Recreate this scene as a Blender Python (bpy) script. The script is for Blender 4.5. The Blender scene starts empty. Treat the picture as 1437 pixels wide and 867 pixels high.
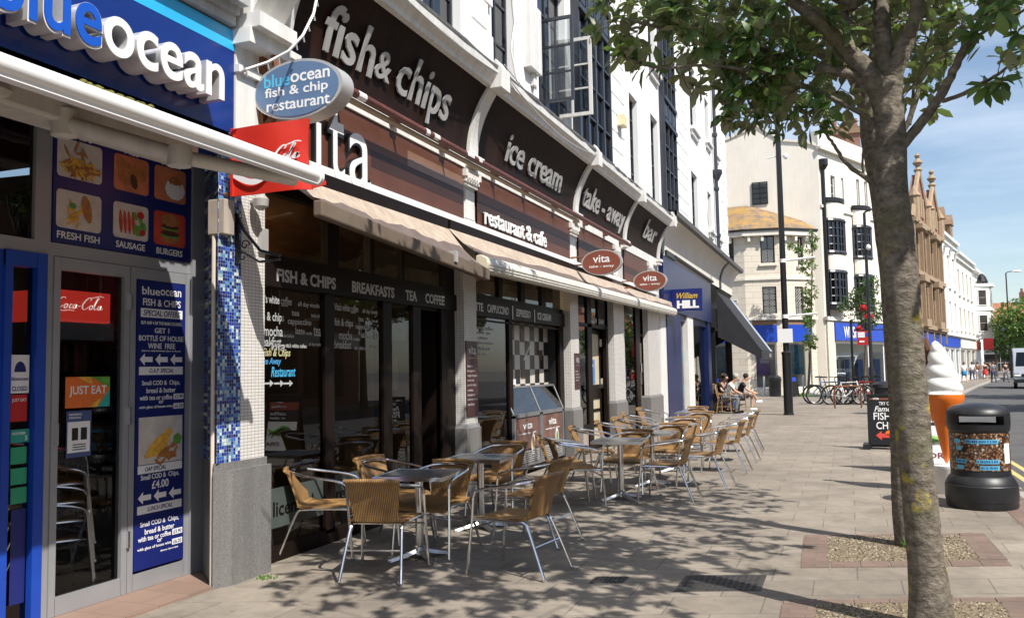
import bpy, math, random
from math import sin, cos, tan, pi, radians, sqrt, atan2
from mathutils import Vector, Matrix, noise
R = random.Random(7)
SC = bpy.context.scene
COL = SC.collection

# ------------------------------------------------------------------ camera
IW, IH, FPX = 1437.0, 867.0, 1210.0
CAM = Vector((4.5, 0.0, 1.6))
YAW, PIT, ROL = radians(21.182), radians(4.052), radians(1.0)
FW = Vector((-sin(YAW) * cos(PIT), cos(YAW) * cos(PIT), sin(PIT)))
R0 = Vector((cos(YAW), sin(YAW), 0))
U0 = R0.cross(FW)
RT = R0 * cos(ROL) - U0 * sin(ROL)
UP = R0 * sin(ROL) + U0 * cos(ROL)
cam = bpy.data.objects.new("camera", bpy.data.cameras.new("camera"))
COL.objects.link(cam)
cam.data.sensor_width = 36.0
cam.data.lens = 36.0 * FPX / IW
cam.data.clip_start = 0.05
cam.data.clip_end = 3000
mw = Matrix.Identity(4)
for i in range(3):
    mw[i][0], mw[i][1], mw[i][2], mw[i][3] = RT[i], UP[i], -FW[i], CAM[i]
cam.matrix_world = mw
SC.camera = cam

# ------------------------------------------------------------------ light
SUN_EL = radians(52)
SUNV = Vector((0.85 * cos(SUN_EL), -0.527 * cos(SUN_EL), sin(SUN_EL)))   # towards the sun
w = bpy.data.worlds.new("World")
SC.world = w
w.use_nodes = True
nt = w.node_tree
for n in list(nt.nodes):
    nt.nodes.remove(n)
wo = nt.nodes.new("ShaderNodeOutputWorld")
bg = nt.nodes.new("ShaderNodeBackground")
sky = nt.nodes.new("ShaderNodeTexSky")
sky.sky_type = 'NISHITA'
sky.sun_disc = False
sky.sun_elevation = SUN_EL
sky.sun_rotation = atan2(SUNV.x, SUNV.y)
sky.air_density = 1.0
sky.dust_density = 0.8
sky.ozone_density = 1.0
tc = nt.nodes.new("ShaderNodeTexCoord")
mp = nt.nodes.new("ShaderNodeMapping")
mp.inputs['Scale'].default_value = (1.2, 1.2, 7.0)
nz = nt.nodes.new("ShaderNodeTexNoise")
nz.inputs['Scale'].default_value = 1.6
nz.inputs['Detail'].default_value = 6
nz.inputs['Roughness'].default_value = 0.55
rp = nt.nodes.new("ShaderNodeValToRGB")
rp.color_ramp.elements[0].position = 0.46
rp.color_ramp.elements[0].color = (0.06, 0.06, 0.06, 1)
rp.color_ramp.elements[1].position = 0.72
rp.color_ramp.elements[1].color = (1, 1, 1, 1)
mul = nt.nodes.new("ShaderNodeMath"); mul.operation = 'MULTIPLY'; mul.inputs[1].default_value = 0.5
mx = nt.nodes.new("ShaderNodeMixRGB")
mx.inputs[2].default_value = (7.2, 7.8, 8.6, 1)
L = nt.links.new
L(tc.outputs['Generated'], mp.inputs[0]); L(mp.outputs[0], nz.inputs[0]); L(nz.outputs[0], rp.inputs[0])
L(rp.outputs[0], mul.inputs[0]); L(mul.outputs[0], mx.inputs[0]); L(sky.outputs[0], mx.inputs[1])
L(mx.outputs[0], bg.inputs[0]); L(bg.outputs[0], wo.inputs[0])
bg.inputs[1].default_value = 0.10
sl = bpy.data.lights.new("sun", 'SUN')
sl.energy = 4.4
sl.angle = radians(0.5)
sl.color = (1.0, 0.95, 0.87)
so = bpy.data.objects.new("sun", sl)
COL.objects.link(so)
so.rotation_euler = (-SUNV).to_track_quat('-Z', 'Y').to_euler()
so.location = (10, -5, 20)
SC.view_settings.view_transform = 'Standard'
SC.view_settings.look = 'None'
SC.view_settings.gamma = 1
SC.view_settings.exposure = 0.65
SC.view_settings.use_curve_mapping = False
SC.cycles.max_bounces = 8
SC.cycles.transparent_max_bounces = 12
SC.cycles.caustics_reflective = False
SC.cycles.caustics_refractive = False
SC.cycles.use_denoising = True

# ------------------------------------------------------------------ measuring helpers
def _ray(x, y):
    a, b = x - IW / 2, IH / 2 - y
    return RT * a + UP * b + FW * FPX
def fx(x, y, v=0.0):
    d = _ray(x, y); return CAM + d * ((v - CAM.x) / d.x)
def fy(x, y, v):
    d = _ray(x, y); return CAM + d * ((v - CAM.y) / d.y)
def gz(x, y, v=0.0):
    d = _ray(x, y); return CAM + d * ((v - CAM.z) / d.z)
def onwall(x, y, P, ang):
    """distance along, height: vertical wall through P running at ang from +Y towards +X"""
    d = _ray(x, y); u = Vector((sin(ang), cos(ang), 0)); n = Vector((cos(ang), -sin(ang), 0))
    t = (Vector(P) - CAM).dot(n) / d.dot(n)
    q = CAM + d * t
    return (q - Vector(P)).dot(u), q.z

# ------------------------------------------------------------------ mesh builder
X3, Y3, Z3 = Vector((1, 0, 0)), Vector((0, 1, 0)), Vector((0, 0, 1))
_tc = {}
def glyphs(s, shear=0.0, bold=0.0, res=3):
    k = (s, shear, bold, res)
    if k not in _tc:
        cu = bpy.data.curves.new("t", 'FONT'); cu.body = s; cu.shear = shear; cu.offset = bold; cu.resolution_u = res
        o = bpy.data.objects.new("t", cu); COL.objects.link(o)
        dg = bpy.context.evaluated_depsgraph_get()
        me = o.evaluated_get(dg).to_mesh()
        vs = [(v.co.x, v.co.y) for v in me.vertices]
        fs = [tuple(p.vertices) for p in me.polygons]
        o.evaluated_get(dg).to_mesh_clear()
        bpy.data.objects.remove(o); bpy.data.curves.remove(cu)
        _tc[k] = (vs, fs)
    return _tc[k]

class M:
    def __init__(s):
        s.v = []; s.f = []
    def add(s, vs, fs):
        n = len(s.v)
        s.v += [tuple(v) for v in vs]
        s.f += [tuple(i + n for i in f) for f in fs]
        return s
    def fbox(s, o, ux, uy, uz, a, b, c):
        o = Vector(o)
        P = [o + ux * i + uy * j + uz * k for k in c for j in b for i in a]
        return s.add(P, [(0, 2, 3, 1), (4, 5, 7, 6), (0, 1, 5, 4), (2, 6, 7, 3), (0, 4, 6, 2), (1, 3, 7, 5)])
    def box(s, x0, x1, y0, y1, z0, z1):
        return s.fbox((0, 0, 0), X3, Y3, Z3, (x0, x1), (y0, y1), (z0, z1))
    def quad(s, a, b, c, d):
        return s.add([a, b, c, d], [(0, 1, 2, 3)])
    def prism(s, pts, vec):
        n = len(pts); vec = Vector(vec)
        P = [Vector(p) for p in pts]
        return s.add(P + [p + vec for p in P], [tuple(range(n - 1, -1, -1)), tuple(range(n, 2 * n))] +
                     [(i, (i + 1) % n, n + (i + 1) % n, n + i) for i in range(n)])
    def strip(s, prof, a, b):
        """open profile [(x,z)...] swept along Y a..b"""
        n = len(prof)
        P = [(x, a, z) for x, z in prof] + [(x, b, z) for x, z in prof]
        return s.add(P, [(i, i + 1, n + i + 1, n + i) for i in range(n - 1)])
    def tube(s, pts, r, n=8, closed=False, caps=True):
        P = [Vector(p) for p in pts]; k = len(P)
        rr = r if isinstance(r, (list, tuple)) else [r] * k
        vs = []; fs = []; ref = None
        for i, p in enumerate(P):
            a = P[(i - 1) % k] if (i > 0 or closed) else p
            b = P[(i + 1) % k] if (i < k - 1 or closed) else p
            t = (b - a).normalized() if (b - a).length > 1e-9 else Z3
            if ref is None:
                ref = t.orthogonal().normalized()
            ref = (ref - t * ref.dot(t))
            ref = ref.normalized() if ref.length > 1e-6 else t.orthogonal().normalized()
            bn = t.cross(ref)
            for j in range(n):
                an = 2 * pi * j / n
                vs.append(p + (ref * cos(an) + bn * sin(an)) * rr[i])
        for i in range(k if closed else k - 1):
            i2 = (i + 1) % k
            for j in range(n):
                j2 = (j + 1) % n
                fs.append((i * n + j, i * n + j2, i2 * n + j2, i2 * n + j))
        if caps and not closed:
            fs.append(tuple(range(n - 1, -1, -1))); fs.append(tuple((k - 1) * n + j for j in range(n)))
        return s.add(vs, fs)
    def lathe(s, prof, c=(0, 0, 0), n=28, wob=None):
        c = Vector(c); vs = []; fs = []; k = len(prof)
        for i, (r, z) in enumerate(prof):
            for j in range(n):
                an = 2 * pi * j / n
                q = r if wob is None else r * wob(an, z)
                vs.append(c + Vector((q * cos(an), q * sin(an), z)))
        for i in range(k - 1):
            for j in range(n):
                j2 = (j + 1) % n
                fs.append((i * n + j, i * n + j2, (i + 1) * n + j2, (i + 1) * n + j))
        fs.append(tuple(range(n - 1, -1, -1))); fs.append(tuple((k - 1) * n + j for j in range(n)))
        return s.add(vs, fs)
    def ell(s, c, rx, ry, rz, n=12, m=8):
        c = Vector(c)
        vs = [c + Vector((0, 0, -rz))]; fs = []
        for i in range(1, m):
            a = -pi / 2 + pi * i / m
            for j in range(n):
                b = 2 * pi * j / n
                vs.append(c + Vector((rx * cos(a) * cos(b), ry * cos(a) * sin(b), rz * sin(a))))
        vs.append(c + Vector((0, 0, rz)))
        for j in range(n):
            fs.append((0, 1 + (j + 1) % n, 1 + j))
            fs.append((len(vs) - 1, 1 + (m - 2) * n + j, 1 + (m - 2) * n + (j + 1) % n))
        for i in range(m - 2):
            for j in range(n):
                a = 1 + i * n; j2 = (j + 1) % n
                fs.append((a + j, a + j2, a + n + j2, a + n + j))
        return s.add(vs, fs)
    def poly(s, o, ux, uy, pts, t):
        """flat outline in the frame (o,ux,uy), thickness t along the normal"""
        o = Vector(o); nn = ux.cross(uy)
        return s.prism([o + ux * a + uy * b for a, b in pts], nn * t)
    def disc(s, o, ux, uy, rx, ry, t, n=28):
        return s.poly(o, ux, uy, [(rx * cos(2 * pi * i / n), ry * sin(2 * pi * i / n)) for i in range(n)], t)
    def text(s, st, o, ux, uy, w=None, h=None, ex=0.006, shear=0.0, cap=None, align='l', warp=None, bold=0.012, res=3):
        """lettering fitted to a box: o = left bottom of its bounding box, w width, h height;
        cap = height of a capital instead of h (keeps natural aspect unless w is given)"""
        vs, fs = glyphs(st, shear, bold, res)
        if not vs: return s
        x0 = min(v[0] for v in vs); x1 = max(v[0] for v in vs)
        y0 = min(v[1] for v in vs); y1 = max(v[1] for v in vs)
        if cap:
            sy = cap / 0.73; yb = 0.0
        elif h:
            sy = h / (y1 - y0); yb = y0
        else:
            sy = w / (x1 - x0); yb = y0
        sx = w / (x1 - x0) if w else sy
        tw = sx * (x1 - x0)
        off = {'l': 0, 'c': -tw / 2, 'r': -tw}[align]
        o = Vector(o); nn = ux.cross(uy)
        P2 = [((v[0] - x0) * sx + off, (v[1] - yb) * sy) for v in vs]
        if warp:
            F = [warp(a, b, ex) for a, b in P2]; B = [warp(a, b, 0) for a, b in P2]
        else:
            F = [o + ux * a + uy * b + nn * ex for a, b in P2]; B = [o + ux * a + uy * b for a, b in P2]
        n = len(F)
        ed = {}
        for f in fs:
            for i in range(len(f)):
                a, b = f[i], f[(i + 1) % len(f)]
                if (b, a) in ed: ed.pop((b, a))
                else: ed[(a, b)] = 1
        s.add(F + B, list(fs) + [(a, n + a, n + b, b) for a, b in ed])
        return s

_org = {}
def org(p):
    return _org.get(p.name, Vector((0, 0, 0))) if p else Vector((0, 0, 0))

import numpy as np
NOSPLIT = {'crown', 'flower_buds', 'moss', 'flower_basket', 'trunk', 'body'}
_late = []
def pieces_of(m):
    """clusters of loose islands that lie apart from each other -> list of meshes"""
    nv = len(m.v); par = list(range(nv))
    def find(a):
        while par[a] != a:
            par[a] = par[par[a]]; a = par[a]
        return a
    for f in m.f:
        r = find(f[0])
        for i in f[1:]: par[find(i)] = r
    roots = [find(i) for i in range(nv)]; ids = {}
    isl = np.array([ids.setdefault(r, len(ids)) for r in roots]); k = len(ids)
    if k < 2 or k > 900: return [m]
    P = np.array([tuple(v) for v in m.v]); lo = np.full((k, 3), 1e9); hi = np.full((k, 3), -1e9)
    np.minimum.at(lo, isl, P); np.maximum.at(hi, isl, P); size = (hi - lo).max(1)
    gap = np.maximum(0, np.maximum(lo[:, None] - hi[None], lo[None] - hi[:, None]))
    near = np.sqrt((gap ** 2).sum(2)) <= np.maximum(.0199, .495 * np.maximum(size[:, None], size[None]))
    g = list(range(k))
    def fg(a):
        while g[a] != a: a = g[a]
        return a
    for a, b in zip(*np.nonzero(np.triu(near, 1))): g[fg(b)] = fg(a)
    cl = {}; 
    for i in range(k): cl.setdefault(fg(i), len(cl))
    if len(cl) < 2 or len(cl) > 60: return [m]
    out = [M() for _ in cl]; mp = {}
    which = [cl[fg(isl[i])] for i in range(nv)]
    for i in range(nv): o = out[which[i]]; mp[i] = len(o.v); o.v.append(m.v[i])
    for f in m.f: out[which[f[0]]].f.append(tuple(mp[i] for i in f))
    return [o for o in out if o.f]
def build(name, m, mat, parent=None, smooth=False, local=False, bevel=0.0, kind=None, label=None, cat=None, group=None, ang=40, split=True):
    if split and parent is not None and kind is None and name not in NOSPLIT and m.f:
        ps = pieces_of(m)
        if len(ps) > 1:
            obs = [build(name, p, mat, parent, smooth, local, bevel, kind, label, cat, group, ang, False) for p in ps]
            _late.append(obs)
            return obs[0]
    me = bpy.data.meshes.new(name)
    vs = [Vector(v) for v in m.v]
    if parent is None:
        if kind is None and vs:
            xs = [v.x for v in vs]; ys = [v.y for v in vs]; zs = [v.z for v in vs]
            o0 = Vector(((min(xs) + max(xs)) / 2, (min(ys) + max(ys)) / 2, min(zs)))
        else:
            o0 = Vector((0, 0, 0))
    else:
        o0 = Vector((0, 0, 0)) if local else org(parent)
    me.from_pydata([tuple(v - o0) for v in vs], [], m.f)
    me.update()
    me.materials.append(mat)
    if smooth:
        for p in me.polygons: p.use_smooth = True
        me.set_sharp_from_angle(angle=radians(ang))
    o = bpy.data.objects.new(name, me)
    COL.objects.link(o)
    if parent:
        o.parent = parent
        _org[o.name] = Vector((0, 0, 0)) if local else o0
    else:
        o.location = o0; _org[o.name] = o0
    if bevel:
        b = o.modifiers.new("bevel", 'BEVEL'); b.width = bevel; b.segments = 2; b.limit_method = 'ANGLE'
    tag(o, label, cat, group, kind)
    return o
def tag(o, label=None, cat=None, group=None, kind=None):
    if label: o['label'] = label
    if cat: o['category'] = cat
    if group: o['group'] = group
    if kind: o['kind'] = kind
    return o
def thing(name, label, cat, loc=(0, 0, 0), rz=0.0, group=None):
    o = bpy.data.objects.new(name, None)
    COL.objects.link(o)
    o.empty_display_size = 0.2
    o.location = loc; o.rotation_euler = (0, 0, rz)
    _org[o.name] = Vector(loc)
    return tag(o, label, cat, group)
def dup(root, loc, rz, label, group=None):
    r = root.copy(); COL.objects.link(r); r.location = loc; r.rotation_euler = (0, 0, rz)
    r['label'] = label
    if group: r['group'] = group
    for ch in list(root.children):
        c = ch.copy(); COL.objects.link(c); c.parent = r
        for g in list(ch.children):
            d = g.copy(); COL.objects.link(d); d.parent = c
    return r

# ------------------------------------------------------------------ materials
def _new(name):
    m = bpy.data.materials.new(name); m.use_nodes = True
    t = m.node_tree
    b = t.nodes['Principled BSDF']
    return m, t, b
def N(t, k, **kw):
    n = t.nodes.new(k)
    for a, v in kw.items():
        if a in n.inputs: n.inputs[a].default_value = v
        else: setattr(n, a, v)
    return n
def ramp(t, pts, const=False):
    r = t.nodes.new("ShaderNodeValToRGB")
    if const: r.color_ramp.interpolation = 'CONSTANT'
    e = r.color_ramp.elements
    while len(e) > 1: e.remove(e[-1])
    e[0].position = pts[0][0]; e[0].color = (*pts[0][1], 1)
    for p, c in pts[1:]:
        q = e.new(p); q.color = (*c, 1)
    return r
def mat(name, col, rough=0.6, metal=0.0, var=0.12, scale=3.0, bump=0.0, bscale=60.0, spec=0.5, streak=0.0, coat=0.0):
    m, t, b = _new(name)
    k = t.links.new
    tc = N(t, "ShaderNodeTexCoord")
    nz = N(t, "ShaderNodeTexNoise", Scale=scale, Detail=8.0, Roughness=0.6)
    k(tc.outputs['Object'], nz.inputs['Vector'])
    lo = tuple(max(0, c * (1 - var)) for c in col); hi = tuple(min(1, c * (1 + var)) for c in col)
    r = ramp(t, [(0.3, lo), (0.7, hi)])
    k(nz.outputs['Fac'], r.inputs[0])
    out = r.outputs[0]
    if streak:
        mp = N(t, "ShaderNodeMapping"); mp.inputs['Scale'].default_value = (7, 7, 0.5)
        n2 = N(t, "ShaderNodeTexNoise", Scale=1.5, Detail=6.0, Roughness=0.65)
        k(tc.outputs['Object'], mp.inputs[0]); k(mp.outputs[0], n2.inputs['Vector'])
        r2 = ramp(t, [(0.42, (1 - streak,) * 3), (0.62, (1, 1, 1))])
        k(n2.outputs['Fac'], r2.inputs[0])
        mm = N(t, "ShaderNodeMixRGB", blend_type='MULTIPLY'); mm.inputs[0].default_value = 1
        k(out, mm.inputs[1]); k(r2.outputs[0], mm.inputs[2]); out = mm.outputs[0]
    k(out, b.inputs['Base Color'])
    b.inputs['Roughness'].default_value = rough
    b.inputs['Metallic'].default_value = metal
    b.inputs['Specular IOR Level'].default_value = spec
    b.inputs['Coat Weight'].default_value = coat
    if bump:
        n3 = N(t, "ShaderNodeTexNoise", Scale=bscale, Detail=5.0)
        k(tc.outputs['Object'], n3.inputs['Vector'])
        bp = N(t, "ShaderNodeBump", Strength=bump, Distance=0.01)
        k(n3.outputs['Fac'], bp.inputs['Height']); k(bp.outputs[0], b.inputs['Normal'])
    return m
def wallvec(t):
    """(x+y, z) so that it lies right on walls along X and along Y"""
    k = t.links.new
    tc = N(t, "ShaderNodeTexCoord"); sp = N(t, "ShaderNodeSeparateXYZ"); ad = N(t, "ShaderNodeMath", operation='ADD')
    cb = N(t, "ShaderNodeCombineXYZ")
    k(tc.outputs['Object'], sp.inputs[0]); k(sp.outputs[0], ad.inputs[0]); k(sp.outputs[1], ad.inputs[1])
    k(ad.outputs[0], cb.inputs[0]); k(sp.outputs[2], cb.inputs[1])
    return tc, cb
def tilemat(name, c1, c2, mortar, bw, rh, ms, rough=0.35, offset=0.5, bump=0.3, wall=True, var=0.1):
    m, t, b = _new(name); k = t.links.new
    if wall:
        tc, cb = wallvec(t); vec = cb.outputs[0]
    else:
        tc = N(t, "ShaderNodeTexCoord"); vec = tc.outputs['Object']
    br = N(t, "ShaderNodeTexBrick", offset=offset)
    br.inputs['Color1'].default_value = (*c1, 1); br.inputs['Color2'].default_value = (*c2, 1); br.inputs['Mortar'].default_value = (*mortar, 1)
    br.inputs['Scale'].default_value = 1; br.inputs['Brick Width'].default_value = bw; br.inputs['Row Height'].default_value = rh
    br.inputs['Mortar Size'].default_value = ms; br.inputs['Mortar Smooth'].default_value = 0.3
    k(vec, br.inputs['Vector'])
    nz = N(t, "ShaderNodeTexNoise", Scale=2.5, Detail=7.0); k(tc.outputs['Object'], nz.inputs['Vector'])
    r = ramp(t, [(0.3, (1 - var,) * 3), (0.7, (1, 1, 1))]); k(nz.outputs['Fac'], r.inputs[0])
    mm = N(t, "ShaderNodeMixRGB", blend_type='MULTIPLY'); mm.inputs[0].default_value = 1
    k(br.outputs[0], mm.inputs[1]); k(r.outputs[0], mm.inputs[2]); k(mm.outputs[0], b.inputs['Base Color'])
    b.inputs['Roughness'].default_value = rough
    bp = N(t, "ShaderNodeBump", Strength=bump, Distance=0.004, invert=True)
    k(br.outputs['Fac'], bp.inputs['Height']); k(bp.outputs[0], b.inputs['Normal'])
    return m
def glassmat(name, tint=(0.75, 0.78, 0.76), ior=1.5, rough=0.0, dark=None):
    m, t, b = _new(name); k = t.links.new
    t.nodes.remove(b)
    out = t.nodes['Material Output']
    tr = N(t, "ShaderNodeBsdfTransparent"); tr.inputs[0].default_value = (*tint, 1)
    gl = N(t, "ShaderNodeBsdfGlossy", Roughness=rough); gl.inputs[0].default_value = (0.95, 0.97, 1, 1)
    fr = N(t, "ShaderNodeFresnel", IOR=ior)
    ms = N(t, "ShaderNodeMixShader")
    k(fr.outputs[0], ms.inputs[0]); k(tr.outputs[0], ms.inputs[1]); k(gl.outputs[0], ms.inputs[2])
    k(ms.outputs[0], out.inputs[0])
    return m

def pavingmat(name, c1, c2, mortar, bw, rh, ms, shear=0.36, rot=False, stain=0.25):
    m, t, b = _new(name); k = t.links.new
    tc = N(t, "ShaderNodeTexCoord"); sp = N(t, "ShaderNodeSeparateXYZ"); cb = N(t, "ShaderNodeCombineXYZ")
    k(tc.outputs['Object'], sp.inputs[0])
    ml = N(t, "ShaderNodeMath", operation='MULTIPLY_ADD'); ml.inputs[1].default_value = -shear
    k(sp.outputs[0], ml.inputs[0]); k(sp.outputs[1], ml.inputs[2])
    k(sp.outputs[0], cb.inputs[0]); k(ml.outputs[0], cb.inputs[1])
    br = N(t, "ShaderNodeTexBrick", offset=0.5)
    br.inputs['Color1'].default_value = (*c1, 1); br.inputs['Color2'].default_value = (*c2, 1); br.inputs['Mortar'].default_value = (*mortar, 1)
    br.inputs['Scale'].default_value = 1; br.inputs['Brick Width'].default_value = bw; br.inputs['Row Height'].default_value = rh
    br.inputs['Mortar Size'].default_value = ms; br.inputs['Mortar Smooth'].default_value = 0.2; br.inputs['Bias'].default_value = 0.0
    k(cb.outputs[0], br.inputs['Vector'])
    out = br.outputs[0]
    for sc, lo, a, bb in ((0.55, 1 - stain, 0.38, 0.62), (2.6, 0.84, 0.4, 0.55), (9.0, 0.86, 0.35, 0.65), (160.0, 0.72, 0.3, 0.6)):
        nz = N(t, "ShaderNodeTexNoise", Scale=sc, Detail=6.0, Roughness=0.6); k(tc.outputs['Object'], nz.inputs['Vector'])
        r = ramp(t, [(a, (lo,) * 3), (bb, (1, 1, 1))]); k(nz.outputs['Fac'], r.inputs[0])
        mm = N(t, "ShaderNodeMixRGB", blend_type='MULTIPLY'); mm.inputs[0].default_value = 1
        k(out, mm.inputs[1]); k(r.outputs[0], mm.inputs[2]); out = mm.outputs[0]
    n9 = N(t, "ShaderNodeTexNoise", Scale=1.7, Detail=9.0, Roughness=0.72); k(tc.outputs['Object'], n9.inputs['Vector'])
    r9 = ramp(t, [(0.56, (1, 1, 1)), (0.68, (0.74, 0.73, 0.72))]); k(n9.outputs['Fac'], r9.inputs[0])
    m9 = N(t, "ShaderNodeMixRGB", blend_type='MULTIPLY'); m9.inputs[0].default_value = 1
    k(out, m9.inputs[1]); k(r9.outputs[0], m9.inputs[2]); out = m9.outputs[0]
    # chewing-gum spots and small dark stains
    vo = N(t, "ShaderNodeTexVoronoi", Scale=4.0); k(tc.outputs['Object'], vo.inputs['Vector'])
    r = ramp(t, [(0.05, (0.62,) * 3), (0.075, (1, 1, 1))]); k(vo.outputs['Distance'], r.inputs[0])
    mm = N(t, "ShaderNodeMixRGB", blend_type='MULTIPLY'); mm.inputs[0].default_value = 1
    k(out, mm.inputs[1]); k(r.outputs[0], mm.inputs[2])
    k(mm.outputs[0], b.inputs['Base Color'])
    b.inputs['Roughness'].default_value = 0.85
    n3 = N(t, "ShaderNodeTexNoise", Scale=120.0, Detail=4.0); k(tc.outputs['Object'], n3.inputs['Vector'])
    ad = N(t, "ShaderNodeMath", operation='MULTIPLY_ADD'); ad.inputs[1].default_value = -1.5
    k(br.outputs['Fac'], ad.inputs[0]); k(n3.outputs['Fac'], ad.inputs[2])
    bp = N(t, "ShaderNodeBump", Strength=0.35, Distance=0.006); k(ad.outputs[0], bp.inputs['Height']); k(bp.outputs[0], b.inputs['Normal'])
    return m

WHITE = mat("white_render", (0.86, 0.86, 0.85), 0.7, var=0.03, scale=1.2, bump=0.1, bscale=30, streak=0.05)
TRIM = mat("white_paint", (0.78, 0.77, 0.74), 0.5, var=0.06, scale=4, streak=0.14, bump=0.05)
CREAM = mat("cream_render", (0.82, 0.76, 0.66), 0.8, var=0.05, scale=1.0, bump=0.1, bscale=25, streak=0.05)
CREAM2 = mat("pale_cream_render", (0.76, 0.72, 0.64), 0.8, var=0.05, scale=1.0, bump=0.1, bscale=25, streak=0.08)
BROWN = mat("brown_fascia", (0.024, 0.011, 0.007), 0.5, var=0.35, scale=2.2, streak=0.3, spec=0.10)
BROWN2 = mat("brown_board", (0.11, 0.043, 0.027), 0.4, var=0.15, scale=2, spec=0.3)
BROWN3 = mat("tan_board_reflection", (0.21, 0.115, 0.07), 0.3, var=0.12, scale=2)  # lighter reflection band painted on the glossy boards
BROWN4 = mat("dark_board_and_reflection", (0.045, 0.02, 0.015), 0.4, var=0.12, scale=2, spec=0.3)  # bulkhead colour, also the dark reflection bands painted on the boards
MAROON = mat("maroon_board", (0.055, 0.016, 0.018), 0.4, var=0.15)
FRAME = mat("dark_brown_frame", (0.012, 0.0075, 0.006), 0.45, var=0.2, scale=5, spec=0.12)
DKMETAL = mat("slate_blue_metal", (0.034, 0.039, 0.05), 0.4, var=0.2, scale=4)
BLACK = mat("black_paint", (0.012, 0.012, 0.013), 0.35, var=0.2)
BLACKP = mat("black_plastic", (0.016, 0.017, 0.02), 0.42, var=0.35, scale=5, bump=0.12, bscale=140)
GREYF = mat("grey_aluminium_frame", (0.36, 0.37, 0.39), 0.38, metal=0.35, var=0.06)
BLUEF = mat("blue_gloss_frame", (0.010, 0.06, 0.40), 0.35, var=0.12)
NAVY = mat("navy_fascia", (0.007, 0.03, 0.19), 0.22, var=0.2, scale=2)
NAVYB = mat("navy_board", (0.010, 0.018, 0.14), 0.35, var=0.1)
CYAN = mat("cyan_band", (0.03, 0.42, 0.78), 0.3, var=0.05)
LETW = mat("letter_white", (0.82, 0.82, 0.82), 0.4, var=0.03)
LETG = mat("letter_silver", (0.5, 0.49, 0.48), 0.35, metal=0.3, var=0.08)
LETB = mat("letter_blue", (0.01, 0.09, 0.5), 0.3, var=0.05)
LETC = mat("letter_cyan", (0.1, 0.5, 0.75), 0.4, var=0.05)
LETRET = mat("letter_return_metal", (0.8, 0.8, 0.8), 0.38, metal=0.6, var=0.12, scale=6)
CHALK = mat("chalk_white", (0.40, 0.41, 0.41), 0.8, var=0.2, scale=30)
ETCH = mat("window_vinyl_grey", (0.26, 0.28, 0.28), 0.8, var=0.15, scale=20)
COKE = mat("red_sheet", (0.62, 0.035, 0.02), 0.35, var=0.1)
RED = mat("red_gloss", (0.5, 0.02, 0.02), 0.35, var=0.1)
ORANGE = mat("orange_gloss", (0.85, 0.19, 0.02), 0.3, var=0.06)
YEL = mat("yellow_food", (0.75, 0.42, 0.06), 0.5, var=0.3, scale=25)
TANF = mat("brown_food", (0.42, 0.17, 0.05), 0.5, var=0.3, scale=25)
GRN = mat("green_food", (0.12, 0.33, 0.05), 0.5, var=0.3, scale=25)
REDF = mat("red_food", (0.5, 0.07, 0.03), 0.5, var=0.3, scale=25)
PIC = mat("pale_picture_ground", (0.62, 0.58, 0.54), 0.45, var=0.15, scale=8)
PICO = mat("orange_picture_ground", (0.6, 0.2, 0.09), 0.45, var=0.2, scale=8)
PICR = mat("red_picture_ground", (0.55, 0.07, 0.04), 0.45, var=0.2, scale=8)
SIGNBLUE = mat("faded_blue_sign", (0.115, 0.19, 0.32), 0.4, var=0.1)
SIGNBRN = mat("red_brown_sign", (0.23, 0.07, 0.045), 0.35, var=0.08)
STEEL = mat("polished_aluminium", (0.78, 0.78, 0.79), 0.2, metal=1.0, var=0.08, scale=10)
STEELT = mat("brushed_table_metal", (0.55, 0.56, 0.57), 0.3, metal=0.9, var=0.22, scale=9)
GRAN = mat("grey_granite", (0.19, 0.185, 0.18), 0.35, var=0.35, scale=90, streak=0.15)
RUST = mat("rusty_iron", (0.19, 0.075, 0.03), 0.85, var=0.5, scale=25, bump=0.4)
LEAD = mat("lead_flashing", (0.13, 0.125, 0.125), 0.6, var=0.3, scale=8, bump=0.3, bscale=12)
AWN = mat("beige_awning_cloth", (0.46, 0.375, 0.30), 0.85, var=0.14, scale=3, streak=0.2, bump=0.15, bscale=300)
AWNSH = mat("shaded_awning_cloth", (0.13, 0.10, 0.09), 0.85, var=0.18, scale=6, bump=0.15, bscale=300)  # awning cloth darkened in colour where tree and sign shadows lie
AWNBO = mat("taupe_awning_cloth", (0.20, 0.155, 0.125), 0.85, var=0.12, scale=6)
AWNBK = mat("black_awning_cloth", (0.02, 0.021, 0.026), 0.7, var=0.25)
AWBAR = mat("cream_awning_bar", (0.68, 0.66, 0.60), 0.4, var=0.08, streak=0.12)
PIPE = mat("red_brown_rail", (0.12, 0.035, 0.025), 0.4, var=0.3, scale=10)
WICK0 = (0.46, 0.26, 0.085)
SKIN = mat("skin", (0.55, 0.32, 0.22), 0.55, var=0.05)
GLASS = glassmat("shop_glass", (0.62, 0.63, 0.62), 1.55)
GLASSC = glassmat("casement_glass", (0.6, 0.64, 0.64), 3.2)
GLASSD = glassmat("door_glass", (0.86, 0.87, 0.86), 1.42)
GLASSU = glassmat("upper_window_glass", (0.55, 0.6, 0.6), 1.9)
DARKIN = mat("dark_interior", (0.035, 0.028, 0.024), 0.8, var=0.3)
WOODC = mat("warm_wood_ceiling", (0.30, 0.14, 0.055), 0.5, var=0.25, scale=4)
CURT = mat("pale_curtain", (0.55, 0.58, 0.52), 0.9, var=0.15, scale=5)
TERR = tilemat("terracotta_step_tiles", (0.29, 0.195, 0.15), (0.25, 0.165, 0.125), (0.2, 0.15, 0.12), 0.3, 0.3, 0.006, 0.6, wall=False)
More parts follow.
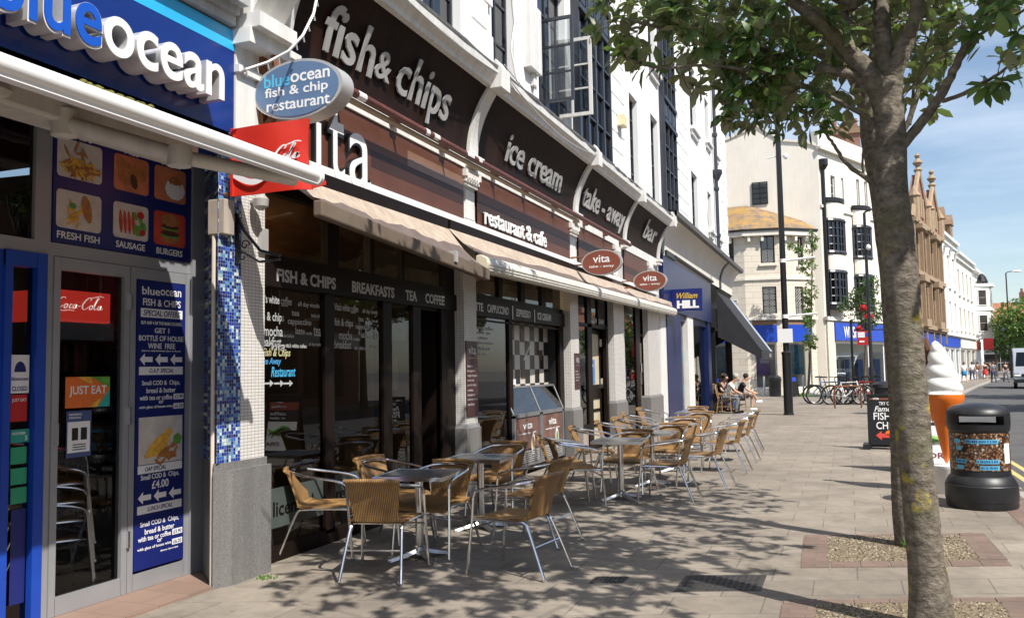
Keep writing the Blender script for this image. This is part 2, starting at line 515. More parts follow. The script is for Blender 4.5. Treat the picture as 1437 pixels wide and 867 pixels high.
WTILE = tilemat("white_mosaic_tile", (0.74, 0.72, 0.69), (0.68, 0.66, 0.63), (0.30, 0.27, 0.25), 0.045, 0.026, 0.0022, 0.25, offset=0.0, bump=0.4)
BRICKR = tilemat("red_brick", (0.30, 0.10, 0.06), (0.24, 0.08, 0.05), (0.33, 0.28, 0.24), 0.225, 0.075, 0.01, 0.85)
ASHLAR = tilemat("cream_ashlar", (0.74, 0.67, 0.56), (0.72, 0.65, 0.54), (0.5, 0.44, 0.36), 1.6, 0.33, 0.012, 0.8)
SANDST = tilemat("sandstone", (0.29, 0.19, 0.115), (0.24, 0.155, 0.095), (0.16, 0.11, 0.08), 0.9, 0.4, 0.01, 0.85)
def mosaic():
    m, t, b = _new("blue_mosaic"); k = t.links.new
    tc, cb = wallvec(t)
    S = 0.0265
    sc = N(t, "ShaderNodeVectorMath", operation='SCALE'); sc.inputs['Scale'].default_value = 1 / S
    k(cb.outputs[0], sc.inputs[0])
    fl = N(t, "ShaderNodeVectorMath", operation='FLOOR'); k(sc.outputs[0], fl.inputs[0])
    wn = N(t, "ShaderNodeTexWhiteNoise", noise_dimensions='2D'); k(fl.outputs[0], wn.inputs['Vector'])
    r = ramp(t, [(0, (0.008, 0.015, 0.12)), (0.22, (0.012, 0.04, 0.28)), (0.48, (0.03, 0.11, 0.45)), (0.66, (0.10, 0.26, 0.5)), (0.78, (0.32, 0.48, 0.55)), (0.92, (0.6, 0.68, 0.66))], True)
    k(wn.outputs['Value'], r.inputs[0])
    br = N(t, "ShaderNodeTexBrick", offset=0.0)
    br.inputs['Color1'].default_value = br.inputs['Color2'].default_value = (1, 1, 1, 1); br.inputs['Mortar'].default_value = (0, 0, 0, 1)
    br.inputs['Scale'].default_value = 1; br.inputs['Brick Width'].default_value = S; br.inputs['Row Height'].default_value = S; br.inputs['Mortar Size'].default_value = 0.0016
    k(cb.outputs[0], br.inputs['Vector'])
    mm = N(t, "ShaderNodeMixRGB"); mm.inputs[1].default_value = (0.25, 0.27, 0.3, 1)
    k(br.outputs[0], mm.inputs[0]); k(r.outputs[0], mm.inputs[2]); k(mm.outputs[0], b.inputs['Base Color'])
    b.inputs['Roughness'].default_value = 0.15
    return m
MOSAIC = mosaic()
def wicker():
    m, t, b = _new("woven_wicker"); k = t.links.new
    tc = N(t, "ShaderNodeTexCoord")
    w1 = N(t, "ShaderNodeTexWave", Scale=22.0, Distortion=1.2, wave_type='BANDS', bands_direction='X'); w1.inputs['Detail'].default_value = 1
    w2 = N(t, "ShaderNodeTexWave", Scale=24.0, Distortion=0.8, wave_type='BANDS', bands_direction='Z'); w2.inputs['Detail'].default_value = 1
    k(tc.outputs['Object'], w1.inputs['Vector']); k(tc.outputs['Object'], w2.inputs['Vector'])
    mu = N(t, "ShaderNodeMath", operation='MULTIPLY'); k(w1.outputs['Fac'], mu.inputs[0])
    ad = N(t, "ShaderNodeMath", operation='MULTIPLY_ADD'); ad.inputs[1].default_value = 0.5; ad.inputs[2].default_value = 0.5
    k(w2.outputs['Fac'], ad.inputs[0]); k(ad.outputs[0], mu.inputs[1])
    nz = N(t, "ShaderNodeTexNoise", Scale=9.0, Detail=5.0); k(tc.outputs['Object'], nz.inputs['Vector'])
    r = ramp(t, [(0.05, (0.12, 0.058, 0.02)), (0.3, (0.33, 0.18, 0.06)), (0.9, (0.50, 0.295, 0.11))]); k(mu.outputs[0], r.inputs[0])
    r2 = ramp(t, [(0.3, (0.72,) * 3), (0.7, (1.05,) * 3)]); k(nz.outputs['Fac'], r2.inputs[0])
    mm = N(t, "ShaderNodeMixRGB", blend_type='MULTIPLY'); mm.inputs[0].default_value = 1
    k(r.outputs[0], mm.inputs[1]); k(r2.outputs[0], mm.inputs[2]); k(mm.outputs[0], b.inputs['Base Color'])
    b.inputs['Roughness'].default_value = 0.5
    bp = N(t, "ShaderNodeBump", Strength=0.8, Distance=0.004); k(mu.outputs[0], bp.inputs['Height']); k(bp.outputs[0], b.inputs['Normal'])
    return m
WICK = wicker()
def roofmat():
    m, t, b = _new("lichen_slate"); k = t.links.new
    tc, cb = wallvec(t)
    br = N(t, "ShaderNodeTexBrick", offset=0.5)
    br.inputs['Color1'].default_value = (0.26, 0.19, 0.13, 1); br.inputs['Color2'].default_value = (0.2, 0.15, 0.12, 1); br.inputs['Mortar'].default_value = (0.1, 0.08, 0.07, 1)
    br.inputs['Scale'].default_value = 1; br.inputs['Brick Width'].default_value = 0.3; br.inputs['Row Height'].default_value = 0.14; br.inputs['Mortar Size'].default_value = 0.014
    k(cb.outputs[0], br.inputs['Vector'])
    nz = N(t, "ShaderNodeTexNoise", Scale=1.6, Detail=9.0, Roughness=0.7); k(tc.outputs['Object'], nz.inputs['Vector'])
    r = ramp(t, [(0.4, (0,) * 3), (0.6, (0.9,) * 3)]); k(nz.outputs['Fac'], r.inputs[0])
    mm = N(t, "ShaderNodeMixRGB"); mm.inputs[2].default_value = (0.40, 0.235, 0.06, 1)
    k(r.outputs[0], mm.inputs[0]); k(br.outputs[0], mm.inputs[1]); k(mm.outputs[0], b.inputs['Base Color'])
    b.inputs['Roughness'].default_value = 0.9
    return m
ROOF = roofmat()
def barkmat():
    m, t, b = _new("lichen_bark"); k = t.links.new
    tc = N(t, "ShaderNodeTexCoord")
    mp = N(t, "ShaderNodeMapping"); mp.inputs['Scale'].default_value = (16, 16, 24)
    k(tc.outputs['Object'], mp.inputs[0])
    nz = N(t, "ShaderNodeTexNoise", Scale=1.0, Detail=10.0, Roughness=0.65); k(mp.outputs[0], nz.inputs['Vector'])
    r = ramp(t, [(0.3, (0.05, 0.042, 0.033)), (0.46, (0.14, 0.117, 0.09)), (0.6, (0.21, 0.18, 0.142)), (0.75, (0.33, 0.29, 0.235))]); k(nz.outputs['Fac'], r.inputs[0])
    gn = N(t, "ShaderNodeTexNoise", Scale=3.2, Detail=5.0); k(tc.outputs['Object'], gn.inputs['Vector'])
    r1 = ramp(t, [(0.5, (0,) * 3), (0.66, (0.45,) * 3)]); k(gn.outputs['Fac'], r1.inputs[0])
    m1 = N(t, "ShaderNodeMixRGB"); m1.inputs[2].default_value = (0.12, 0.125, 0.045, 1); k(r1.outputs[0], m1.inputs[0]); k(r.outputs[0], m1.inputs[1])
    # yellow lichen only on the lower bole
    ln = N(t, "ShaderNodeTexNoise", Scale=6.5, Detail=6.0, Roughness=0.62); k(tc.outputs['Object'], ln.inputs['Vector'])
    r2 = ramp(t, [(0.585, (0,) * 3), (0.66, (.9,) * 3)]); k(ln.outputs['Fac'], r2.inputs[0])
    sp = N(t, "ShaderNodeSeparateXYZ"); k(tc.outputs['Object'], sp.inputs[0])
    r3 = ramp(t, [(0.0, (0.9,) * 3), (0.5, (1,) * 3), (0.62, (0,) * 3)])
    dv = N(t, "ShaderNodeMath", operation='DIVIDE'); dv.inputs[1].default_value = 4.0; k(sp.outputs[2], dv.inputs[0]); k(dv.outputs[0], r3.inputs[0])
    mu = N(t, "ShaderNodeMath", operation='MULTIPLY'); k(r2.outputs[0], mu.inputs[0]); k(r3.outputs[0], mu.inputs[1])
    m2 = N(t, "ShaderNodeMixRGB"); m2.inputs[2].default_value = (0.42, 0.33, 0.04, 1); k(mu.outputs[0], m2.inputs[0]); k(m1.outputs[0], m2.inputs[1])
    k(m2.outputs[0], b.inputs['Base Color']); b.inputs['Roughness'].default_value = 0.9
    bp = N(t, "ShaderNodeBump", Strength=1.0, Distance=0.03); k(nz.outputs['Fac'], bp.inputs['Height']); k(bp.outputs[0], b.inputs['Normal'])
    return m
BARK = barkmat()
TWIG = mat("twig_bark", (0.11, 0.085, 0.06), 0.85, var=0.35, scale=20, bump=0.3)
def leafmat(name, dk, md, lt, back, trans):
    m, t, b = _new(name); k = t.links.new
    g = N(t, "ShaderNodeNewGeometry")
    r = ramp(t, [(0.0, dk), (0.6, md), (1.0, lt)]); k(g.outputs['Random Per Island'], r.inputs[0])
    mm = N(t, "ShaderNodeMixRGB"); mm.inputs[2].default_value = (*back, 1)
    k(g.outputs['Backfacing'], mm.inputs[0]); k(r.outputs[0], mm.inputs[1]); k(mm.outputs[0], b.inputs['Base Color'])
    b.inputs['Roughness'].default_value = 0.42
    tr = N(t, "ShaderNodeBsdfTranslucent"); tr.inputs[0].default_value = (*trans, 1)
    ms = N(t, "ShaderNodeMixShader"); ms.inputs[0].default_value = 0.24
    out = t.nodes['Material Output']
    k(b.outputs[0], ms.inputs[1]); k(tr.outputs[0], ms.inputs[2]); k(ms.outputs[0], out.inputs[0])
    return m
LEAF = leafmat("felt_backed_leaf", (0.03, 0.068, 0.016), (0.072, 0.135, 0.032), (0.16, 0.26, 0.06), (0.27, 0.27, 0.17), (0.2, 0.36, 0.05))
LEAF2 = leafmat("bright_leaf", (0.05, 0.11, 0.015), (0.09, 0.18, 0.03), (0.14, 0.24, 0.05), (0.10, 0.17, 0.05), (0.2, 0.35, 0.04))
LEAF3 = leafmat("mid_leaf", (0.03, 0.065, 0.015), (0.05, 0.1, 0.025), (0.08, 0.14, 0.035), (0.07, 0.11, 0.045), (0.12, 0.25, 0.03))
# ================================================================== SETTING
ASPH = mat("asphalt", (0.085, 0.083, 0.082), 0.85, var=0.22, scale=1.2, bump=0.5, bscale=160)
PAVE = pavingmat("paving_slabs", (0.36, 0.31, 0.252), (0.31, 0.266, 0.217), (0.21, 0.18, 0.15), 0.6, 0.45, 0.006)
KERBM = mat("kerb_granite", (0.33, 0.31, 0.28), 0.8, var=0.18, scale=12, bump=0.3)
REDB = tilemat("red_brick_paving", (0.225, 0.155, 0.122), (0.18, 0.125, 0.10), (0.15, 0.12, 0.1), 0.22, 0.11, 0.006, 0.85, wall=False, var=0.25)
YELL = mat("yellow_road_paint", (0.55, 0.42, 0.16), 0.8, var=0.25, scale=20)
WPAINT = mat("white_road_paint", (0.6, 0.6, 0.58), 0.8, var=0.25, scale=20)
GRAV = mat("gravel_ground", (0.25, 0.20, 0.13), 0.95, var=0.35, scale=60, bump=0.9, bscale=90)
def stonemat():
    m, t, b = _new("gravel_stone"); g_ = N(t, "ShaderNodeNewGeometry")
    r = ramp(t, [(0, (.04, .034, .027)), (.35, (.12, .092, .06)), (.65, (.2, .155, .10)), (.88, (.29, .245, .17)), (1, (.45, .41, .34))]); t.links.new(g_.outputs['Random Per Island'], r.inputs[0]); t.links.new(r.outputs[0], b.inputs['Base Color']); b.inputs['Roughness'].default_value = .9
    return m
STONE = stonemat()
GRASS = mat("grass_blade", (0.10, 0.22, 0.03), 0.7, var=0.4, scale=12)
CASTI = mat("cast_iron_cover", (0.06, 0.055, 0.052), 0.6, metal=0.4, var=0.35, scale=30, bump=0.5, bscale=80)

g = M(); g.quad((-900, -300, -0.15), (900, -300, -0.15), (900, 1500, -0.15), (-900, 1500, -0.15))
build("ground", g, mat("far_ground", (0.16, 0.15, 0.13), 0.9), kind='structure')
KERB = [(6.35, -12), (6.35, 22), (6.6, 28), (7.4, 36), (9.1, 46), (11.1, 58), (13.0, 69), (16.2, 86), (24, 125)]
g = M()
rp_ = [(x + 0.05, y, -0.12) for x, y in KERB] + [(60, 125, -0.12), (26, 70, -0.12), (17, 45, -0.12), (15, 20, -0.12), (15, -12, -0.12)]
g.add(rp_, [tuple(range(len(rp_)))])
build("road", g, ASPH, kind='structure')
g = M()
pts = [(x, y, 0) for x, y in KERB]
pv = [(-9, -12, 0)] + pts + [(-30, 125, 0), (-30, 38, 0), (-9, 38, 0)]
g.add(pv, [tuple(range(len(pv)))])
build("pavement", g, PAVE, kind='structure')
g = M()
for i in range(len(KERB) - 1):
    (x0, y0), (x1, y1) = KERB[i], KERB[i + 1]
    n_ = max(1, int(sqrt((x1 - x0) ** 2 + (y1 - y0) ** 2) / 0.92)) if y0 < 40 else 3
    for j in range(n_):
        a, b = j / n_, (j + 1) / n_ - (0.008 / max(1, 1))
        p, q = (x0 + (x1 - x0) * a, y0 + (y1 - y0) * a), (x0 + (x1 - x0) * b, y0 + (y1 - y0) * b)
        g.prism([(p[0], p[1], -0.13), (p[0] + 0.14, p[1], -0.13), (p[0] + 0.14, p[1], -0.012), (p[0] + 0.125, p[1], 0.003), (p[0], p[1], 0.003)], (q[0] - p[0], q[1] - p[1], 0))
build("kerb", g, KERBM, kind='structure')
g = M()
for off, (a, b) in ((0.42, (0, 3)), (0.64, (0, 3))):
    for i in range(a, b):
        (x0, y0), (x1, y1) = KERB[i], KERB[i + 1]
        g.quad((x0 + off, y0, -0.116), (x0 + off + 0.09, y0, -0.116), (x1 + off + 0.09, y1, -0.116), (x1 + off, y1, -0.116))
build("yellow_lines", g, YELL, kind='structure')
g = M()
g.quad((6.02, -12, 0.004), (6.34, -12, 0.004), (6.34, 22, 0.004), (6.02, 22, 0.004))
build("brick_edging", g, REDB, kind='structure')
# opposite pavement
g = M(); g.prism([(15, -12, -0.13), (15, 20, -0.13), (17, 45, -0.13), (26, 70, -0.13), (60, 125, -0.13), (80, 125, -0.13), (40, 60, -0.13), (24, -12, -0.13)], (0, 0, 0.13))
build("far_pavement", g, PAVE, kind='structure')

# tree pits: brick frame, gravel bed of loose stones
def pit(A, B, C, D):
    """corners (x,y): near left, far left, far right, near right"""
    def mixp(p, q, t): return (p[0] + (q[0] - p[0]) * t, p[1] + (q[1] - p[1]) * t)
    def pt(u, v):
        a, b = mixp(A, D, u), mixp(B, C, u); return mixp(a, b, v)
    g = M(); iu, iv = 0.13, 0.15
    def sl(u0, u1, v0, v1, n, along):
        for i in range(n):
            if along == 'u': a0, a1, b0, b1 = u0 + (u1 - u0) * i / n + .004, u0 + (u1 - u0) * (i + 1) / n - .004, v0, v1
            else: a0, a1, b0, b1 = u0, u1, v0 + (v1 - v0) * i / n + .004, v0 + (v1 - v0) * (i + 1) / n - .004
            g.prism([(*pt(a0, b0), -0.02), (*pt(a1, b0), -0.02), (*pt(a1, b1), -0.02), (*pt(a0, b1), -0.02)], (0, 0, 0.027 + R.uniform(-.002, .002)))
    sl(0, 1, 0, iv, 7, 'u'); sl(0, 1, 1 - iv * .55, 1, 7, 'u'); sl(0, iu, iv, 1 - iv * .55, 3, 'v'); sl(1 - iu, 1, iv, 1 - iv * .55, 3, 'v')
    build("pit_edging", g, REDB, kind='structure')
    g = M(); q = [pt(iu, iv), pt(1 - iu, iv), pt(1 - iu, 1 - iv * .55), pt(iu, 1 - iv * .55)]
    g.add([(*p, 0.005) for p in q], [(0, 1, 2, 3)])
    for i in range(3800):
        x, y = pt(R.uniform(iu, 1 - iu), R.uniform(iv, 1 - iv * .55)); r = R.uniform(0.005, 0.013); a = R.uniform(0, 6)
        c, s_ = cos(a) * r, sin(a) * r
        z = 0.005
        g.add([(x + c, y + s_, z), (x - s_, y + c, z), (x - c * .8, y - s_, z), (x + s_, y - c, z), (x + R.uniform(-.003, .003), y, z + r * R.uniform(.5, .9))], [(0, 1, 4), (1, 2, 4), (2, 3, 4), (3, 0, 4)])
    o = build("gravel", g, STONE, kind='stuff')
pit((4.08, 7.29), (4.05, 8.68), (5.62, 9.23), (5.64, 7.84))
pit((4.05, 4.90), (4.02, 6.27), (5.58, 6.83), (5.62, 5.46))
def tuft(name, c, n, h, spread, label):
    g = M()
    for i in range(n):
        a = R.uniform(0, 6.28); r = spread * sqrt(R.random()); x, y = c[0] + r * cos(a), c[1] + r * sin(a)
        hh = h * R.uniform(.5, 1.1); lx, ly = R.uniform(-.5, .5) * hh, R.uniform(-.5, .5) * hh; wd = 0.006
        g.add([(x - wd, y, c[2]), (x + wd, y, c[2]), (x + wd * .6 + lx * .4, y + ly * .4, c[2] + hh * .6), (x + lx, y + ly, c[2] + hh)], [(0, 1, 2), (0, 2, 3)])
    tag(build(name, g, GRASS, kind='stuff'), label)
tuft("grass", (4.95, 8.36, 0), 90, 0.10, 0.08, "green weeds at the foot of the far trunk")
tuft("grass", (5.02, 5.85, 0), 110, 0.06, 0.16, "low green weeds at the foot of the near trunk")
tuft("grass", (0.16, 5.75, 0), 50, 0.03, 0.08, "sparse weeds at the granite pillar foot")
tuft("grass", (2.53, 46.6, 0), 320, 0.22, 0.55, "grass round the slim street tree")
tuft("grass", (5.98, 10.75, 0), 40, 0.05, 0.06, "weeds beside the litter bin")

# covers in the pavement
g = M(); c0 = Vector((3.27, 6.28, 0))
ux_, uy_ = Vector((0.94, 0.33, 0)), Vector((0, 1, 0))
g.fbox(c0, ux_, uy_, Z3, (0, 0.62), (0, 0.5), (-0.01, 0.005))
for i in range(12):
    for j in range(10):
        g.fbox(c0, ux_, uy_, Z3, (0.03 + i * 0.047, 0.06 + i * 0.047), (0.03 + j * 0.045, 0.055 + j * 0.045), (0.005, 0.009))
build("manhole_cover", g, CASTI, label="large rectangular iron cover with a stud pattern in tree shadow", cat="manhole cover")
g = M(); c0 = Vector((2.62, 6.33, 0))
g.fbox(c0, ux_, uy_, Z3, (0, 0.26), (0, 0.2), (-0.01, 0.004))
for i in range(7): g.fbox(c0, ux_, uy_, Z3, (0.02 + i * 0.034, 0.037 + i * 0.034), (0.02, 0.18), (0.004, 0.01))
build("drain_cover", g, CASTI, label="small iron drain grating near the front cafe chairs", cat="drain cover")

# ================================================================== helpers for buildings
def wall(m, o, u, nn, u0, u1, z0, z1, holes, d=0.2, back=False):
    o = Vector(o)
    us = sorted({u0, u1} | {h for q in holes for h in q[:2] if u0 < h < u1}); zs = sorted({z0, z1} | {h for q in holes for h in q[2:4] if z0 < h < z1})
    def P(a, z, k=0): return o + u * a + Z3 * z - nn * k
    for i in range(len(us) - 1):
        for j in range(len(zs) - 1):
            cu, cz = (us[i] + us[i + 1]) / 2, (zs[j] + zs[j + 1]) / 2
            if any(q[0] < cu < q[1] and q[2] < cz < q[3] for q in holes): continue
            m.quad(P(us[i], zs[j]), P(us[i + 1], zs[j]), P(us[i + 1], zs[j + 1]), P(us[i], zs[j + 1]))
    for a, b, c, e in [q[:4] for q in holes]:
        m.quad(P(a, c), P(a, c, d), P(b, c, d), P(b, c)); m.quad(P(a, e), P(b, e), P(b, e, d), P(a, e, d))
        m.quad(P(a, c), P(a, e), P(a, e, d), P(a, c, d)); m.quad(P(b, c), P(b, c, d), P(b, e, d), P(b, e))
def window(parent, o, u, nn, q, cols, rows, d, fw, fm, pm, local=False, bar=0.02, depth=0.05, name="window", sill=None, label=None):
    """framed window filling the hole q=(u0,u1,z0,z1), set back d"""
    u0, u1, z0, z1 = q[:4]; o = Vector(o); m = M()
    def B(a, b, c, e, k0=0.0, k1=depth): m.fbox(o - nn * d, u, Z3, -nn, (a, b), (c, e), (k0, k1))
    B(u0, u1, z0, z0 + fw); B(u0, u1, z1 - fw, z1); B(u0, u0 + fw, z0 + fw, z1 - fw); B(u1 - fw, u1, z0 + fw, z1 - fw)
    for i in range(1, cols):
        c = u0 + fw + (u1 - u0 - 2 * fw) * i / cols; B(c - bar / 2, c + bar / 2, z0 + fw, z1 - fw, 0.005, depth - .005)
    for i in range(1, rows):
        c = z0 + fw + (z1 - z0 - 2 * fw) * i / rows; B(u0 + fw, u1 - fw, c - bar / 2, c + bar / 2, 0.007, depth - .007)
    f = build(name, m, fm, parent, local=local, label=label)
    m = M(); k = d + depth * .6
    m.quad(o + u * (u0 + fw * .5) + Z3 * (z0 + fw * .5) - nn * k, o + u * (u1 - fw * .5) + Z3 * (z0 + fw * .5) - nn * k, o + u * (u1 - fw * .5) + Z3 * (z1 - fw * .5) - nn * k, o + u * (u0 + fw * .5) + Z3 * (z1 - fw * .5) - nn * k)
    # pane is a child of the frame: same local space
    p = build("pane", m, pm, parent, local=local); p.parent = f
    if sill:
        m = M(); m.fbox(o, u, Z3, nn, (u0 - .08, u1 + .08), (z0 - .10, z0 - 0.003), (-d, sill)); s_ = build("sill", m, TRIM, parent, local=local); s_.parent = f
    return f

# ================================================================== WHITE CORNER BUILDING (cafe below, two floors above)
WB = thing("corner_building", "long white building with quoined walls and dark metal bay windows above the brown cafe", "building", (0, 15, 0))
OO = Vector((-0.02, 0, 0))
upw = [(11.05, 11.95, 5.75, 8.35, 2, 4), (13.05, 14.55, 5.75, 8.35, 2, 4), (19.43, 20.32, 5.75, 8.05, 1, 5), (21.75, 22.75, 5.75, 8.2, 2, 4), (28.1, 29.3, 5.7, 8.02, 2, 5),
       (7.2, 8.6, 5.75, 8.35, 2, 4), (8.9, 10.0, 5.75, 8.35, 2, 4), (31.6, 32.5, 6.6, 8.0, 1, 3), (33.9, 34.6, 6.6, 8.0, 1, 3)]
upw2 = [(11.05, 11.95, 9.5, 11.7, 2, 4), (13.05, 14.55, 9.5, 11.7, 2, 4), (19.43, 20.32, 9.5, 11.7, 1, 5), (21.75, 22.75, 9.5, 11.7, 2, 4), (28.25, 29.5, 9.55, 11.75, 2, 5), (31.6, 32.5, 9.9, 11.5, 1, 3), (33.9, 34.6, 9.9, 11.5, 1, 3)]
# holes for the bay windows too
bays = [(14.95, 17.2, 5.75, 13.2), (23.05, 24.75, 5.75, 13.2)]
m = M()
wall(m, OO, Y3, X3, 5.2, 36.9, 5.3, 14.2, [q[:4] for q in upw + upw2] + bays, 0.28)
m.quad((-0.02, 36.9, 5.3), (-9, 36.9, 5.3), (-9, 36.9, 14.2), (-0.02, 36.9, 14.2))
m.quad((-0.02, 36.9, 0), (-9, 36.9, 0), (-9, 36.9, 5.3), (-0.02, 36.9, 5.3))
m.quad((-0.02, 5.2, 5.3), (-0.02, 5.2, 14.2), (-9, 5.2, 14.2), (-9, 5.2, 5.3))
build("wall", m, WHITE, WB)
m = M(); m.box(-9, 0.0, 5.1, 37.0, 14.2, 15.0); m.box(-9, -0.3, 5.1, 37.0, 15.0, 15.4)
rf = build("parapet", m, WHITE, WB)
m = M(); m.strip([(0.0, 13.95), (0.12, 14.0), (0.18, 14.1), (0.36, 14.16), (0.42, 14.3), (0.42, 14.42), (-0.01, 14.5)], 5.1, 37.4)
m.prism([(0.42, 37.4, 14.3), (0.42, 37.4, 14.42), (-0.01, 37.4, 14.5), (-0.01, 37.4, 13.95), (.18, 37.4, 14.1)], (0, 0.01, 0))
for i in range(40):
    y = 5.3 + i * 0.8
    m.box(0.0, 0.3, y, y + 0.2, 13.7, 13.98)
build("cornice", m, TRIM, WB)
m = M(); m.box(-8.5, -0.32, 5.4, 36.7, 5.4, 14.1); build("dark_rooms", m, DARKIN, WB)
for q in upw + upw2:
    big = q[1] - q[0] > 1.2 and q[0] < 15
    window(WB, OO, Y3, X3, q, q[4], q[5], 0.12, 0.05, DKMETAL, GLASSU, bar=0.035)
    if q[0] < 12.5 or 21 < q[0] < 23 or 28 < q[0] < 30:
        m = M(); ns = 24
        for i in range(ns):
            a, b = q[0] + .03 + (q[1] - q[0] - .06) * i / ns, q[0] + .03 + (q[1] - q[0] - .06) * (i + 1) / ns
            za, zb = (-0.25 - 0.02 * (i % 2)), (-0.25 - 0.02 * ((i + 1) % 2))
            m.quad((za, a, q[2] + .03), (zb, b, q[2] + .03), (zb, b, q[3] - .03), (za, a, q[3] - .03))
        build("curtain", m, CURT, WB)
# sills under the upper rows
m = M()
for q in upw[4:5] + upw2 + upw[7:]:
    m.box(-0.02, 0.13, q[0] - .12, q[1] + .12, q[2] - .14, q[2] - .03); m.box(-0.02, 0.06, q[0] - .05, q[1] + .05, q[2] - .30, q[2] - .14)
build("sill", m, TRIM, WB)
# quoin strips: courses with open joints
m = M()
for a, b in ((10.05, 10.95), (17.45, 18.75), (25.3, 27.2), (35.5, 36.9)):
    k = 0; z = 5.5
    while z < 13.9:
        dd = 0.0 if k % 2 else 0.18
        m.box(-0.02, 0.045, a + (dd if b < 30 else 0), b - dd, z, z + 0.36); z += 0.40; k += 1
build("quoin_strip", m, WHITE, WB)
m = M()
for a, b in ((12.15, 12.9), (18.95, 19.25), (20.5, 21.6), (30.2, 31.0)): m.box(-0.02, 0.03, a, b, 5.4, 13.9)
build("pilaster", m, WHITE, WB)
# dark metal bay windows, each floor glazed, spandrels between
for bi, (a, b, z0, z1) in enumerate(bays):
    m = M(); xx = 0.10
    floors = [(5.75, 8.3), (8.95, 11.6), (12.2, 13.2)]
    for z in (5.75, 8.3, 8.95, 11.6, 12.2, 13.15): m.box(-0.2, xx + 0.07, a - .03, b + .03, z - 0.04, z + 0.06)
    n = 4 if b - a > 2 else 3
    for i in range(n + 1):
        y = a + (b - a) * i / n; m.box(-0.2, xx + 0.03, y - .035, y + .035, z0, z1 - .02)
    for f0, f1 in floors:
        for k in range(1, 4):
            z = f0 + (f1 - f0) * k / 4; m.box(xx - .05, xx + .02, a, b, z - .018, z + .018)
    for z in (8.36, 11.66):
        m.box(-.2, xx, a, b, z, z + .56)
        for i in range(n):
            y = a + (b - a) * (i + .5) / n; m.box(xx, xx + .025, y - .18, y + .18, z + .1, z + .46)
    w_ = build("bay_window", m, DKMETAL, WB)
    m = M()
    for f0, f1 in floors: m.quad((xx - .03, a, f0), (xx - .03, b, f0), (xx - .03, b, f1), (xx - .03, a, f1)); 
    m.quad((-.2, a, z0), (xx - .03, a, z0), (xx - .03, a, z1), (-.2, a, z1))
    p = build("pane", m, GLASSU, WB); p.parent = w_
# open casements sticking out over the ice cream fascia
def casement(y, x0, x1, z0, z1, cols, rows, fm, fw):
    f = window(WB, (0, y, 0), X3, -Y3, (x0, x1, z0, z1), cols, rows, 0, fw, fm, GLASSC, name="open_casement", bar=0.028, depth=0.045)
    return f
a, b = fy(755, 146, 13.3), fy(803, 20, 13.3)
casement(13.3, a.x, b.x, a.z, b.z, 2, 3, DKMETAL, 0.05)
a, b = fy(777, 167, 14.5), fy(829, 50, 14.5)
casement(14.5, a.x, b.x, a.z, b.z, 2, 3, TRIM, 0.06)
a, b = fy(833, 215, 16.9), fy(848, 148, 16.9)
casement(16.9, a.x, b.x, a.z, b.z, 2, 3, LETG, 0.035)
# boiler flue box, small alarm box, rainwater pipe, loose cables
m = M(); m.box(-0.02, 0.16, 12.2, 12.72, 6.25, 7.3); m.box(-.02, .1, 12.5, 12.62, 6.05, 6.25); m.tube([(0.05, 12.6, 6.1), (.05, 12.6, 5.5)], .012, 6)
build("meter_box", m, TRIM, WB, bevel=0.01)
m = M(); m.box(0.045, 0.2, 18.0, 18.3, 6.85, 7.1); build("alarm_box", m, mat("pale_yellow_box", (0.7, 0.62, 0.4), .5), WB, bevel=.01)
m = M(); m.tube([(0.09, 33.3, 5.4), (0.09, 33.3, 13.9)], 0.065, 10)
for z in (6.5, 8.3, 10.4, 12.5): m.lathe([(0.065, 0), (.1, .02), (.1, .14), (.065, .16)], (0.09, 33.3, z), 10)
m.lathe([(.07, 0), (.2, .25), (.2, .4), (.05, .41)], (.12, 33.3, 8.7), 10)
build("drainpipe", m, DKMETAL, WB, smooth=True)
m = M()
def sag(p, q, s, n=12): return [Vector(p).lerp(Vector(q), i / n) - Z3 * (s * 4 * (i / n) * (1 - i / n)) for i in range(n + 1)]
m.tube([(0.03, 11.5, 9.4), (0.05, 11.55, 7.6), (0.04, 11.8, 6.8), (0.06, 11.6, 6.3), (.3, 11.2, 5.62), (.48, 10.8, 5.5)], .014, 6)
m.tube(sag((0.51, 6.4, 5.45), (0.51, 10.3, 5.4), .12), .008, 5); m.tube(sag((0.52, 10.3, 5.4), (0.52, 14.8, 5.42), .22), .008, 5); m.tube(sag((0.5, 10.2, 5.56), (0.51, 12.6, 5.48), .1), .007, 5)
build("cable", m, LETG, WB, smooth=True)

# cornice over the cafe signs
def cornice(parent, a, b, capm, name, zt=0.0):
    m = M()
    m.strip([(0.30, 5.20 + zt), (0.42, 5.21 + zt), (0.43, 5.26 + zt), (0.47, 5.30 + zt), (0.50, 5.33 + zt), (0.51, 5.42 + zt), (0.44, 5.44 + zt), (0.30, 5.445 + zt)], a, b)
    for y in (a, b): m.prism([(0.30, y, 5.20 + zt), (0.42, y, 5.21 + zt), (0.47, y, 5.30 + zt), (0.51, y, 5.33 + zt), (0.51, y, 5.42 + zt), (0.30, y, 5.445 + zt)], (0, 0.002, 0))
    c = build(name, m, TRIM, parent)
    m = M(); n = 60; vs = []; fs = []
    for i in range(n + 1):
        y = a + (b - a) * i / n; j = R.uniform(-.008, .012)
        vs += [(0.515 + j, y, 5.425 + zt - .01), (0.52 + j, y, 5.45 + zt + j), (-0.015, y, 5.60 + zt + j)]
    for i in range(n): fs += [(3 * i, 3 * i + 3, 3 * i + 4, 3 * i + 1), (3 * i + 1, 3 * i + 4, 3 * i + 5, 3 * i + 2)]
    m.add(vs, fs); l = build("lead_flashing", m, capm, parent); 
cornice(WB, 5.95, 22.35, LEAD, "fascia_cornice")

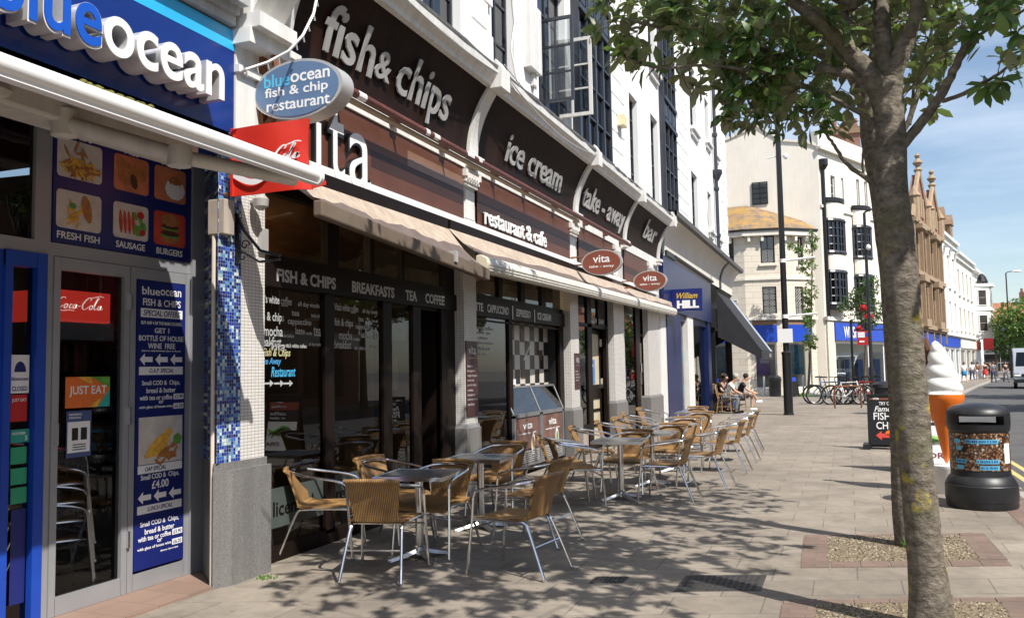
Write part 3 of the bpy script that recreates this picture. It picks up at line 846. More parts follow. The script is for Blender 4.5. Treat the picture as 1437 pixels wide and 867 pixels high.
PIL = [(5.40, 5.92), (9.93, 10.32), (14.42, 14.92), (17.45, 18.35), (20.75, 22.2)]
def prof(t):  # concave cove of the big fascia
    return 0.055 + 0.30 * t ** 2.0, 4.38 + 0.83 * t
FDIV = [(5.95, 6.15), (9.95, 10.22), (14.55, 14.75), (18.2, 18.38), (21.75, 21.95)]
# consoles between the fascia panels
for a, b in FDIV:
    m = M(); n = 12
    pr = [(-.02, 4.25)] + [(prof(i / n)[0] + 0.045, prof(i / n)[1]) for i in range(n + 1)] + [(-0.02, 5.2)]
    m.prism([(x, a, z) for x, z in pr], (0, b - a, 0))
    m.box(-.02, .14, a - .03, b + .03, 4.22, 4.36); m.box(-.02, .17, a - .05, b + .05, 4.30, 4.36)
    m.box(.4, .56, a - .02, b + .02, 5.18, 5.44); m.prism([(.4, a, 5.44), (.55, a, 5.44), (.475, a, 5.56)], (0, b - a, 0))
    build("bracket", m, TRIM, WB)
# frieze strip below, pilaster capitals and tiled piers
m = M(); m.box(-0.02, 0.05, 5.95, 21.98, 4.19, 4.38); build("frieze", m, TRIM, WB)
for i, (a, b) in enumerate(PIL):
    if i == 0: continue
    m = M(); m.box(-0.18, 0.0, a, b, 0.93, 4.2); p = build("pier", m, WTILE if i < 3 else WTILE, WB)
    m = M(); m.box(-0.18, 0.035, a - .03, b + .03, 0.0, 0.88); m.prism([(.035, a - .03, .88), (.0, a - .0, .93), (-.18, a, .93), (-.18, a - .03, .88)], (0, b - a + .03, 0))
    build("plinth", m, GRAN, p)
    m = M(); c = min(b, a + .42)
    m.box(-.02, .06, a - .03, c + .03, 4.02, 4.08); m.box(-.02, .04, a - .01, c + .01, 3.97, 4.02); m.box(-.02, .08, a - .05, c + .05, 4.08, 4.17); m.box(-.02, .03, a + .05, c - .05, 3.5, 3.54); m.box(-.02, .02, a + .06, c - .06, 3.56, 3.92)
    for k in range(5): m.lathe([(.028, 0), (.04, .03), (.028, .06)], (0.05, a + (c - a) * (k + .5) / 5, 4.04), 8)
    build("capital", m, TRIM, p)
# soffit/bulkhead that closes the top of the shop fronts behind the boards
m = M(); m.box(-0.18, -0.02, 5.92, 21.9, 3.36, 4.19); build("bulkhead", m, BROWN4, WB)
m = M(); m.box(0.02, 0.075, 5.95, 21.75, 3.435, 3.505)
build("white_ledge", m, LETW, WB)
# awning cassette shadow gap
# rail with worn paint on brackets under the frieze
m = M(); m.tube([(0.26, 6.3, 4.235), (0.26, 18.0, 4.225)], 0.042, 10)
rl = build("light_rail", m, PIPE, WB, smooth=True)
m = M()
for y in (6.9, 8.0, 9.2, 10.8, 12.0, 13.4, 15.2, 16.6, 17.9): m.box(0.03, 0.27, y, y + .03, 4.25, 4.28); m.box(0.05, .12, y - .05, y + .08, 4.24, 4.32)
build("rail_bracket", m, PIPE, rl)
m = M()
for y, l in ((6.95, .14), (8.35, .09), (8.55, .14), (9.45, .2), (9.8, .1), (17.75, .1)): m.tube([(0.26, y, 4.235), (0.26, y + l, 4.235)], 0.0435, 10)
build("worn_paint", m, LETW, rl)
m = M(); m.tube([(0.22, 6.3, 4.17), (0.22, 14.3, 4.165)], 0.03, 6); build("tan_trim", m, mat("tan_trim", (.4, .3, .2), .6), rl)

# interior of the cafe
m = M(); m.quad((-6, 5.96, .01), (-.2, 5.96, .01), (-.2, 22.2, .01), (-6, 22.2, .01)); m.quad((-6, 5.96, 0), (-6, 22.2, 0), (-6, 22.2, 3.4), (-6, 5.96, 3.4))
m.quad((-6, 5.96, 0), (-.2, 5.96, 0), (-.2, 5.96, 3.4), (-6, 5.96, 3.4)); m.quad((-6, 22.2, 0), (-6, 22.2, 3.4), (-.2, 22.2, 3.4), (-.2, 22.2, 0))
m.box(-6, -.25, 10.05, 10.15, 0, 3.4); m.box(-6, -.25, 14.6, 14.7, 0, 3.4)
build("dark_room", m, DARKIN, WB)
m = M(); m.quad((-6, 5.96, 3.36), (-6, 22.2, 3.36), (-.19, 22.2, 3.36), (-.19, 5.96, 3.36))
for i in range(5): m.prism([(-.3 - i * 1.1, 6.2, 3.33), (-.7 - i * 1.1, 6.2, 3.33), (-.7 - i * 1.1, 6.2, 3.1), (-.3 - i * 1.1, 6.2, 3.25)], (0, 7.8, 0))
build("wood_ceiling", m, WOODC, WB)

def ypx(x, v=-0.15, y=500): return fx(x, y, v).y
GX = -0.16
def frames(parent, lst, name="window_frame", mt=None, x0=GX - .05, x1=GX + .03):
    m = M()
    for a, b, c, e in lst: m.box(x0, x1, a, b, c, e)
    return build(name, m, mt or FRAME, parent)
def pane(parent, a, b, c, e, name="window_pane", x=GX, mt=None):
    m = M(); m.quad((x, a, c), (x, b, c), (x, b, e), (x, a, e)); return build(name, m, mt or GLASS, parent)
# bay 1: three transoms, band, two big windows, sidelight, door
B1 = (5.92, 9.93)
yA, yA2, yB, yB2, yC, yC2, yD, yD2 = [ypx(x) for x in (454, 467, 536, 548, 578, 589, 618, 637)]
t_ = [ypx(x) for x in (458, 474, 518, 524, 563, 567, 621)]
f1 = frames(WB, [(5.92, 9.93, 3.18, 3.36), (5.92, 9.93, 2.56, 2.64), (t_[0], t_[1], 2.64, 3.18), (t_[2], t_[3], 2.64, 3.18), (t_[4], t_[5], 2.64, 3.18), (t_[6], 9.93, 2.64, 3.18),
                 (yA, yA2, .1, 2.36), (yB, yB2, .1, 2.36), (yC, yC2, 0, 2.36), (yD, 9.93, 0, 2.36), (5.92, yC, 0.0, .13), (5.92, 6.0, .13, 2.36)])
for a, b in ((5.92, t_[0]), (t_[1], t_[2]), (t_[3], t_[4]), (t_[5], t_[6])): pane(WB, a, b, 2.64, 3.18, "transom_pane")
for a, b in ((6.0, yA), (yA2, yB), (yB2, yC)): pane(WB, a, b, .13, 2.36)
m = M(); m.box(GX - .1, GX + .06, 5.92, 9.93, 2.36, 2.56); bd = build("sign_band", m, FRAME, WB)
m = M()
for s_, x0, x1 in (("FISH & CHIPS", 381, 465), ("BREAKFASTS", 488, 548), ("TEA", 564, 580), ("COFFEE", 592, 619)):
    xm = (x0 + x1) / 2
    m.text(s_, (GX + .062, ypx(x0), 2.405), Y3, Z3, w=ypx(x1) - ypx(x0), h=.115, ex=.003, bold=.03)
build("lettering", m, LETG, bd)
# open glass door set back, handle plate
m = M(); d0, d1 = yC2 + .02, yD - .02
for a, b, c, e in ((d0, d0 + .07, 0.02, 2.3), (d1 - .07, d1, .02, 2.3), (d0, d1, .02, .22), (d0, d1, 2.2, 2.3), (d0, d1, .95, 1.05)): m.box(-.75, -.70, a, b, c, e)
dr = build("door", m, FRAME, WB)
m = M(); m.quad((-.73, d0, .02), (-.73, d1, .02), (-.73, d1, 2.3), (-.73, d0, 2.3)); build("pane", m, GLASS, dr)
m = M(); m.box(-.70, -.69, d1 - .16, d1 - .08, 1.15, 1.45); build("handle", m, CHALK, dr)
m = M(); m.box(-.75, -.16, yC2 - .03, yC2, 0, 2.36); m.box(-.75, -.16, yD, yD + .03, 0, 2.36); m.box(-.75, -.16, yC2, yD, 2.33, 2.36); build("door_lining", m, FRAME, WB)
# writing on the glass (white vinyl words, chalk notes, etched band)
def vinyl(parent, a, w, top=2.33):
    m = M(); x = GX + .004
    rows = [("Vita's white coffee", 0, .52, .075, 0), ("all day meals", .62, .36, .055, .03), ("fish & chips", 0, .40, .10, .15), ("tea", .52, .12, .045, .12), ("cappuccino", .46, .38, .07, .19), ("latte", .36, .1, .03, .06),
            ("mocha", .10, .28, .09, .27), ("latte", .58, .15, .06, .27), ("tea", .88, .12, .09, .25), ("breakfast", 0, .36, .085, .365), ("breakfast", .40, .16, .035, .33), ("vita's white coffee", .42, .34, .04, .415), ("all day meals", .80, .20, .04, .40), ("mocha", .75, .1, .03, .3), ("hot & cold", .84, .14, .035, .13)]
    for s_, u, ww, h, dz in rows:
        m.text(s_, (x, a + u * w, top - dz - h - .04), Y3, Z3, w=ww * w, h=h, ex=.001)
    return build("window_lettering", m, CHALK, parent)
vinyl(WB, 6.02, (yA - 6.06)); vinyl(WB, yA2 + .04, (yB - yA2 - .1))
for s_, px0, py, px1, hh, cm in (("Vita", 379, 492, 399, .085, CHALK), ("Fish & Chips", 368, 503, 407, .09, mat("chalk_yellow", (.5, .47, .25), .8)), ("Take Away", 362, 514, 394, .075, mat("chalk_blue", (.05, .3, .6), .8)), ("Restaurant", 380, 529, 414, .09, mat("chalk_bright_blue", (.06, .4, .7), .8))):
    m = M(); p = fx(px0, py, GX); q = fx(px1, py, GX)
    m.text(s_, (GX + .004, max(p.y, 6.03), p.z), Y3, Z3, w=q.y - max(p.y, 6.03), h=hh, ex=.001, shear=.25)
    build("chalk_writing", m, cm, WB)
m = M()
for px in (369, 384, 397):
    p = fx(px, 538, GX)
    m.poly((GX + .004, max(6.02, p.y), p.z), Y3, Z3, [(0, -.008), (.09, -.008), (.09, -.03), (.14, 0), (.09, .03), (.09, .008), (0, .008)], .001)
build("chalk_arrows", m, CHALK, WB)
m = M()
etch = mat("etched_glass_band", (.07, .085, .08), .35, var=.2)
m.quad((GX + .003, 6.0, .28), (GX + .003, yA, .28), (GX + .003, yA, .62), (GX + .003, 6.0, .62)); m.quad((GX + .003, yA2, .28), (GX + .003, yB, .28), (GX + .003, yB, .62), (GX + .003, yA2, .62))
eb = build("etched_band", m, etch, WB)
m = M(); m.text("licensed", (GX + .006, 6.25, .38), Y3, Z3, w=.6, cap=.13, ex=.001); m.text("restaurant", (GX + .006, yA2 + .06, .38), Y3, Z3, w=.78, cap=.13, ex=.001)
build("lettering", m, FRAME, eb)
# notice and poster in the sidelight
m = M(); m.box(GX - .02, GX - .012, yB2 + .08, yC - .1, 1.95, 2.2); m.box(GX - .02, GX - .012, yB2 + .05, yB2 + .2, 1.4, 1.75); build("notice", m, mat("tan_paper", (.5, .4, .28), .8), WB)
m = M(); m.text("Vita", (GX - .011, yB2 + .12, 2.04), Y3, Z3, w=.16, h=.06, ex=.001); build("notice_lettering", m, RED, WB)
# thin wall board "vita" on pier 2
def menu_board(yy0, yy1, z0, z1, n, label):
    t = thing("menu_board", label, "menu board", (0.0, (yy0 + yy1) / 2, z0))
    m = M(); m.box(0.002, .014, yy0, yy1, z0, z1); build("panel", m, MAROON, t)
    m = M(); ww = yy1 - yy0
    m.text("vita", (.015, yy0 + .2 * ww, z1 - .17), Y3, Z3, w=.6 * ww, h=.11, ex=.002)
    m.box(.015, .016, yy0 + .25 * ww, yy0 + .75 * ww, z1 - .22, z1 - .214)
    for i in range(n):
        z = z1 - .34 - i * (z1 - z0 - .42) / n
        m.text(["all day breakfast", "burgers", "veggie burgers", "chicken & chips", "pie & chips", "omelettes", "homemade meals", "jacket potatoes", "roasts & more"][i % 9], (.015, yy0 + .06 * ww, z), Y3, Z3, w=ww * (.5 + .35 * ((i * 7) % 5) / 4), h=.035, ex=.001)
    build("lettering", m, LETG, t)
menu_board(ypx(654, .01), 10.31, 1.02, 1.98, 9, "tall maroon menu board headed vita on the tiled pier beside the first cafe door")
menu_board(14.6, 14.91, 1.25, 1.88, 4, "short maroon menu board on the tiled pier right of the ice cream counter")

# bay 2: transoms, band, window, checkered kitchen wall with ice cream counter in front
c_ = [ypx(x) for x in (700, 705, 731, 737, 760, 766, 786)]
frames(WB, [(10.32, 14.42, 3.18, 3.36), (10.32, 14.42, 2.56, 2.64), (c_[0], c_[1], 2.64, 3.18), (c_[2], c_[3], 2.64, 3.18), (c_[4], c_[5], 2.64, 3.18), (10.32, ypx(716), 0, .13), (ypx(713), ypx(718), 0, 2.36), (14.2, 14.42, 0, 2.36), (10.32, 14.42, 2.28, 2.30)])
for a, b in ((10.32, c_[0]), (c_[1], c_[2]), (c_[3], c_[4]), (c_[5], 14.4)): pane(WB, a, b, 2.64, 3.18, "transom_pane")
pane(WB, 10.32, ypx(713), .13, 2.34)
m = M(); m.box(GX - .1, GX + .06, 10.32, 14.42, 2.34, 2.56); bd = build("sign_band", m, FRAME, WB)
m = M()
for s_, x0, x1 in (("LATTE", 655, 674), ("CAPPUCCINO", 680, 710), ("ESPRESSO", 721, 741), ("ICE CREAM", 751, 770)):
    m.text(s_, (GX + .062, max(10.34, ypx(x0)), 2.40), Y3, Z3, w=ypx(x1) - max(10.34, ypx(x0)), h=.115, ex=.003, bold=.03)
for x in (715.5, 746.5): m.box(GX + .062, GX + .068, ypx(x) - .02, ypx(x) + .02, 2.35, 2.55)
build("lettering", m, LETG, bd)
m = M()
for i in range(6):
    m.text(["Vita's white coffee", "all day meals  tea", "fish & chips", "cappuccino mocha", "breakfast", "latte"][i], (GX + .004, 10.36, 2.16 - i * .07), Y3, Z3, w=.9 - .1 * (i % 3), h=.05, ex=.001)
build("window_lettering", m, CHALK, WB)
# checkered wall
def checkmat():
    m, t, b = _new("checker_tiles"); k = t.links.new
    tc, cb = wallvec(t); ck = N(t, "ShaderNodeTexChecker", Scale=4.35); ck.inputs['Color1'].default_value = (.62, .58, .52, 1); ck.inputs['Color2'].default_value = (.012, .012, .012, 1)
    k(cb.outputs[0], ck.inputs[0]); k(ck.outputs[0], b.inputs['Base Color']); b.inputs['Roughness'].default_value = .3
    return m
y0, y1 = ypx(718, -.35), ypx(776, -.35)
m = M(); m.box(-.40, -.35, y0, y1, .1, 2.34); build("checkered_wall", m, checkmat(), WB)
m = M(); m.box(-.40, -.17, y1, 14.2, .0, 2.34); build("dark_panel", m, BLACK, WB)
m = M()
for px, py in ((733, 473), (759, 498), (734, 524)):
    p = fx(px, py, -.345); m.box(-.349, -.343, p.y - .09, p.y + .09, p.z - .08, p.z + .08)
build("picture_tile", m, mat("dull_brown_tile", (.10, .05, .03), .4, var=.5, scale=20), WB)
m = M(); p, q = fx(735, 505, -.3), fx(746, 479, -.3); m.tube([p, q], .012, 6); m.box(-.34, -.33, fx(719, 535, -.33).y, fx(724, 535, -.33).y, fx(719, 540, -.33).z, fx(719, 532, -.33).z); build("strip_lamp", m, LETW, WB)

# bay 3: window, brown door with cream panels standing open
a3 = [ypx(x) for x in (811, 824, 830, 848, 862)]
frames(WB, [(14.92, 17.45, 3.18, 3.36), (14.92, a3[4], 2.40, 2.47), (a3[1], a3[2], 0, 3.2), (a3[3] + .1, a3[4], 0, 2.42), (14.92, a3[1], .45, .55), (a3[2] + .48, a3[2] + .54, 2.47, 3.2), (14.92, a3[1], 0, .1), (a3[4] - .05, 17.45, 0, 3.2)])
pane(WB, 14.92, a3[1], .55, 3.18); pane(WB, 14.92, a3[1], .1, .45, "lower_panel", mt=mat("pink_tiled_panel", (.42, .34, .30), .3)); pane(WB, a3[2], 17.4, 2.47, 3.18, "transom_pane")
m = M(); y0, y1 = a3[2], a3[3] + .1
for a, b, c, e in ((y0, y0 + .1, .02, 2.38), (y1 - .1, y1, .02, 2.38), (y0 + .1, y1 - .1, 1.0, 1.28), (y0 + .1, y1 - .1, .02, .12), (y0 + .1, y1 - .1, 2.3, 2.38), (y0 + .1, y1 - .1, .45, .5), (y0 + .1, y1 - .1, .75, .8)): m.box(-.30, -.25, a, b, c, e)
dr = build("door", m, FRAME, WB)
m = M(); m.box(-.29, -.27, y0 + .1, y1 - .1, .12, 1.0); m.box(-.29, -.27, y0 + .1, y1 - .1, 1.28, 2.3); build("door_panel", m, mat("cream_door_panel", (.52, .46, .33), .5), dr)
m = M(); m.box(-.25, -.20, y1 - .08, y1 - .03, 1.2, 1.4); m.box(-.25, -.2, y1 - .09, y1 - .02, 2.05, 2.2); build("handle", m, STEEL, dr)
m = M(); m.text("TRADITIONAL FOR YOU", (GX + .004, 14.95, 2.50), Y3, Z3, w=.6, h=.10, ex=.001); m.text("EAT IN OR TAKE AWAY", (GX + .004, a3[2] + .02, 2.50), Y3, Z3, w=1.0, h=.10, ex=.001); build("window_lettering", m, LETW, WB)
m = M()
for (a, z, cm) in ((15.0, 2.2, YEL), (15.02, 2.02, GRN), (15.0, 1.85, REDF)): m.box(GX + .002, GX + .004, a, a + .12, z, z + .1)
build("menu_sticker", m, YEL, WB)
PB = mat("blue_poster", (.06, .2, .5), .4, var=.5, scale=14)
m = M(); m.box(GX + .002, GX + .005, 14.97, 15.32, .95, 1.75); m.box(-.268, -.264, y0 + .14, y0 + .62, 1.3, 1.78); build("poster", m, PB, WB)
m = M(); m.box(GX + .006, GX + .008, 15.08, 15.25, 1.3, 1.6); m.text("vita", (-.263, y0 + .2, 1.64), Y3, Z3, w=.3, h=.08, ex=.001); m.text("FISH", (GX + .006, 15.0, 1.66), Y3, Z3, w=.26, h=.06, ex=.001); build("poster_print", m, LETW, WB)
# bay 4: narrow glazing and grey-brown side door with entry phone
b4 = [ypx(x) for x in (885, 892, 897, 909)]
frames(WB, [(18.35, 20.75, 3.18, 3.36), (b4[1], b4[2], 0, 3.2), (b4[2], 20.75, 2.36, 2.42), (b4[3], 20.75, 0, 3.2), (18.35, 18.42, 0, 3.2)])
pane(WB, 18.35, b4[1], 0, 3.18); pane(WB, b4[2], b4[3], 2.42, 3.18, "transom_pane")
m = M(); m.box(-.24, -.19, b4[2] + .01, b4[3] - .01, .02, 2.35)
for z0, z1 in ((.2, .9), (1.2, 2.2)): m.box(-.19, -.175, b4[2] + .15, b4[3] - .15, z0, z1)
dr = build("door", m, mat("grey_brown_door", (.12, .10, .085), .5, var=.12), WB)
m = M(); m.box(-.17, -.14, b4[2] + .5, b4[2] + .78, 1.02, 1.35); m.box(-.17, -.13, b4[2] + .1, b4[2] + .2, 1.5, 1.7); build("entry_panel", m, STEEL, dr)

# ------------------------------------------------------------------ the brown fascia signs (each its own sign)
def fascia_sign(a, b, label, words):
    t = thing("fascia_sign", label, "shop sign", (0.1, (a + b) / 2, 4.38))
    m = M(); n = 10
    pr = [prof(i / n) for i in range(n + 1)]
    m.strip(pr, a, b); 
    build("panel", m, BROWN, t, smooth=True)
    m = M()
    for s_, ya, yb, z, h, kw in words:
        def wp(u, v, e, ya=ya, z=z):
            tt = (z + v - 4.38) / .83; x, zz = prof(max(0, min(1, tt))); return Vector((x + .02 + e, ya + u, zz if 0 <= tt <= 1 else z + v))
        m.text(s_, (0, 0, 0), Y3, Z3, w=yb - ya, ex=.018, warp=wp, bold=.012, **({'h': h} if kw != 'cap' else {'cap': h}))
    build("lettering", m, LETG, t)
q = lambda x, y, v=.16: fx(x, y, v)
fascia_sign(6.15, 9.95, "wide dark brown fascia panel lettered fish & chips", [("fish", q(457, 66).y, q(527, 100).y, q(459, 67).z, .44, 'cap'), ("&", q(530, 105).y, q(551, 117).y, q(545, 118, .12).z, .27, 'h'), ("chips", q(560, 125).y, q(632, 160).y, q(617, 161).z, .44, 'cap')])
fascia_sign(10.22, 14.55, "dark brown fascia panel lettered ice cream", [("ice cream", q(714, 222).y, q(790, 264).y, q(714, 224).z, .40, 'cap')])
fascia_sign(14.75, 18.2, "dark brown fascia panel lettered take - away", [("take - away", q(820, 287).y, q(877, 325).y, q(826, 290).z, .40, 'cap')])
fascia_sign(18.38, 21.75, "small dark brown fascia panel lettered bar", [("bar", q(904, 330).y, q(920, 343).y, q(904, 332).z, .42, 'cap')])

# boards under the rail: "vita", "restaurant & cafe", plain ones
def board(a, b, label, reflection_stripes, words, seg=4, side=0):
    t = thing("shop_board", label, "shop sign", (0.03, (a + b) / 2, 3.5))
    zz = [3.505, 3.66, 3.83, 4.0, 4.19]
    m = M(); m.box(.021, .03, a, b, 3.505, 4.19); build("panel", m, BROWN2, t)
    for k, (mt_, y0, y1, z0, z1) in enumerate(reflection_stripes):
        m = M(); m.box(.03, .0312, a + y0 * (b - a), a + y1 * (b - a), z0, z1); build("stripe", m, mt_, t)  # bands are street reflections put into the board colour
    if words:
        s_, ya, yb, z, h, kw, dp = words
        m = M(); m.text(s_, (.04, ya, z), Y3, Z3, w=yb - ya, ex=dp, bold=.015, **({'h': h} if kw == 'h' else {'cap': h}))
        build("lettering", m, LETW, t)
        m = M(); m.text(s_, (.034, ya - .012, z - .012), Y3, Z3, w=yb - ya + .024, ex=dp * .8, **({'h': h + .02} if kw == 'h' else {'cap': h}))
        build("letter_backing", m, BLACK, t)
vz = lambda x, y: fx(x, y, .08)
board(5.95, 9.9, "brown board with painted reflections and the large white name vita over the first cafe awning", [(BROWN4, .42, 1, 3.70, 3.88), (BROWN3, .62, 1, 3.885, 4.06)], None)
vb = bpy.data.objects["shop_board"]
LA, LB = M(), M()
for s_, x0, x1, yb_, yt_ in (("v", 400, 434, 248, 178), ("i", 446.6, 454.2, 241, 142), ("t", 465.7, 486.8, 253.5, 154.6), ("a", 493.6, 523, 264, 189)):
    xm = (x0 + x1) / 2; p0, p1 = fx(x0, yb_, .10), fx(x1, yb_, .10); zb_, zt_ = fx(xm, yb_, .10).z, fx(xm, yt_, .10).z
    y0_, w_ = p0.y, p1.y - p0.y
    LA.text(s_, (.075, y0_, zb_), Y3, Z3, w=w_, h=zt_ - zb_, ex=.004, res=8, bold=.0); LB.text(s_, (.034, y0_ - .025, zb_ - .012), Y3, Z3, w=w_ + .03, h=zt_ - zb_ + .01, ex=.04, res=8, bold=.012)
build("lettering", LA, LETW, vb); build("letter_backing", LB, BLACK, vb)
board(10.34, 14.4, "brown board with painted reflections, lettered restaurant & cafe", [(BROWN4, 0, 1, 3.68, 3.84)], ("restaurant & cafe", fx(679, 310, .05).y, fx(766, 350, .05).y, fx(680, 314, .05).z, .24, 'cap', .03))
board(14.94, 17.4, "brown board with painted reflections behind the nearer vita oval sign", [(BROWN4, 0, 1, 3.8, 3.95)], None)
board(18.37, 20.7, "narrow brown board with painted reflections behind the farther vita oval sign", [(BROWN4, 0, 1, 3.7, 3.85)], None)

# a real cafe ceiling lamp; the others are added to brighten the wood ceiling
BULB = bpy.data.materials.new("warm_bulb_and_fill"); BULB.use_nodes = True
bb_ = BULB.node_tree.nodes['Principled BSDF']; bb_.inputs['Emission Color'].default_value = (1, .75, .45, 1); bb_.inputs['Emission Strength'].default_value = 8
for k, (x, y) in enumerate(((-1.0, 6.7), (-2.2, 8.2), (-1.6, 11.3), (-1.6, 13.2))):
    m = M(); m.lathe([(.05, 0), (.05, .015)], (x, y, 3.03), 12); build("ceiling_lamp_and_fill", m, BULB, WB)
    ld = bpy.data.lights.new("ceiling_lamp_and_fill", 'POINT'); ld.energy = 14; ld.color = (1, .72, .42); ld.shadow_soft_size = .06
    lo_ = bpy.data.objects.new("ceiling_lamp_and_fill_light", ld); COL.objects.link(lo_); lo_.location = (x, y, 2.95)
# ================================================================== BLUE CHIP SHOP (left)
BO = thing("chip_shop", "chip shop with navy fascia, grey glazed doors and a mosaic reveal at the left", "shop", (-0.5, 4.5, 0))
a, b = fx(317, 38, .05), fx(317, 67, .05)
FZ1, FZC = a.z, b.z
m = M(); m.box(-.45, .05, -4, 5.46, 3.33, FZC); build("fascia", m, NAVY, BO)
m = M(); m.box(-.6, .053, -4, 5.462, FZC, FZ1); build("fascia_band", m, CYAN, BO)
m = M(); m.box(-.6, .10, -4, 5.42, FZ1 + .02, FZ1 + .10); m.box(-.6, .22, -4, 5.43, FZ1 + .16, FZ1 + .5)
m.box(-.6, .14, -4, 5.42, FZ1 + .10, FZ1 + .16)
build("cornice", m, mat("grey_soffit", (.42, .42, .42), .6, streak=.2), BO)
m = M(); m.box(-8, -.1, -4, 5.2, FZ1 + .3, 12); build("wall", m, WHITE, BO)
# channel letters
LX = .25
lz = lambda x, y: fx(x, y, LX)
def chan(s_, x0, x1, cm, nm):
    m = M(); y0, y1 = lz(x0, 70).y, lz(x1, 100).y
    base = lz(314, 141).z; hh = lz(314, 87).z - base
    m.text(s_, (.07, y0, base), Y3, Z3, w=y1 - y0, cap=hh / .555 * .73, ex=LX - .07, bold=.012, res=10)
    r = build(nm, m, LETRET, BO)
    m = M(); m.text(s_, (LX + .001, y0, base), Y3, Z3, w=y1 - y0, cap=hh / .555 * .73, ex=.008, bold=.012, res=10)
    f = build("letter_face", m, cm, BO); f.parent = r
    if cm is LETB:
        m = M(); m.text(s_, (LX - .004, y0 - .012, base - .012), Y3, Z3, w=y1 - y0 + .024, cap=hh / .555 * .73 + .024, ex=.004, bold=.016, res=10); f = build("letter_rim", m, LETW, BO); f.parent = r
chan("blue", -14, 141, LETB, "channel_letters"); chan("ocean", 145, 314, LETW, "channel_letters")
# door screen at the back of the recess
SX = -.5
sx = lambda x, y=500: fx(x, y, SX).y
yl, ym = 3.40, 4.15
m = M()
def S(a, b, c, e, k0=-.06, k1=0.0): m.box(SX + k0, SX + k1, a, b, c, e)
S(-4, 5.75, 3.31, 3.42); S(-4, 5.75, 2.43, 2.52); S(4.15, 4.275, 2.52, 3.31); S(5.6, 5.75, 0, 3.31, -.06, .03); S(4.243, 4.30, 0, 2.43)
fr = build("door_screen", m, GREYF, BO)
m = M()
for a, b in ((4.302, 4.965), (4.972, 5.598)):
    l = .075
    m.box(SX - .05, SX + .01, a, a + l * .7, .02, 2.425); m.box(SX - .05, SX + .01, b - l * .7, b, .02, 2.425); m.box(SX - .05, SX + .01, a + .05, b - .05, .02, .14); m.box(SX - .05, SX + .01, a + .05, b - .05, 2.34, 2.425)
dl = build("double_door", m, GREYF, BO)
m = M(); m.quad((SX - .02, 4.34, .1), (SX - .02, 4.93, .1), (SX - .02, 4.93, 2.36), (SX - .02, 4.34, 2.36)); p = build("pane", m, GLASSD, BO); p.parent = dl
m = M()
for z in (.35, 1.25, 2.1): m.box(SX + .01, SX + .03, 4.958, 4.978, z, z + .12)
m.box(SX + .01, SX + .04, 4.318, 4.335, 1.15, 1.3)
p = build("hinge", m, STEEL, BO); p.parent = dl
m = M(); S(3.93, 3.985, 0, 2.43, -.07, .02); S(4.165, 4.24, 0, 2.43, -.07, .02); S(3.93, 4.24, 2.33, 2.43, -.065, .015); S(-4, 3.93, 0, 2.43, -.06, 0)
bl = build("blue_door", m, BLUEF, BO)
m = M(); m.quad((SX - .03, 3.985, 0), (SX - .03, 4.165, 0), (SX - .03, 4.165, 2.35), (SX - .03, 3.985, 2.35)); p = build("pane", m, GLASS, BO); p.parent = bl
m = M(); m.quad((SX - .03, -4, 2.52), (SX - .03, 4.15, 2.52), (SX - .03, 4.15, 3.31), (SX - .03, -4, 3.31)); build("transom_pane", m, GLASS, BO)
# recess: ceiling, step, room
m = M(); m.box(-.6, .05, -4, 5.4, 3.42, 3.5); build("soffit", m, GREYF, BO)
m = M(); m.prism([(-.02, -4, 0), (-.02, 5.333, 0), (-.50, 5.75, 0), (-.62, 5.74, 0), (-.62, -4, 0)], (0, 0, .018)); build("tiled_step", m, TERR, BO)
m = M(); m.quad((-4.5, -4, 0.01), (-.56, -4, 0.01), (-.56, 5.3, 0.01), (-4.5, 5.3, .01)); m.quad((-4.5, -4, 0), (-4.5, 5.3, 0), (-4.5, 5.3, 3.4), (-4.5, -4, 3.4)); m.quad((-4.5, 5.3, 0), (-.6, 5.62, 0), (-.6, 5.62, 3.4), (-4.5, 5.3, 3.4)); m.quad((-4.5, -4, 3.4), (-4.5, 5.3, 3.4), (-.56, 5.3, 3.4), (-.56, -4, 3.4)); m.quad((-4.5, -4, 0), (-4.5, -4, 3.4), (-.5, -4, 3.4), (-.5, -4, 0))
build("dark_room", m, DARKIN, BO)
# mosaic pier between the two shops
m = M(); m.prism([(-.52, 5.79, .93), (0.0, 5.345, .93), (0.0, 5.62, .93), (-.2, 5.79, .93)], (0, 0, 2.42)); build("mosaic_pier", m, MOSAIC, BO)
m = M(); m.box(-.2, 0.001, 5.622, 5.92, .93, 3.4); build("tiled_pier", m, WTILE, BO)
m = M(); m.prism([(-.52, 5.785, 0), (-.02, 5.335, 0), (.05, 5.47, 0), (.05, 5.95, 0), (-.2, 5.95, 0)], (0, 0, .87)); m.prism([(-.52, 5.787, .87), (-.02, 5.34, .87), (.02, 5.45, .87), (.02, 5.93, .87), (-.2, 5.93, .87)], (0, 0, .06))
build("granite_plinth", m, GRAN, BO)
m = M(); m.box(-.1, .06, 5.47, 5.94, 3.4, 4.22); m.box(-.1, .10, 5.5, 5.92, 3.44, 3.50); m.box(-.1, .1, 5.46, 5.95, 4.0, 4.06); m.box(-.1, .22, 5.44, 5.97, 4.22, 4.34); m.box(-.1, .3, 5.46, 5.95, 4.34, 4.46)
m.box(-.1, .18, 5.5, 5.93, 4.46, 5.35); m.prism([(.18, 5.52, 5.3), (.44, 5.52, 5.3), (.40, 5.52, 4.85), (.26, 5.52, 4.62), (.18, 5.52, 4.5)], (0, .4, 0))
for k in range(5): m.box(.44, .46, 5.53 + k * .08, 5.575 + k * .08, 4.85, 5.28)
m.box(-.1, .55, 5.44, 5.98, 5.35, 5.6)
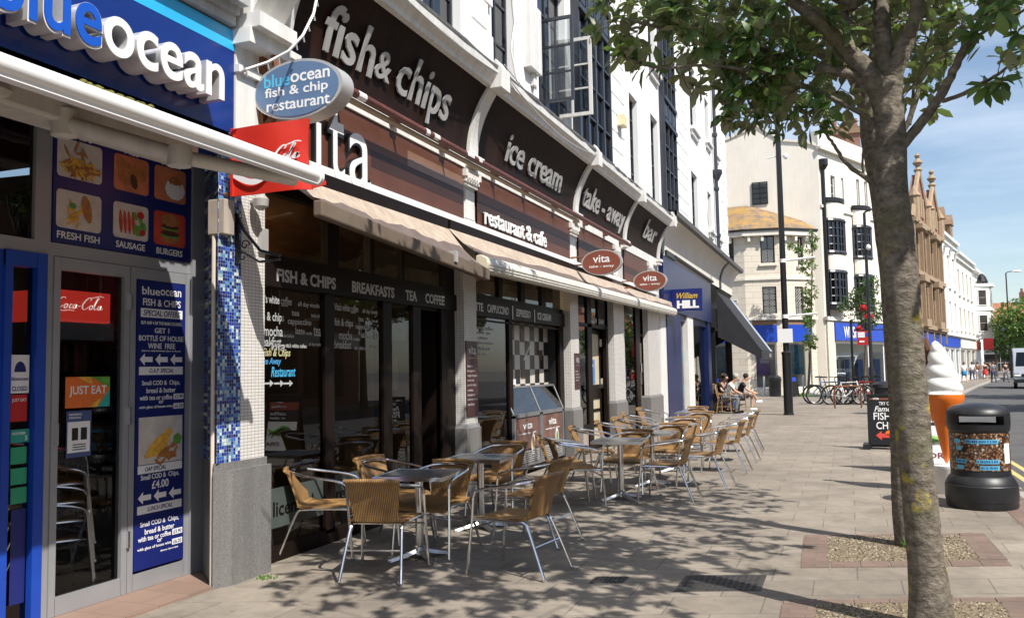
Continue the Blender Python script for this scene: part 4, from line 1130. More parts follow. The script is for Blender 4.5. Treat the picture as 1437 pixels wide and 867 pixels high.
build("console", m, TRIM, BO)
# conduit, fuse box, CCTV camera, junction box on pier
m = M(); m.tube([(-.06, 5.372, 0.0), (-.06, 5.372, 2.72)], .017, 8); c_ = build("conduit", m, mat("cream_conduit", (.62, .54, .46), .5), BO, smooth=True)
p, q_ = fy(291, 330, 5.35), fy(315, 278, 5.35)
m = M(); m.box(p.x, q_.x, 5.35, 5.47, p.z, q_.z); build("fuse_box", m, mat("cream_box", (.5, .43, .37), .5, streak=.3), BO, bevel=.008)
p = fx(366, 290, .1); m = M(); m.lathe([(.02, -.03), (.06, 0), (.065, .06), (.03, .1)], p, 12); m.tube([(0, p.y, p.z + .05), p + Z3 * .06], .02, 6); build("camera_dome", m, LETG, BO, smooth=True)
p, q_ = fx(364, 354, .02), fx(376, 322, .02); m = M(); m.box(-.15, .03, p.y, q_.y, p.z, q_.z); build("junction_box", m, LETG, BO, bevel=.006)

# stickers and posters on the doors
SG = SX - .012
def card(nm, x0, y0, x1, y1, cm, lines=(), v=SG, lm=None, parent=BO):
    """flat printed card between two pixels given on the door plane (left-bottom, right-top)"""
    p, q_ = fx(x0, y0, v), fx(x1, y1, v); z0 = p.z; z1 = q_.z
    m = M(); m.box(v, v + .003, p.y, q_.y, z0, z1); c = build(nm, m, cm, parent)
    if lines:
        m = M(); w_, h_ = q_.y - p.y, z1 - z0
        for s_, u, ww, vv, hh in lines: m.text(s_, (v + .0035, p.y + u * w_, z0 + vv * h_), Y3, Z3, w=ww * w_, h=hh * h_, ex=.001)
        l = build("print", m, lm or LETW, parent); l.parent = c
    return c
JE = mat("orange_sticker", (.75, .17, .03), .4)
c = card("delivery_sticker", 91, 573, 154, 528, JE, [("JUST EAT", .08, .84, .35, .36)])
p, q_ = fx(91, 573, SG), fx(154, 528, SG); W_, H_ = q_.y - p.y, q_.z - p.z
for pts, cm in (([(.55, 1), (1, 1), (1, .6)], GRN), ([(1, .6), (1, 0), (.72, 0)], mat("teal_print", (.03, .4, .35), .4)), ([(.55, 1), (.25, 1), (.6, .75)], YEL), ([(.72, 0), (.5, 0), (.8, .3)], YEL)):
    m = M(); m.poly((SG + .0031, p.y, p.z), Y3, Z3, [(u * W_, v * H_) for u, v in pts], .0003); l = build("print_patch", m, cm, BO); l.parent = c
card("missing_poster", 92, 643, 128, 575, mat("poster_blue", (.06, .09, .22), .5), [("MISSING", .1, .5, .9, .045), ("PERSON", .1, .45, .83, .045)])
c = card("poster_sheet", 94, 636, 126, 590, LETW, (), SG + .004)
p, q_ = fx(94, 636, SG), fx(126, 590, SG)
m = M()
for u in (.16, .56): m.box(SG + .0075, SG + .008, p.y + (q_.y - p.y) * u, p.y + (q_.y - p.y) * (u + .28), p.z + (q_.z - p.z) * .4, p.z + (q_.z - p.z) * .8)
for k in range(3): m.box(SG + .0075, SG + .008, p.y + (q_.y - p.y) * .2, p.y + (q_.y - p.y) * .8, p.z + (q_.z - p.z) * (.08 + .08 * k), p.z + (q_.z - p.z) * (.11 + .08 * k))
l = build("print", m, BLACK, BO); l.parent = c
SB = SX - .02
c = card("closed_sign", 14, 552, 41, 498, LETW, [("CLOSED", .08, .84, .06, .12), ("blueocean", .04, .92, .33, .1)], SB, NAVYB)
p, q_ = fx(14, 552, SB), fx(41, 498, SB); m = M(); W_, H_ = q_.y - p.y, q_.z - p.z
m.poly((SB + .0035, p.y, p.z), Y3, Z3, [(W_ * (.5 + .32 * cos(t * pi / 10)), H_ * (.55 + .28 * sin(t * pi / 10))) for t in range(11)], .001); l = build("emblem", m, NAVYB, BO); l.parent = c
card("delivery_sticker", 14, 592, 38, 553, RED, [("JUST EAT", .06, .88, .7, .16)], SB)
card("rating_sticker", 14, 622, 41, 601, mat("teal_sticker", (.03, .3, .25), .4), [("FOOD HYGIENE", .08, .7, .6, .2), ("5", .75, .14, .15, .35)], SB)
for y in (652, 681, 708): card("review_sticker", 14, y, 37, y - 26, mat("green_sticker", (.03, .33, .17), .4), (), SB)
c = card("price_sheet", 12, 850, 36, 712, NAVYB, (), SB)

# menu board with food pictures above the doors
mb = build("picture_menu", M().box(SX - .01, SX + .012, 4.28, 5.6, 2.525, 3.305), NAVYB, BO)
MX = SX + .014
def P(x, y): return fx(x, y, MX)
def on(nm, m, cm): l = build(nm, m, cm, BO); l.parent = mb
cells = [((72, 258, 134, 192), "CHIPS", PIC), ((146, 272, 202, 213), "PIES", PICO), ((208, 286, 258, 232), "COFFEE", PICO), ((74, 322, 136, 268), "FRESH FISH", PIC), ((147, 341, 203, 285), "SAUSAGE", PIC), ((210, 351, 259, 300), "BURGERS", PICR)]
yy = [(4.30, 4.68), (4.79, 5.13), (5.19, 5.53)]
mt = M(); pics = []
for i, (px, s_, cm) in enumerate(cells):
    a, b = yy[i % 3]; z0, z1 = ((2.985, 3.255) if i < 3 else (2.63, 2.895))
    m = M(); r = .03; pts = []
    for cx_, cy_, s0 in ((b - r, z1 - r, 0), (a + r, z1 - r, 1), (a + r, z0 + r, 2), (b - r, z0 + r, 3)):
        pts += [(cx_ + r * cos((s0 + t / 4) * pi / 2), cy_ + r * sin((s0 + t / 4) * pi / 2)) for t in range(5)]
    m.poly((MX, 0, 0), Y3, Z3, pts, .002); on("picture", m, cm)
    cx_, cz = (a + b) / 2, (z0 + z1) / 2
    ww = {"CHIPS": .2, "PIES": .14, "COFFEE": .22, "FRESH FISH": .36, "SAUSAGE": .28, "BURGERS": .28}[s_]
    tz = z1 + .012 if i < 3 else z0 - .075
    mt.text(s_, (MX, cx_ - ww / 2, tz), Y3, Z3, w=ww, h=.05, ex=.002)
    F = M(); G2 = M(); H2 = M(); X0 = MX + .0025; k_ = [0]
    def blob(mm, y, z, ry, rz_, rot=0, n=10):
        k_[0] += 1; c2, s2 = cos(rot), sin(rot)
        mm.poly((X0 + .0002 * k_[0], y, z), Y3, Z3, [(ry * cos(t) * c2 - rz_ * sin(t) * s2, ry * cos(t) * s2 + rz_ * sin(t) * c2) for t in [2 * pi * j / n for j in range(n)]], .0002)
    if s_ == "CHIPS":
        for j in range(60):
            y, z = cx_ + R.gauss(0, .075), z0 + .03 + abs(R.gauss(0, .07)); blob(F if j % 2 else G2, max(a + .05, min(b - .05, y)), min(z, z1 - .04), .05, .010, R.uniform(-1.2, 1.2), 6)
        on("food", F, YEL); on("food", G2, TANF)
    elif s_ == "PIES":
        blob(F, cx_ - .06, cz, .08, .10, .3); blob(F, cx_ + .07, cz + .02, .08, .06, -.4); blob(G2, cx_ + .02, cz - .05, .035, .06, .3); blob(F, cx_ - .1, cz + .06, .05, .05)
        on("food", F, TANF); on("food", G2, mat("dark_filling", (.10, .04, .02), .6))
    elif s_ == "COFFEE":
        blob(F, cx_ + .05, cz - .03, .11, .085); blob(G2, cx_ + .05, cz + .03, .07, .045); blob(F, cx_ + .05, cz - .015, .055, .055); blob(G2, cx_ + .05, cz + .04, .055, .035)
        on("food", F, LETW); on("food", G2, TANF)
    elif s_ == "FRESH FISH":
        for j in range(26): blob(F, cx_ - .04 + R.gauss(0, .035), cz - .03 + R.gauss(0, .045), .03, .008, R.uniform(-1.4, 1.4), 6)
        blob(G2, cx_ + .06, cz + .02, .04, .10, .25); blob(H2, cx_ - .06, cz + .03, .03, .02)
        on("food", F, YEL); on("food", G2, TANF); on("food", H2, GRN)
    elif s_ == "SAUSAGE":
        for j in range(4): blob(F, a + .07 + j * .04, cz - .01, .018, .09, .08)
        for j in range(8): blob(G2, b - .09 + R.gauss(0, .03), cz - .01 + R.gauss(0, .05), .035, .02, R.uniform(0, 3))
        blob(H2, b - .08, cz + .06, .035, .03); blob(H2, b - .06, cz - .07, .03, .025)
        on("food", F, REDF); on("food", G2, GRN); on("food", H2, RED)
    else:
        for z, r1, r2, mm in ((-.085, .10, .03, F), (-.055, .11, .015, G2), (-.035, .105, .022, H2), (0, .1, .012, G2), (.02, .1, .02, H2), (.07, .10, .05, F)): blob(mm, cx_, cz + z, r1, r2)
        on("food", F, TANF); on("food", G2, GRN); on("food", H2, mat("dark_patty", (.08, .03, .015), .6))
on("lettering", mt, LETW)
# offers panel on the right-hand leaf
a, b, z0, z1 = 5.035, 5.545, .16, 2.335
OX = SX + .011
pn = build("offers_panel", M().box(SX - .04, OX, a, b, z0, z1), NAVYB, BO)
WT = M(); BX = M(); DK = M(); TX = OX + .001
W_, H_ = b - a, z1 - z0
def row(s_, f, w_, h, mm=WT, u=None, ex=.0012, dx=0, sh=0.0):
    u = .5 if u is None else u
    mm.text(s_, (TX + dx, a + W_ * u, z1 - H_ * f - h / 2), Y3, Z3, w=W_ * w_, h=h, ex=ex, align='c', shear=sh)
row("blue", .036, .36, .062, u=.27); row("ocean", .037, .44, .048, u=.68); row("FISH & CHIPS", .076, .78, .055)
def wbox(f, h, w_=.9): BX.box(OX, TX + .001, a + W_ * (.5 - w_ / 2), a + W_ * (.5 + w_ / 2), z1 - H_ * f - h / 2, z1 - H_ * f + h / 2)
wbox(.114, .068, .86); row("SPECIAL OFFERS", .114, .76, .045, DK, dx=.001, sh=.2)
row("BUY ANY 4 OF THE MAIN COURSES,", .150, .84, .03); row("GET 1", .175, .3, .04); row("BOTTLE OF HOUSE", .203, .92, .042); row("WINE  FREE", .230, .56, .042); row("(sun to only between 5pm to 8 pm)", .248, .8, .018)
def arrows(f):
    for k in range(3):
        y = a + W_ * (.06 + .31 * k); z = z1 - H_ * f
        WT.poly((OX, y, z), Y3, Z3, [(0, 0), (.05, -.045), (.05, -.02), (.13, -.02), (.13, .02), (.05, .02), (.05, .045)], .0015)
arrows(.278); wbox(.318, .062); row("O.A.P  SPECIAL", .318, .5, .033, DK, dx=.001, sh=.2)
row("Small COD &  Chips,", .363, .78, .046); row("bread & butter", .387, .6, .04); row("with tea or coffee", .412, .66, .038, u=.4); row("or", .429, .1, .025); row("with glass of house wine", .446, .68, .028, u=.4)
row("Small COD &  Chips,", .69, .78, .05); row("£4.00", .717, .34, .06); arrows(.757); wbox(.66, .062); row("OAP SPECIAL", .66, .42, .033, DK, dx=.001, sh=.2, u=.4); wbox(.798, .062); row("LUNCH SPECIAL", .798, .5, .033, DK, dx=.001, sh=.2)
row("Small COD &  Chips,", .85, .78, .046); row("bread & butter", .874, .6, .04); row("with tea or coffee", .897, .66, .038, u=.4); row("or", .914, .1, .025); row("with glass of house wine", .932, .68, .028, u=.4); row("(Between 12pm to 3pm)", .953, .36, .016, u=.7)
for f, s_ in ((.412, "£3.90"), (.446, "£6.20"), (.897, "£3.90"), (.932, "£6.20")):
    BX.box(OX, TX + .001, a + W_ * .76, a + W_ * .97, z1 - H_ * f - .022, z1 - H_ * f + .022); row(s_, f, .17, .028, DK, u=.865, dx=.001)
for nm, mm, cm in (("lettering", WT, LETW), ("white_label", BX, LETW), ("label_lettering", DK, NAVYB)): l = build(nm, mm, cm, BO); l.parent = pn
m = M(); m.box(OX, TX + .001, a + W_ * .06, a + W_ * .95, z1 - H_ * .643, z1 - H_ * .48); l = build("picture", m, PIC, BO); l.parent = pn
F = M(); G2 = M(); H2 = M(); cz = z1 - H_ * .585; cy_ = a + W_ * .5
for j in range(34):
    y, z, rt = cy_ + max(-.13, min(.15, R.gauss(.03, .07))), cz - .06 + max(-.06, min(.06, R.gauss(0, .03))), R.uniform(-1, 1)
    F.poly((TX + .0015 + j * .0001, y, z), Y3, Z3, [(.045 * cos(t) * cos(rt) - .013 * sin(t) * sin(rt), .045 * cos(t) * sin(rt) + .013 * sin(t) * cos(rt)) for t in [j2 * pi / 3 for j2 in range(6)]], .0001)
G2.poly((TX + .006, cy_, cz), Y3, Z3, [(-.17, -.08), (-.05, -.07), (.06, .0), (.12, .11), (.08, .14), (.02, .1), (-.06, .06), (-.13, 0)], .0005)
H2.poly((TX + .006, cy_, cz), Y3, Z3, [(.13, .02), (.2, .0), (.22, .05), (.18, .09), (.13, .07)], .0005)
for mm, cm in ((F, TANF), (G2, YEL), (H2, GRN)): l = build("food", mm, cm, BO); l.parent = pn

# inside: fridge with red header and stacked aluminium chairs (built later with the chairs)
fz = thing("drinks_fridge", "drinks fridge with a red script header seen through the glass door of the blue shop", "fridge", (-1.4, 5.0, 0))
m = M(); p, q_ = fx(80, 450, -1.15), fx(148, 412, -1.15)
m.box(-1.75, -1.20, p.y - .05, q_.y + .05, .1, p.z); build("cabinet", m, BLACK, fz)
m = M(); m.box(-1.75, -1.15, p.y - .05, q_.y + .05, p.z, q_.z); 
LIT = []
for nm_, c_ in (("lit_red_header", (.5, .03, .02)), ("lit_header_script", (.8, .75, .7))):
    mm_, t_2, b_2 = _new(nm_); b_2.inputs['Base Color'].default_value = (*c_, 1); b_2.inputs['Emission Color'].default_value = (*c_, 1); b_2.inputs['Emission Strength'].default_value = .45; LIT.append(mm_)
hd = build("header", m, LIT[0], fz)
def script(m, o, ux, uy, W_, t, ex=.003):
    """flowing cursive wordmark drawn as thick-and-thin pen strokes"""
    S_ = [[(.95, .92), (.7, 1.02), (.35, .82), (.12, .42), (.2, .08), (.5, .02), (.85, .3)],
          [(1.25, .38), (1.08, .42), (.98, .22), (1.08, .03), (1.25, .1), (1.3, .3), (1.2, .4), (1.4, .36)],
          [(1.82, .36), (1.66, .42), (1.54, .22), (1.62, .03), (1.85, .18)],
          [(2.2, .36), (2.05, .42), (1.93, .2), (2.02, .03), (2.2, .2), (2.26, .4), (2.24, .1), (2.4, .14)],
          [(2.45, .26), (2.7, .30)],
          [(3.62, .85), (3.75, 1.0), (3.5, 1.12), (3.15, .85), (2.92, .42), (3.0, .08), (3.3, .02), (3.62, .3)],
          [(3.98, .38), (3.82, .42), (3.72, .22), (3.82, .03), (4.0, .1), (4.04, .3), (3.95, .4), (4.12, .34)],
          [(4.12, .3), (4.4, .85), (4.55, 1.1), (4.42, 1.12), (4.3, .7), (4.25, .15), (4.4, .04), (4.55, .2)],
          [(4.95, .36), (4.8, .42), (4.66, .2), (4.75, .03), (4.93, .2), (5.0, .42), (4.98, .1), (5.12, .08), (5.25, .22)],
          [(.3, -.12), (.9, -.2), (1.6, -.12), (2.2, -.18)], [(3.6, 1.08), (4.1, 1.2), (4.6, 1.32), (5.1, 1.25)]]
    nn = ux.cross(uy); k = W_ / 5.3
    for si, st in enumerate(S_):
        pts = []
        for i in range(len(st) - 1):
            p0, p1, p2, p3 = st[max(0, i - 1)], st[i], st[i + 1], st[min(len(st) - 1, i + 2)]
            for j in range(6):
                u = j / 6
                pts.append(tuple(.5 * (2 * p1[c] + (p2[c] - p0[c]) * u + (2 * p0[c] - 5 * p1[c] + 4 * p2[c] - p3[c]) * u * u + (3 * p1[c] - p0[c] - 3 * p2[c] + p3[c]) * u ** 3) for c in (0, 1)))
        pts.append(st[-1]); L_, R_ = [], []
        for i, (x, y) in enumerate(pts):
            xa, ya = pts[max(0, i - 1)]; xb, yb = pts[min(len(pts) - 1, i + 1)]
            dx, dy = xb - xa, yb - ya; l = sqrt(dx * dx + dy * dy) or 1
            th = t * (.35 + .65 * abs(dy) / l) * (.45 + .55 * sin(pi * min(1, max(0, i / (len(pts) - 1)))))
            nx, ny = -dy / l * th, dx / l * th
            for lst, sg in ((L_, 1), (R_, -1)):
                X_, Y_ = x + nx * sg, y + ny * sg
                lst.append(Vector(o) + ux * ((X_ + .28 * Y_) * k) + uy * (Y_ * k) + nn * (ex + si * .0002))
        n = len(L_); m.add(L_ + R_, [(n + i, n + i + 1, i + 1, i) for i in range(n - 1)])
m = M(); script(m, (-1.149, p.y - .03, p.z + .1), Y3, Z3, (q_.y - p.y) * 1.0, .07); l = build("script_lettering", m, LIT[1], fz); l.parent = hd
m = M()
for k in range(4):
    for j in range(6): m.lathe([(.02, 0), (.03, .01), (.03, .15), (.012, .2), (.012, .23)], (-1.18, p.y + j * .1, .5 + k * .38), 8)
build("bottle_row", m, mat("dark_bottles", (.08, .02, .015), .2, var=.6, scale=9), fz, smooth=True)

# ================================================================== PROJECTING SIGNS
def oval(name, label, cx_, cy_, wpx, hpx, Y, depth, face, lines, rim=LETG, arms=()):
    c = fy(cx_, cy_, Y); rx = (fy(cx_ + wpx / 2, cy_, Y).x - fy(cx_ - wpx / 2, cy_, Y).x) / 2; rz_ = (fy(cx_, cy_ - hpx / 2, Y).z - fy(cx_, cy_ + hpx / 2, Y).z) / 2
    t = thing(name, label, "projecting sign", c)
    m = M(); m.disc(c + Y3 * depth, X3, Z3, rx, rz_, depth, 48); build("rim", m, rim, t, smooth=True)
    m = M(); m.disc(c - Y3 * .001, X3, Z3, rx * .925, rz_ * .91, .005, 48); build("face", m, face, t)
    for s_, u, v, w_, h_, cm in lines:
        m = M(); m.text(s_, c - Y3 * .007 + X3 * (u * rx) + Z3 * (v * rz_), X3, Z3, w=w_ * rx, h=h_ * rz_, ex=.0008, bold=.016, res=5); build("lettering", m, cm, t)
    m = M()
    for z in arms: m.tube([(0.0, c.y + depth / 2, c.z + z), (c.x - rx * .8, c.y + depth / 2, c.z + z)], .014, 6)
    if arms: build("bracket", m, RUST, t)
    return t
ob = oval("oval_sign", "large oval blue and silver sign lettered blueocean fish & chip restaurant on a rusty bracket", 416, 125, 126, 83, 5.72, .17, SIGNBLUE,
     [("blue", -.72, .16, .58, .44, LETC), ("ocean", -.12, .22, .86, .30, LETW), ("fish & chip", -.70, -.27, 1.40, .42, LETW), ("restaurant", -.66, -.66, 1.40, .32, LETW)], arms=(.13, -.13))
m = M(); c = fy(345, 125, 5.8)
m.tube([(.12 + .10 * sin(t * pi / 10), 5.8, c.z - .33 * cos(t * pi / 10)) for t in range(11)], .035, 8); m.box(.06, .10, 5.76, 5.84, c.z - .32, c.z + .32)
build("wall_plate", m, RUST, ob, smooth=True)
oval("oval_sign", "nearer of the two small red-brown oval vita take-away signs", 844, 368, 57, 36, 14.45, .09, SIGNBRN, [("vita", -.42, -.02, .84, .58, LETW), ("take - away", -.62, -.46, 1.24, .26, LETW)], arms=(-.02, .12))
oval("oval_sign", "farther of the two small red-brown oval vita take-away signs", 912, 394, 47, 29, 17.9, .09, SIGNBRN, [("vita", -.42, -.02, .84, .58, LETW), ("take - away", -.62, -.46, 1.24, .26, LETW)], arms=(.02, -.12))
ck = thing("drinks_sign", "bent red metal drinks sign with a white script and wave beside the oval sign", "projecting sign", (.45, 5.38, 3.0))
YC = 5.38
p = [fy(325, 181, YC), fy(433, 166, YC), fy(430, 267, YC), fy(325, 276, YC)]
m = M(); nx, nz_ = 14, 6; vs = []; fs = []
x0, x1, zt, zb = p[0].x, p[1].x, p[0].z, p[3].z
for i in range(nx + 1):
    for j in range(nz_ + 1):
        u, v = i / nx, j / nz_
        bend = (.05 * max(0, u - .85) / .15 * (1 - v)) + .008 * sin(6 * u + 2 * v)
        vs.append((x0 + (x1 - x0) * (u - .04 * max(0, u - .8) / .2 * sin(pi * v)), YC + bend, zb + (zt - zb) * v))
for i in range(nx):
    for j in range(nz_): a = i * (nz_ + 1) + j; fs.append((a, a + nz_ + 1, a + nz_ + 2, a + 1))
n0 = len(vs); vs += [(x, y + .012, z) for x, y, z in vs]; fs += [tuple(i + n0 for i in f[::-1]) for f in fs]
m.add(vs, fs); m.box(x0, x0 + .02, YC - .012, YC + .03, zb, zt); m.prism([(x1 - .06, YC + .04, zb), (x1 + .10, YC + .07, zb + .03), (x1 + .1, YC + .07, zb + .06), (x1 - .06, YC + .04, zb + .14)], (0, .01, 0))
pl = build("panel", m, COKE, ck, smooth=True)
m = M(); script(m, (x0 + (x1 - x0) * .17, YC - .012, zb + (zt - zb) * .44), X3, Z3, (x1 - x0) * .74, .12, .006); build("script_lettering", m, LETW, ck)
m = M(); A = []; B = []
for i in range(25):
    u = i / 24; x = x0 + (x1 - x0) * (.04 + .8 * u)
    zc = zb + (zt - zb) * (.30 - .18 * sin(pi * min(1, u * 1.35)) + .10 * u); th = (zt - zb) * .075 * (1 - u) ** .7 + .002
    A.append((x, YC - .014, zc + th)); B.append((x, YC - .014, zc - th * .4))
m.add(A + B, [(25 + i, 26 + i, i + 1, i) for i in range(24)]); build("wave", m, LETW, ck)
m = M(); m.tube([(0, YC + .03, zt - .03), (x1 * .9, YC + .03, zt - .03)], .012, 6); m.tube([(0, YC + .03, zb + .03), (x1 * .9, YC + .03, zb + .03)], .012, 6); build("bracket", m, RUST, ck)
# scroll bracket for a hanging basket
hb = thing("basket_bracket", "black wrought iron scroll bracket with no basket on the mosaic pier", "bracket", (.03, 5.5, 2.3))
q0 = fx(334, 300, .02); q1 = fx(336, 368, .02); e = fy(364, 372, q1.y + .12)
m = M(); m.box(.0, .025, q0.y - .012, q0.y + .012, q1.z, q0.z); m.tube([(.02, q0.y, q0.z - .03), (.08, q0.y, q0.z - .14), (.22, q0.y + .02, q1.z + .08), (.4, q0.y + .03, q1.z + .03)], .013, 6)
m.tube([(.02, q0.y, q1.z + .1), (.12, q0.y, q1.z + .05), (.22, q0.y + .01, q1.z - .01), (.4, q0.y + .03, q1.z + .0)], .010, 6)
for cx_, cz in ((.09, q1.z + .13), (.07, q1.z + .04)): m.tube([(cx_ + (.045 - .003 * t) * cos(t * .6), q0.y, cz + (.045 - .003 * t) * sin(t * .6)) for t in range(12)], .006, 5)
build("scroll", m, BLACK, hb, smooth=True)
# festoon cable hanging past the big sign
fc = M(); pts = [fx(448, -20, .55), fx(440, 20, .55), fx(425, 50, .52), fx(405, 72, .5), fx(375, 88, .45), fx(345, 98, .38), fx(335, 105, .3)]
pp = []
for i in range(len(pts) - 1): pp += [pts[i].lerp(pts[i + 1], j / 4) for j in range(4)]
fc.tube(pp, .012, 6)
for i in range(0, len(pp), 2): fc.tube([pp[i], pp[i] + Vector((.0, .02, -.05))], .008, 5)
tag(build("festoon_cable", fc, LETG, smooth=True), "loop of pale festoon cable hanging above the big oval sign", "cable")

# ================================================================== AWNINGS
aw = thing("shop_awning", "taupe awning with a white front bar over the blue shop door", "awning", (.5, 2, 2.9))
bx, bz = 1.1, 2.975
m = M(); m.tube([(bx, -4, bz), (bx, 5.03, bz)], .048, 14); m.box(bx - .04, bx + .02, -4, 5.03, bz - .062, bz - .03); m.tube([(bx, 5.03, bz - .01), (bx, 5.06, bz - .01)], .058, 12); build("front_bar", m, LETW, aw, smooth=True)
m = M(); m.quad((bx, -4, bz + .045), (bx, 5.0, bz + .045), (.06, 5.0, 3.30), (.06, -4, 3.30)); m.quad((bx, -4, bz + .04), (.06, -4, 3.295), (.06, 5.0, 3.295), (bx, 5.0, bz + .04)); build("cloth", m, AWNBO, aw)
m = M(); m.box(-.1, .16, -4, 4.95, 3.14, 3.28); build("cassette", m, AWBAR, aw, bevel=.02)
m = M()
e0, e1, e2 = fx(90, 173, .12), fx(252, 220, .78), Vector((1.02, 4.9, bz - .05))
m.tube([e0, e1], .055, 10); m.tube([e1, e2], .045, 10); m.lathe([(.07, -.06), (.075, 0), (.07, .06)], e1, 10); m.lathe([(.05, -.09), (.075, -.08), (.075, .08), (.05, .09)], e0, 10)
e3 = fx(5, 128, .12); m.tube([e3, (.9, e3.y - 1.2, bz)], .05, 8)
build("folding_arm", m, AWBAR, aw, smooth=True)
m = M()
for i in range(110):
    y = 3.06 + .44 * (i + R.random()) / 110; x = bx + R.gauss(-.02, .015); z = bz + .048; r = R.uniform(.008, .02)
    m.ell((x, y, z), r, r * 1.3, r, 6, 4)
build("moss", m, mat("moss", (.13, .12, .02), .9, var=.5, scale=40), aw)

def cloth(ya, yb, top, fa, fb, n=40, top2=None, cut=5):
    """awning cloth sagging a little between wall and bar; returns (whole cloth, front strip with shade in its colour)"""
    V = []; k = 12
    for i in range(n + 1):
        u = i / n; y = ya + (yb - ya) * u; f = Vector(fa).lerp(Vector(fb), u)
        for j in range(k + 1):
            v = j / k; x = top[0] + (f.x - top[0]) * v; tz_ = top[1] + ((top2 or top[1]) - top[1]) * u; z = tz_ + (f.z - tz_) * v
            s_ = -.05 * sin(pi * v) * (1 + .35 * sin(u * 19)) + .012 * sin(u * 60 + v * 3) * sin(pi * v)
            V.append((x, y, z + s_))
    def sub(j0, j1):
        m = M(); w_ = j1 - j0
        P_ = [V[i * (k + 1) + j] for i in range(n + 1) for j in range(j0, j1 + 1)]
        F = [(i * (w_ + 1) + j, i * (w_ + 1) + j + 1, (i + 1) * (w_ + 1) + j + 1, (i + 1) * (w_ + 1) + j) for i in range(n) for j in range(w_)]
        return m.add(P_, F)
    return sub(0, cut), sub(cut, 12)
a1 = thing("cafe_awning", "short beige awning sloping askew over the first cafe window", "awning", (.4, 7.5, 2.9))
A, B = Vector((.46, 6.0, 3.05)), Vector((.60, 9.25, 2.80))
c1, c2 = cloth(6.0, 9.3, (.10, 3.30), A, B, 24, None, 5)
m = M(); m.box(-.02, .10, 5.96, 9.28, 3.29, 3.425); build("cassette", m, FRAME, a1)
o = build("cloth", c1, AWN, a1, smooth=True); s_ = build("shade_strip", c2, AWNSH, a1, smooth=True)
m = M(); d = (B - A).normalized(); m.fbox(A, d, Vector((1, 0, 0)), Z3, (0, (B - A).length), (-.04, .05), (-.155, -.015)); build("front_bar", m, mat("shaded_awning_bar", (.15, .115, .085), .6, var=.15), a1, bevel=.015)  # bar coloured darker to carry the shade over it
m = M(); m.fbox(A + d * 2.35, d, X3, Z3, (0, .06), (-.05, .07), (-.1, .02)); m.tube([A + d * .4 + Vector((0, 0, -.06)), (.1, 6.9, 3.15)], .02, 6); m.tube([A + d * 2.8 + Vector((0, 0, -.06)), (.1, 8.3, 3.15)], .02, 6); build("arm", m, LETG, a1)
a2 = thing("cafe_awning", "long beige awning with a ribbed cream front bar over the ice cream counter", "awning", (.4, 15, 2.9))
B = fx(946, 434, .17); B = Vector((.17, B.y, B.z)); A = fx(690, 366, .56); A = Vector((.56, 9.25, A.z))
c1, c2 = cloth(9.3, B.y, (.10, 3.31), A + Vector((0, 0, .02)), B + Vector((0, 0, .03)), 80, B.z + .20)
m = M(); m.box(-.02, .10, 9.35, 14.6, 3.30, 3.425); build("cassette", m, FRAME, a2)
build("cloth", c1, AWN, a2, smooth=True); build("shade_strip", c2, AWNSH, a2, smooth=True)
m = M(); pr = [(.56, .03), (.62, .035), (.68, .0), (.70, -.06), (.685, -.12), (.64, -.165), (.58, -.17), (.55, -.1)]
def bar(a_, b_):
    n = len(pr); m.add([(a_.x + x - .62, a_.y, a_.z + z) for x, z in pr] + [(b_.x + x - .62, b_.y, b_.z + z) for x, z in pr], [(i, n + i, n + (i + 1) % n, (i + 1) % n) for i in range(n)] + [tuple(range(n)), tuple(range(2 * n - 1, n - 1, -1))])
mid = A.lerp(B, .62); G1, G2_ = A.lerp(B, .618), A.lerp(B, .622)
bar(A, G1); bar(G2_, B)
for k in range(3): m.tube([A + Vector((.075 - .006 * k, 0, -.07 - k * .035)), B + Vector((.075 - .006 * k, 0, -.07 - k * .035))], .008, 5)
build("front_bar", m, AWBAR, a2, smooth=True, ang=25)
m = M()
for q_, s_, w_ in ((A, 1.12, .07), (B, 1.08, .06), (mid, 1.05, .07)): m.prism([(q_.x + (x - .62) * s_, q_.y - .05, q_.z + z * s_) for x, z in pr], (0, w_, 0))
build("end_cap", m, mat("yellowed_end_cap", (.62, .56, .42), .45), a2, bevel=.01)
m = M()
for y in (10.4, 13.6, 15.2): q_ = A.lerp(B, (y + .1 - A.y) / (B.y - A.y)); m.tube([(.0, y, 3.2), (q_.x * .5, y + .5, 3.02), (q_.x, y + .1, q_.z - .05)], .02, 6)
build("arm", m, LETG, a2)

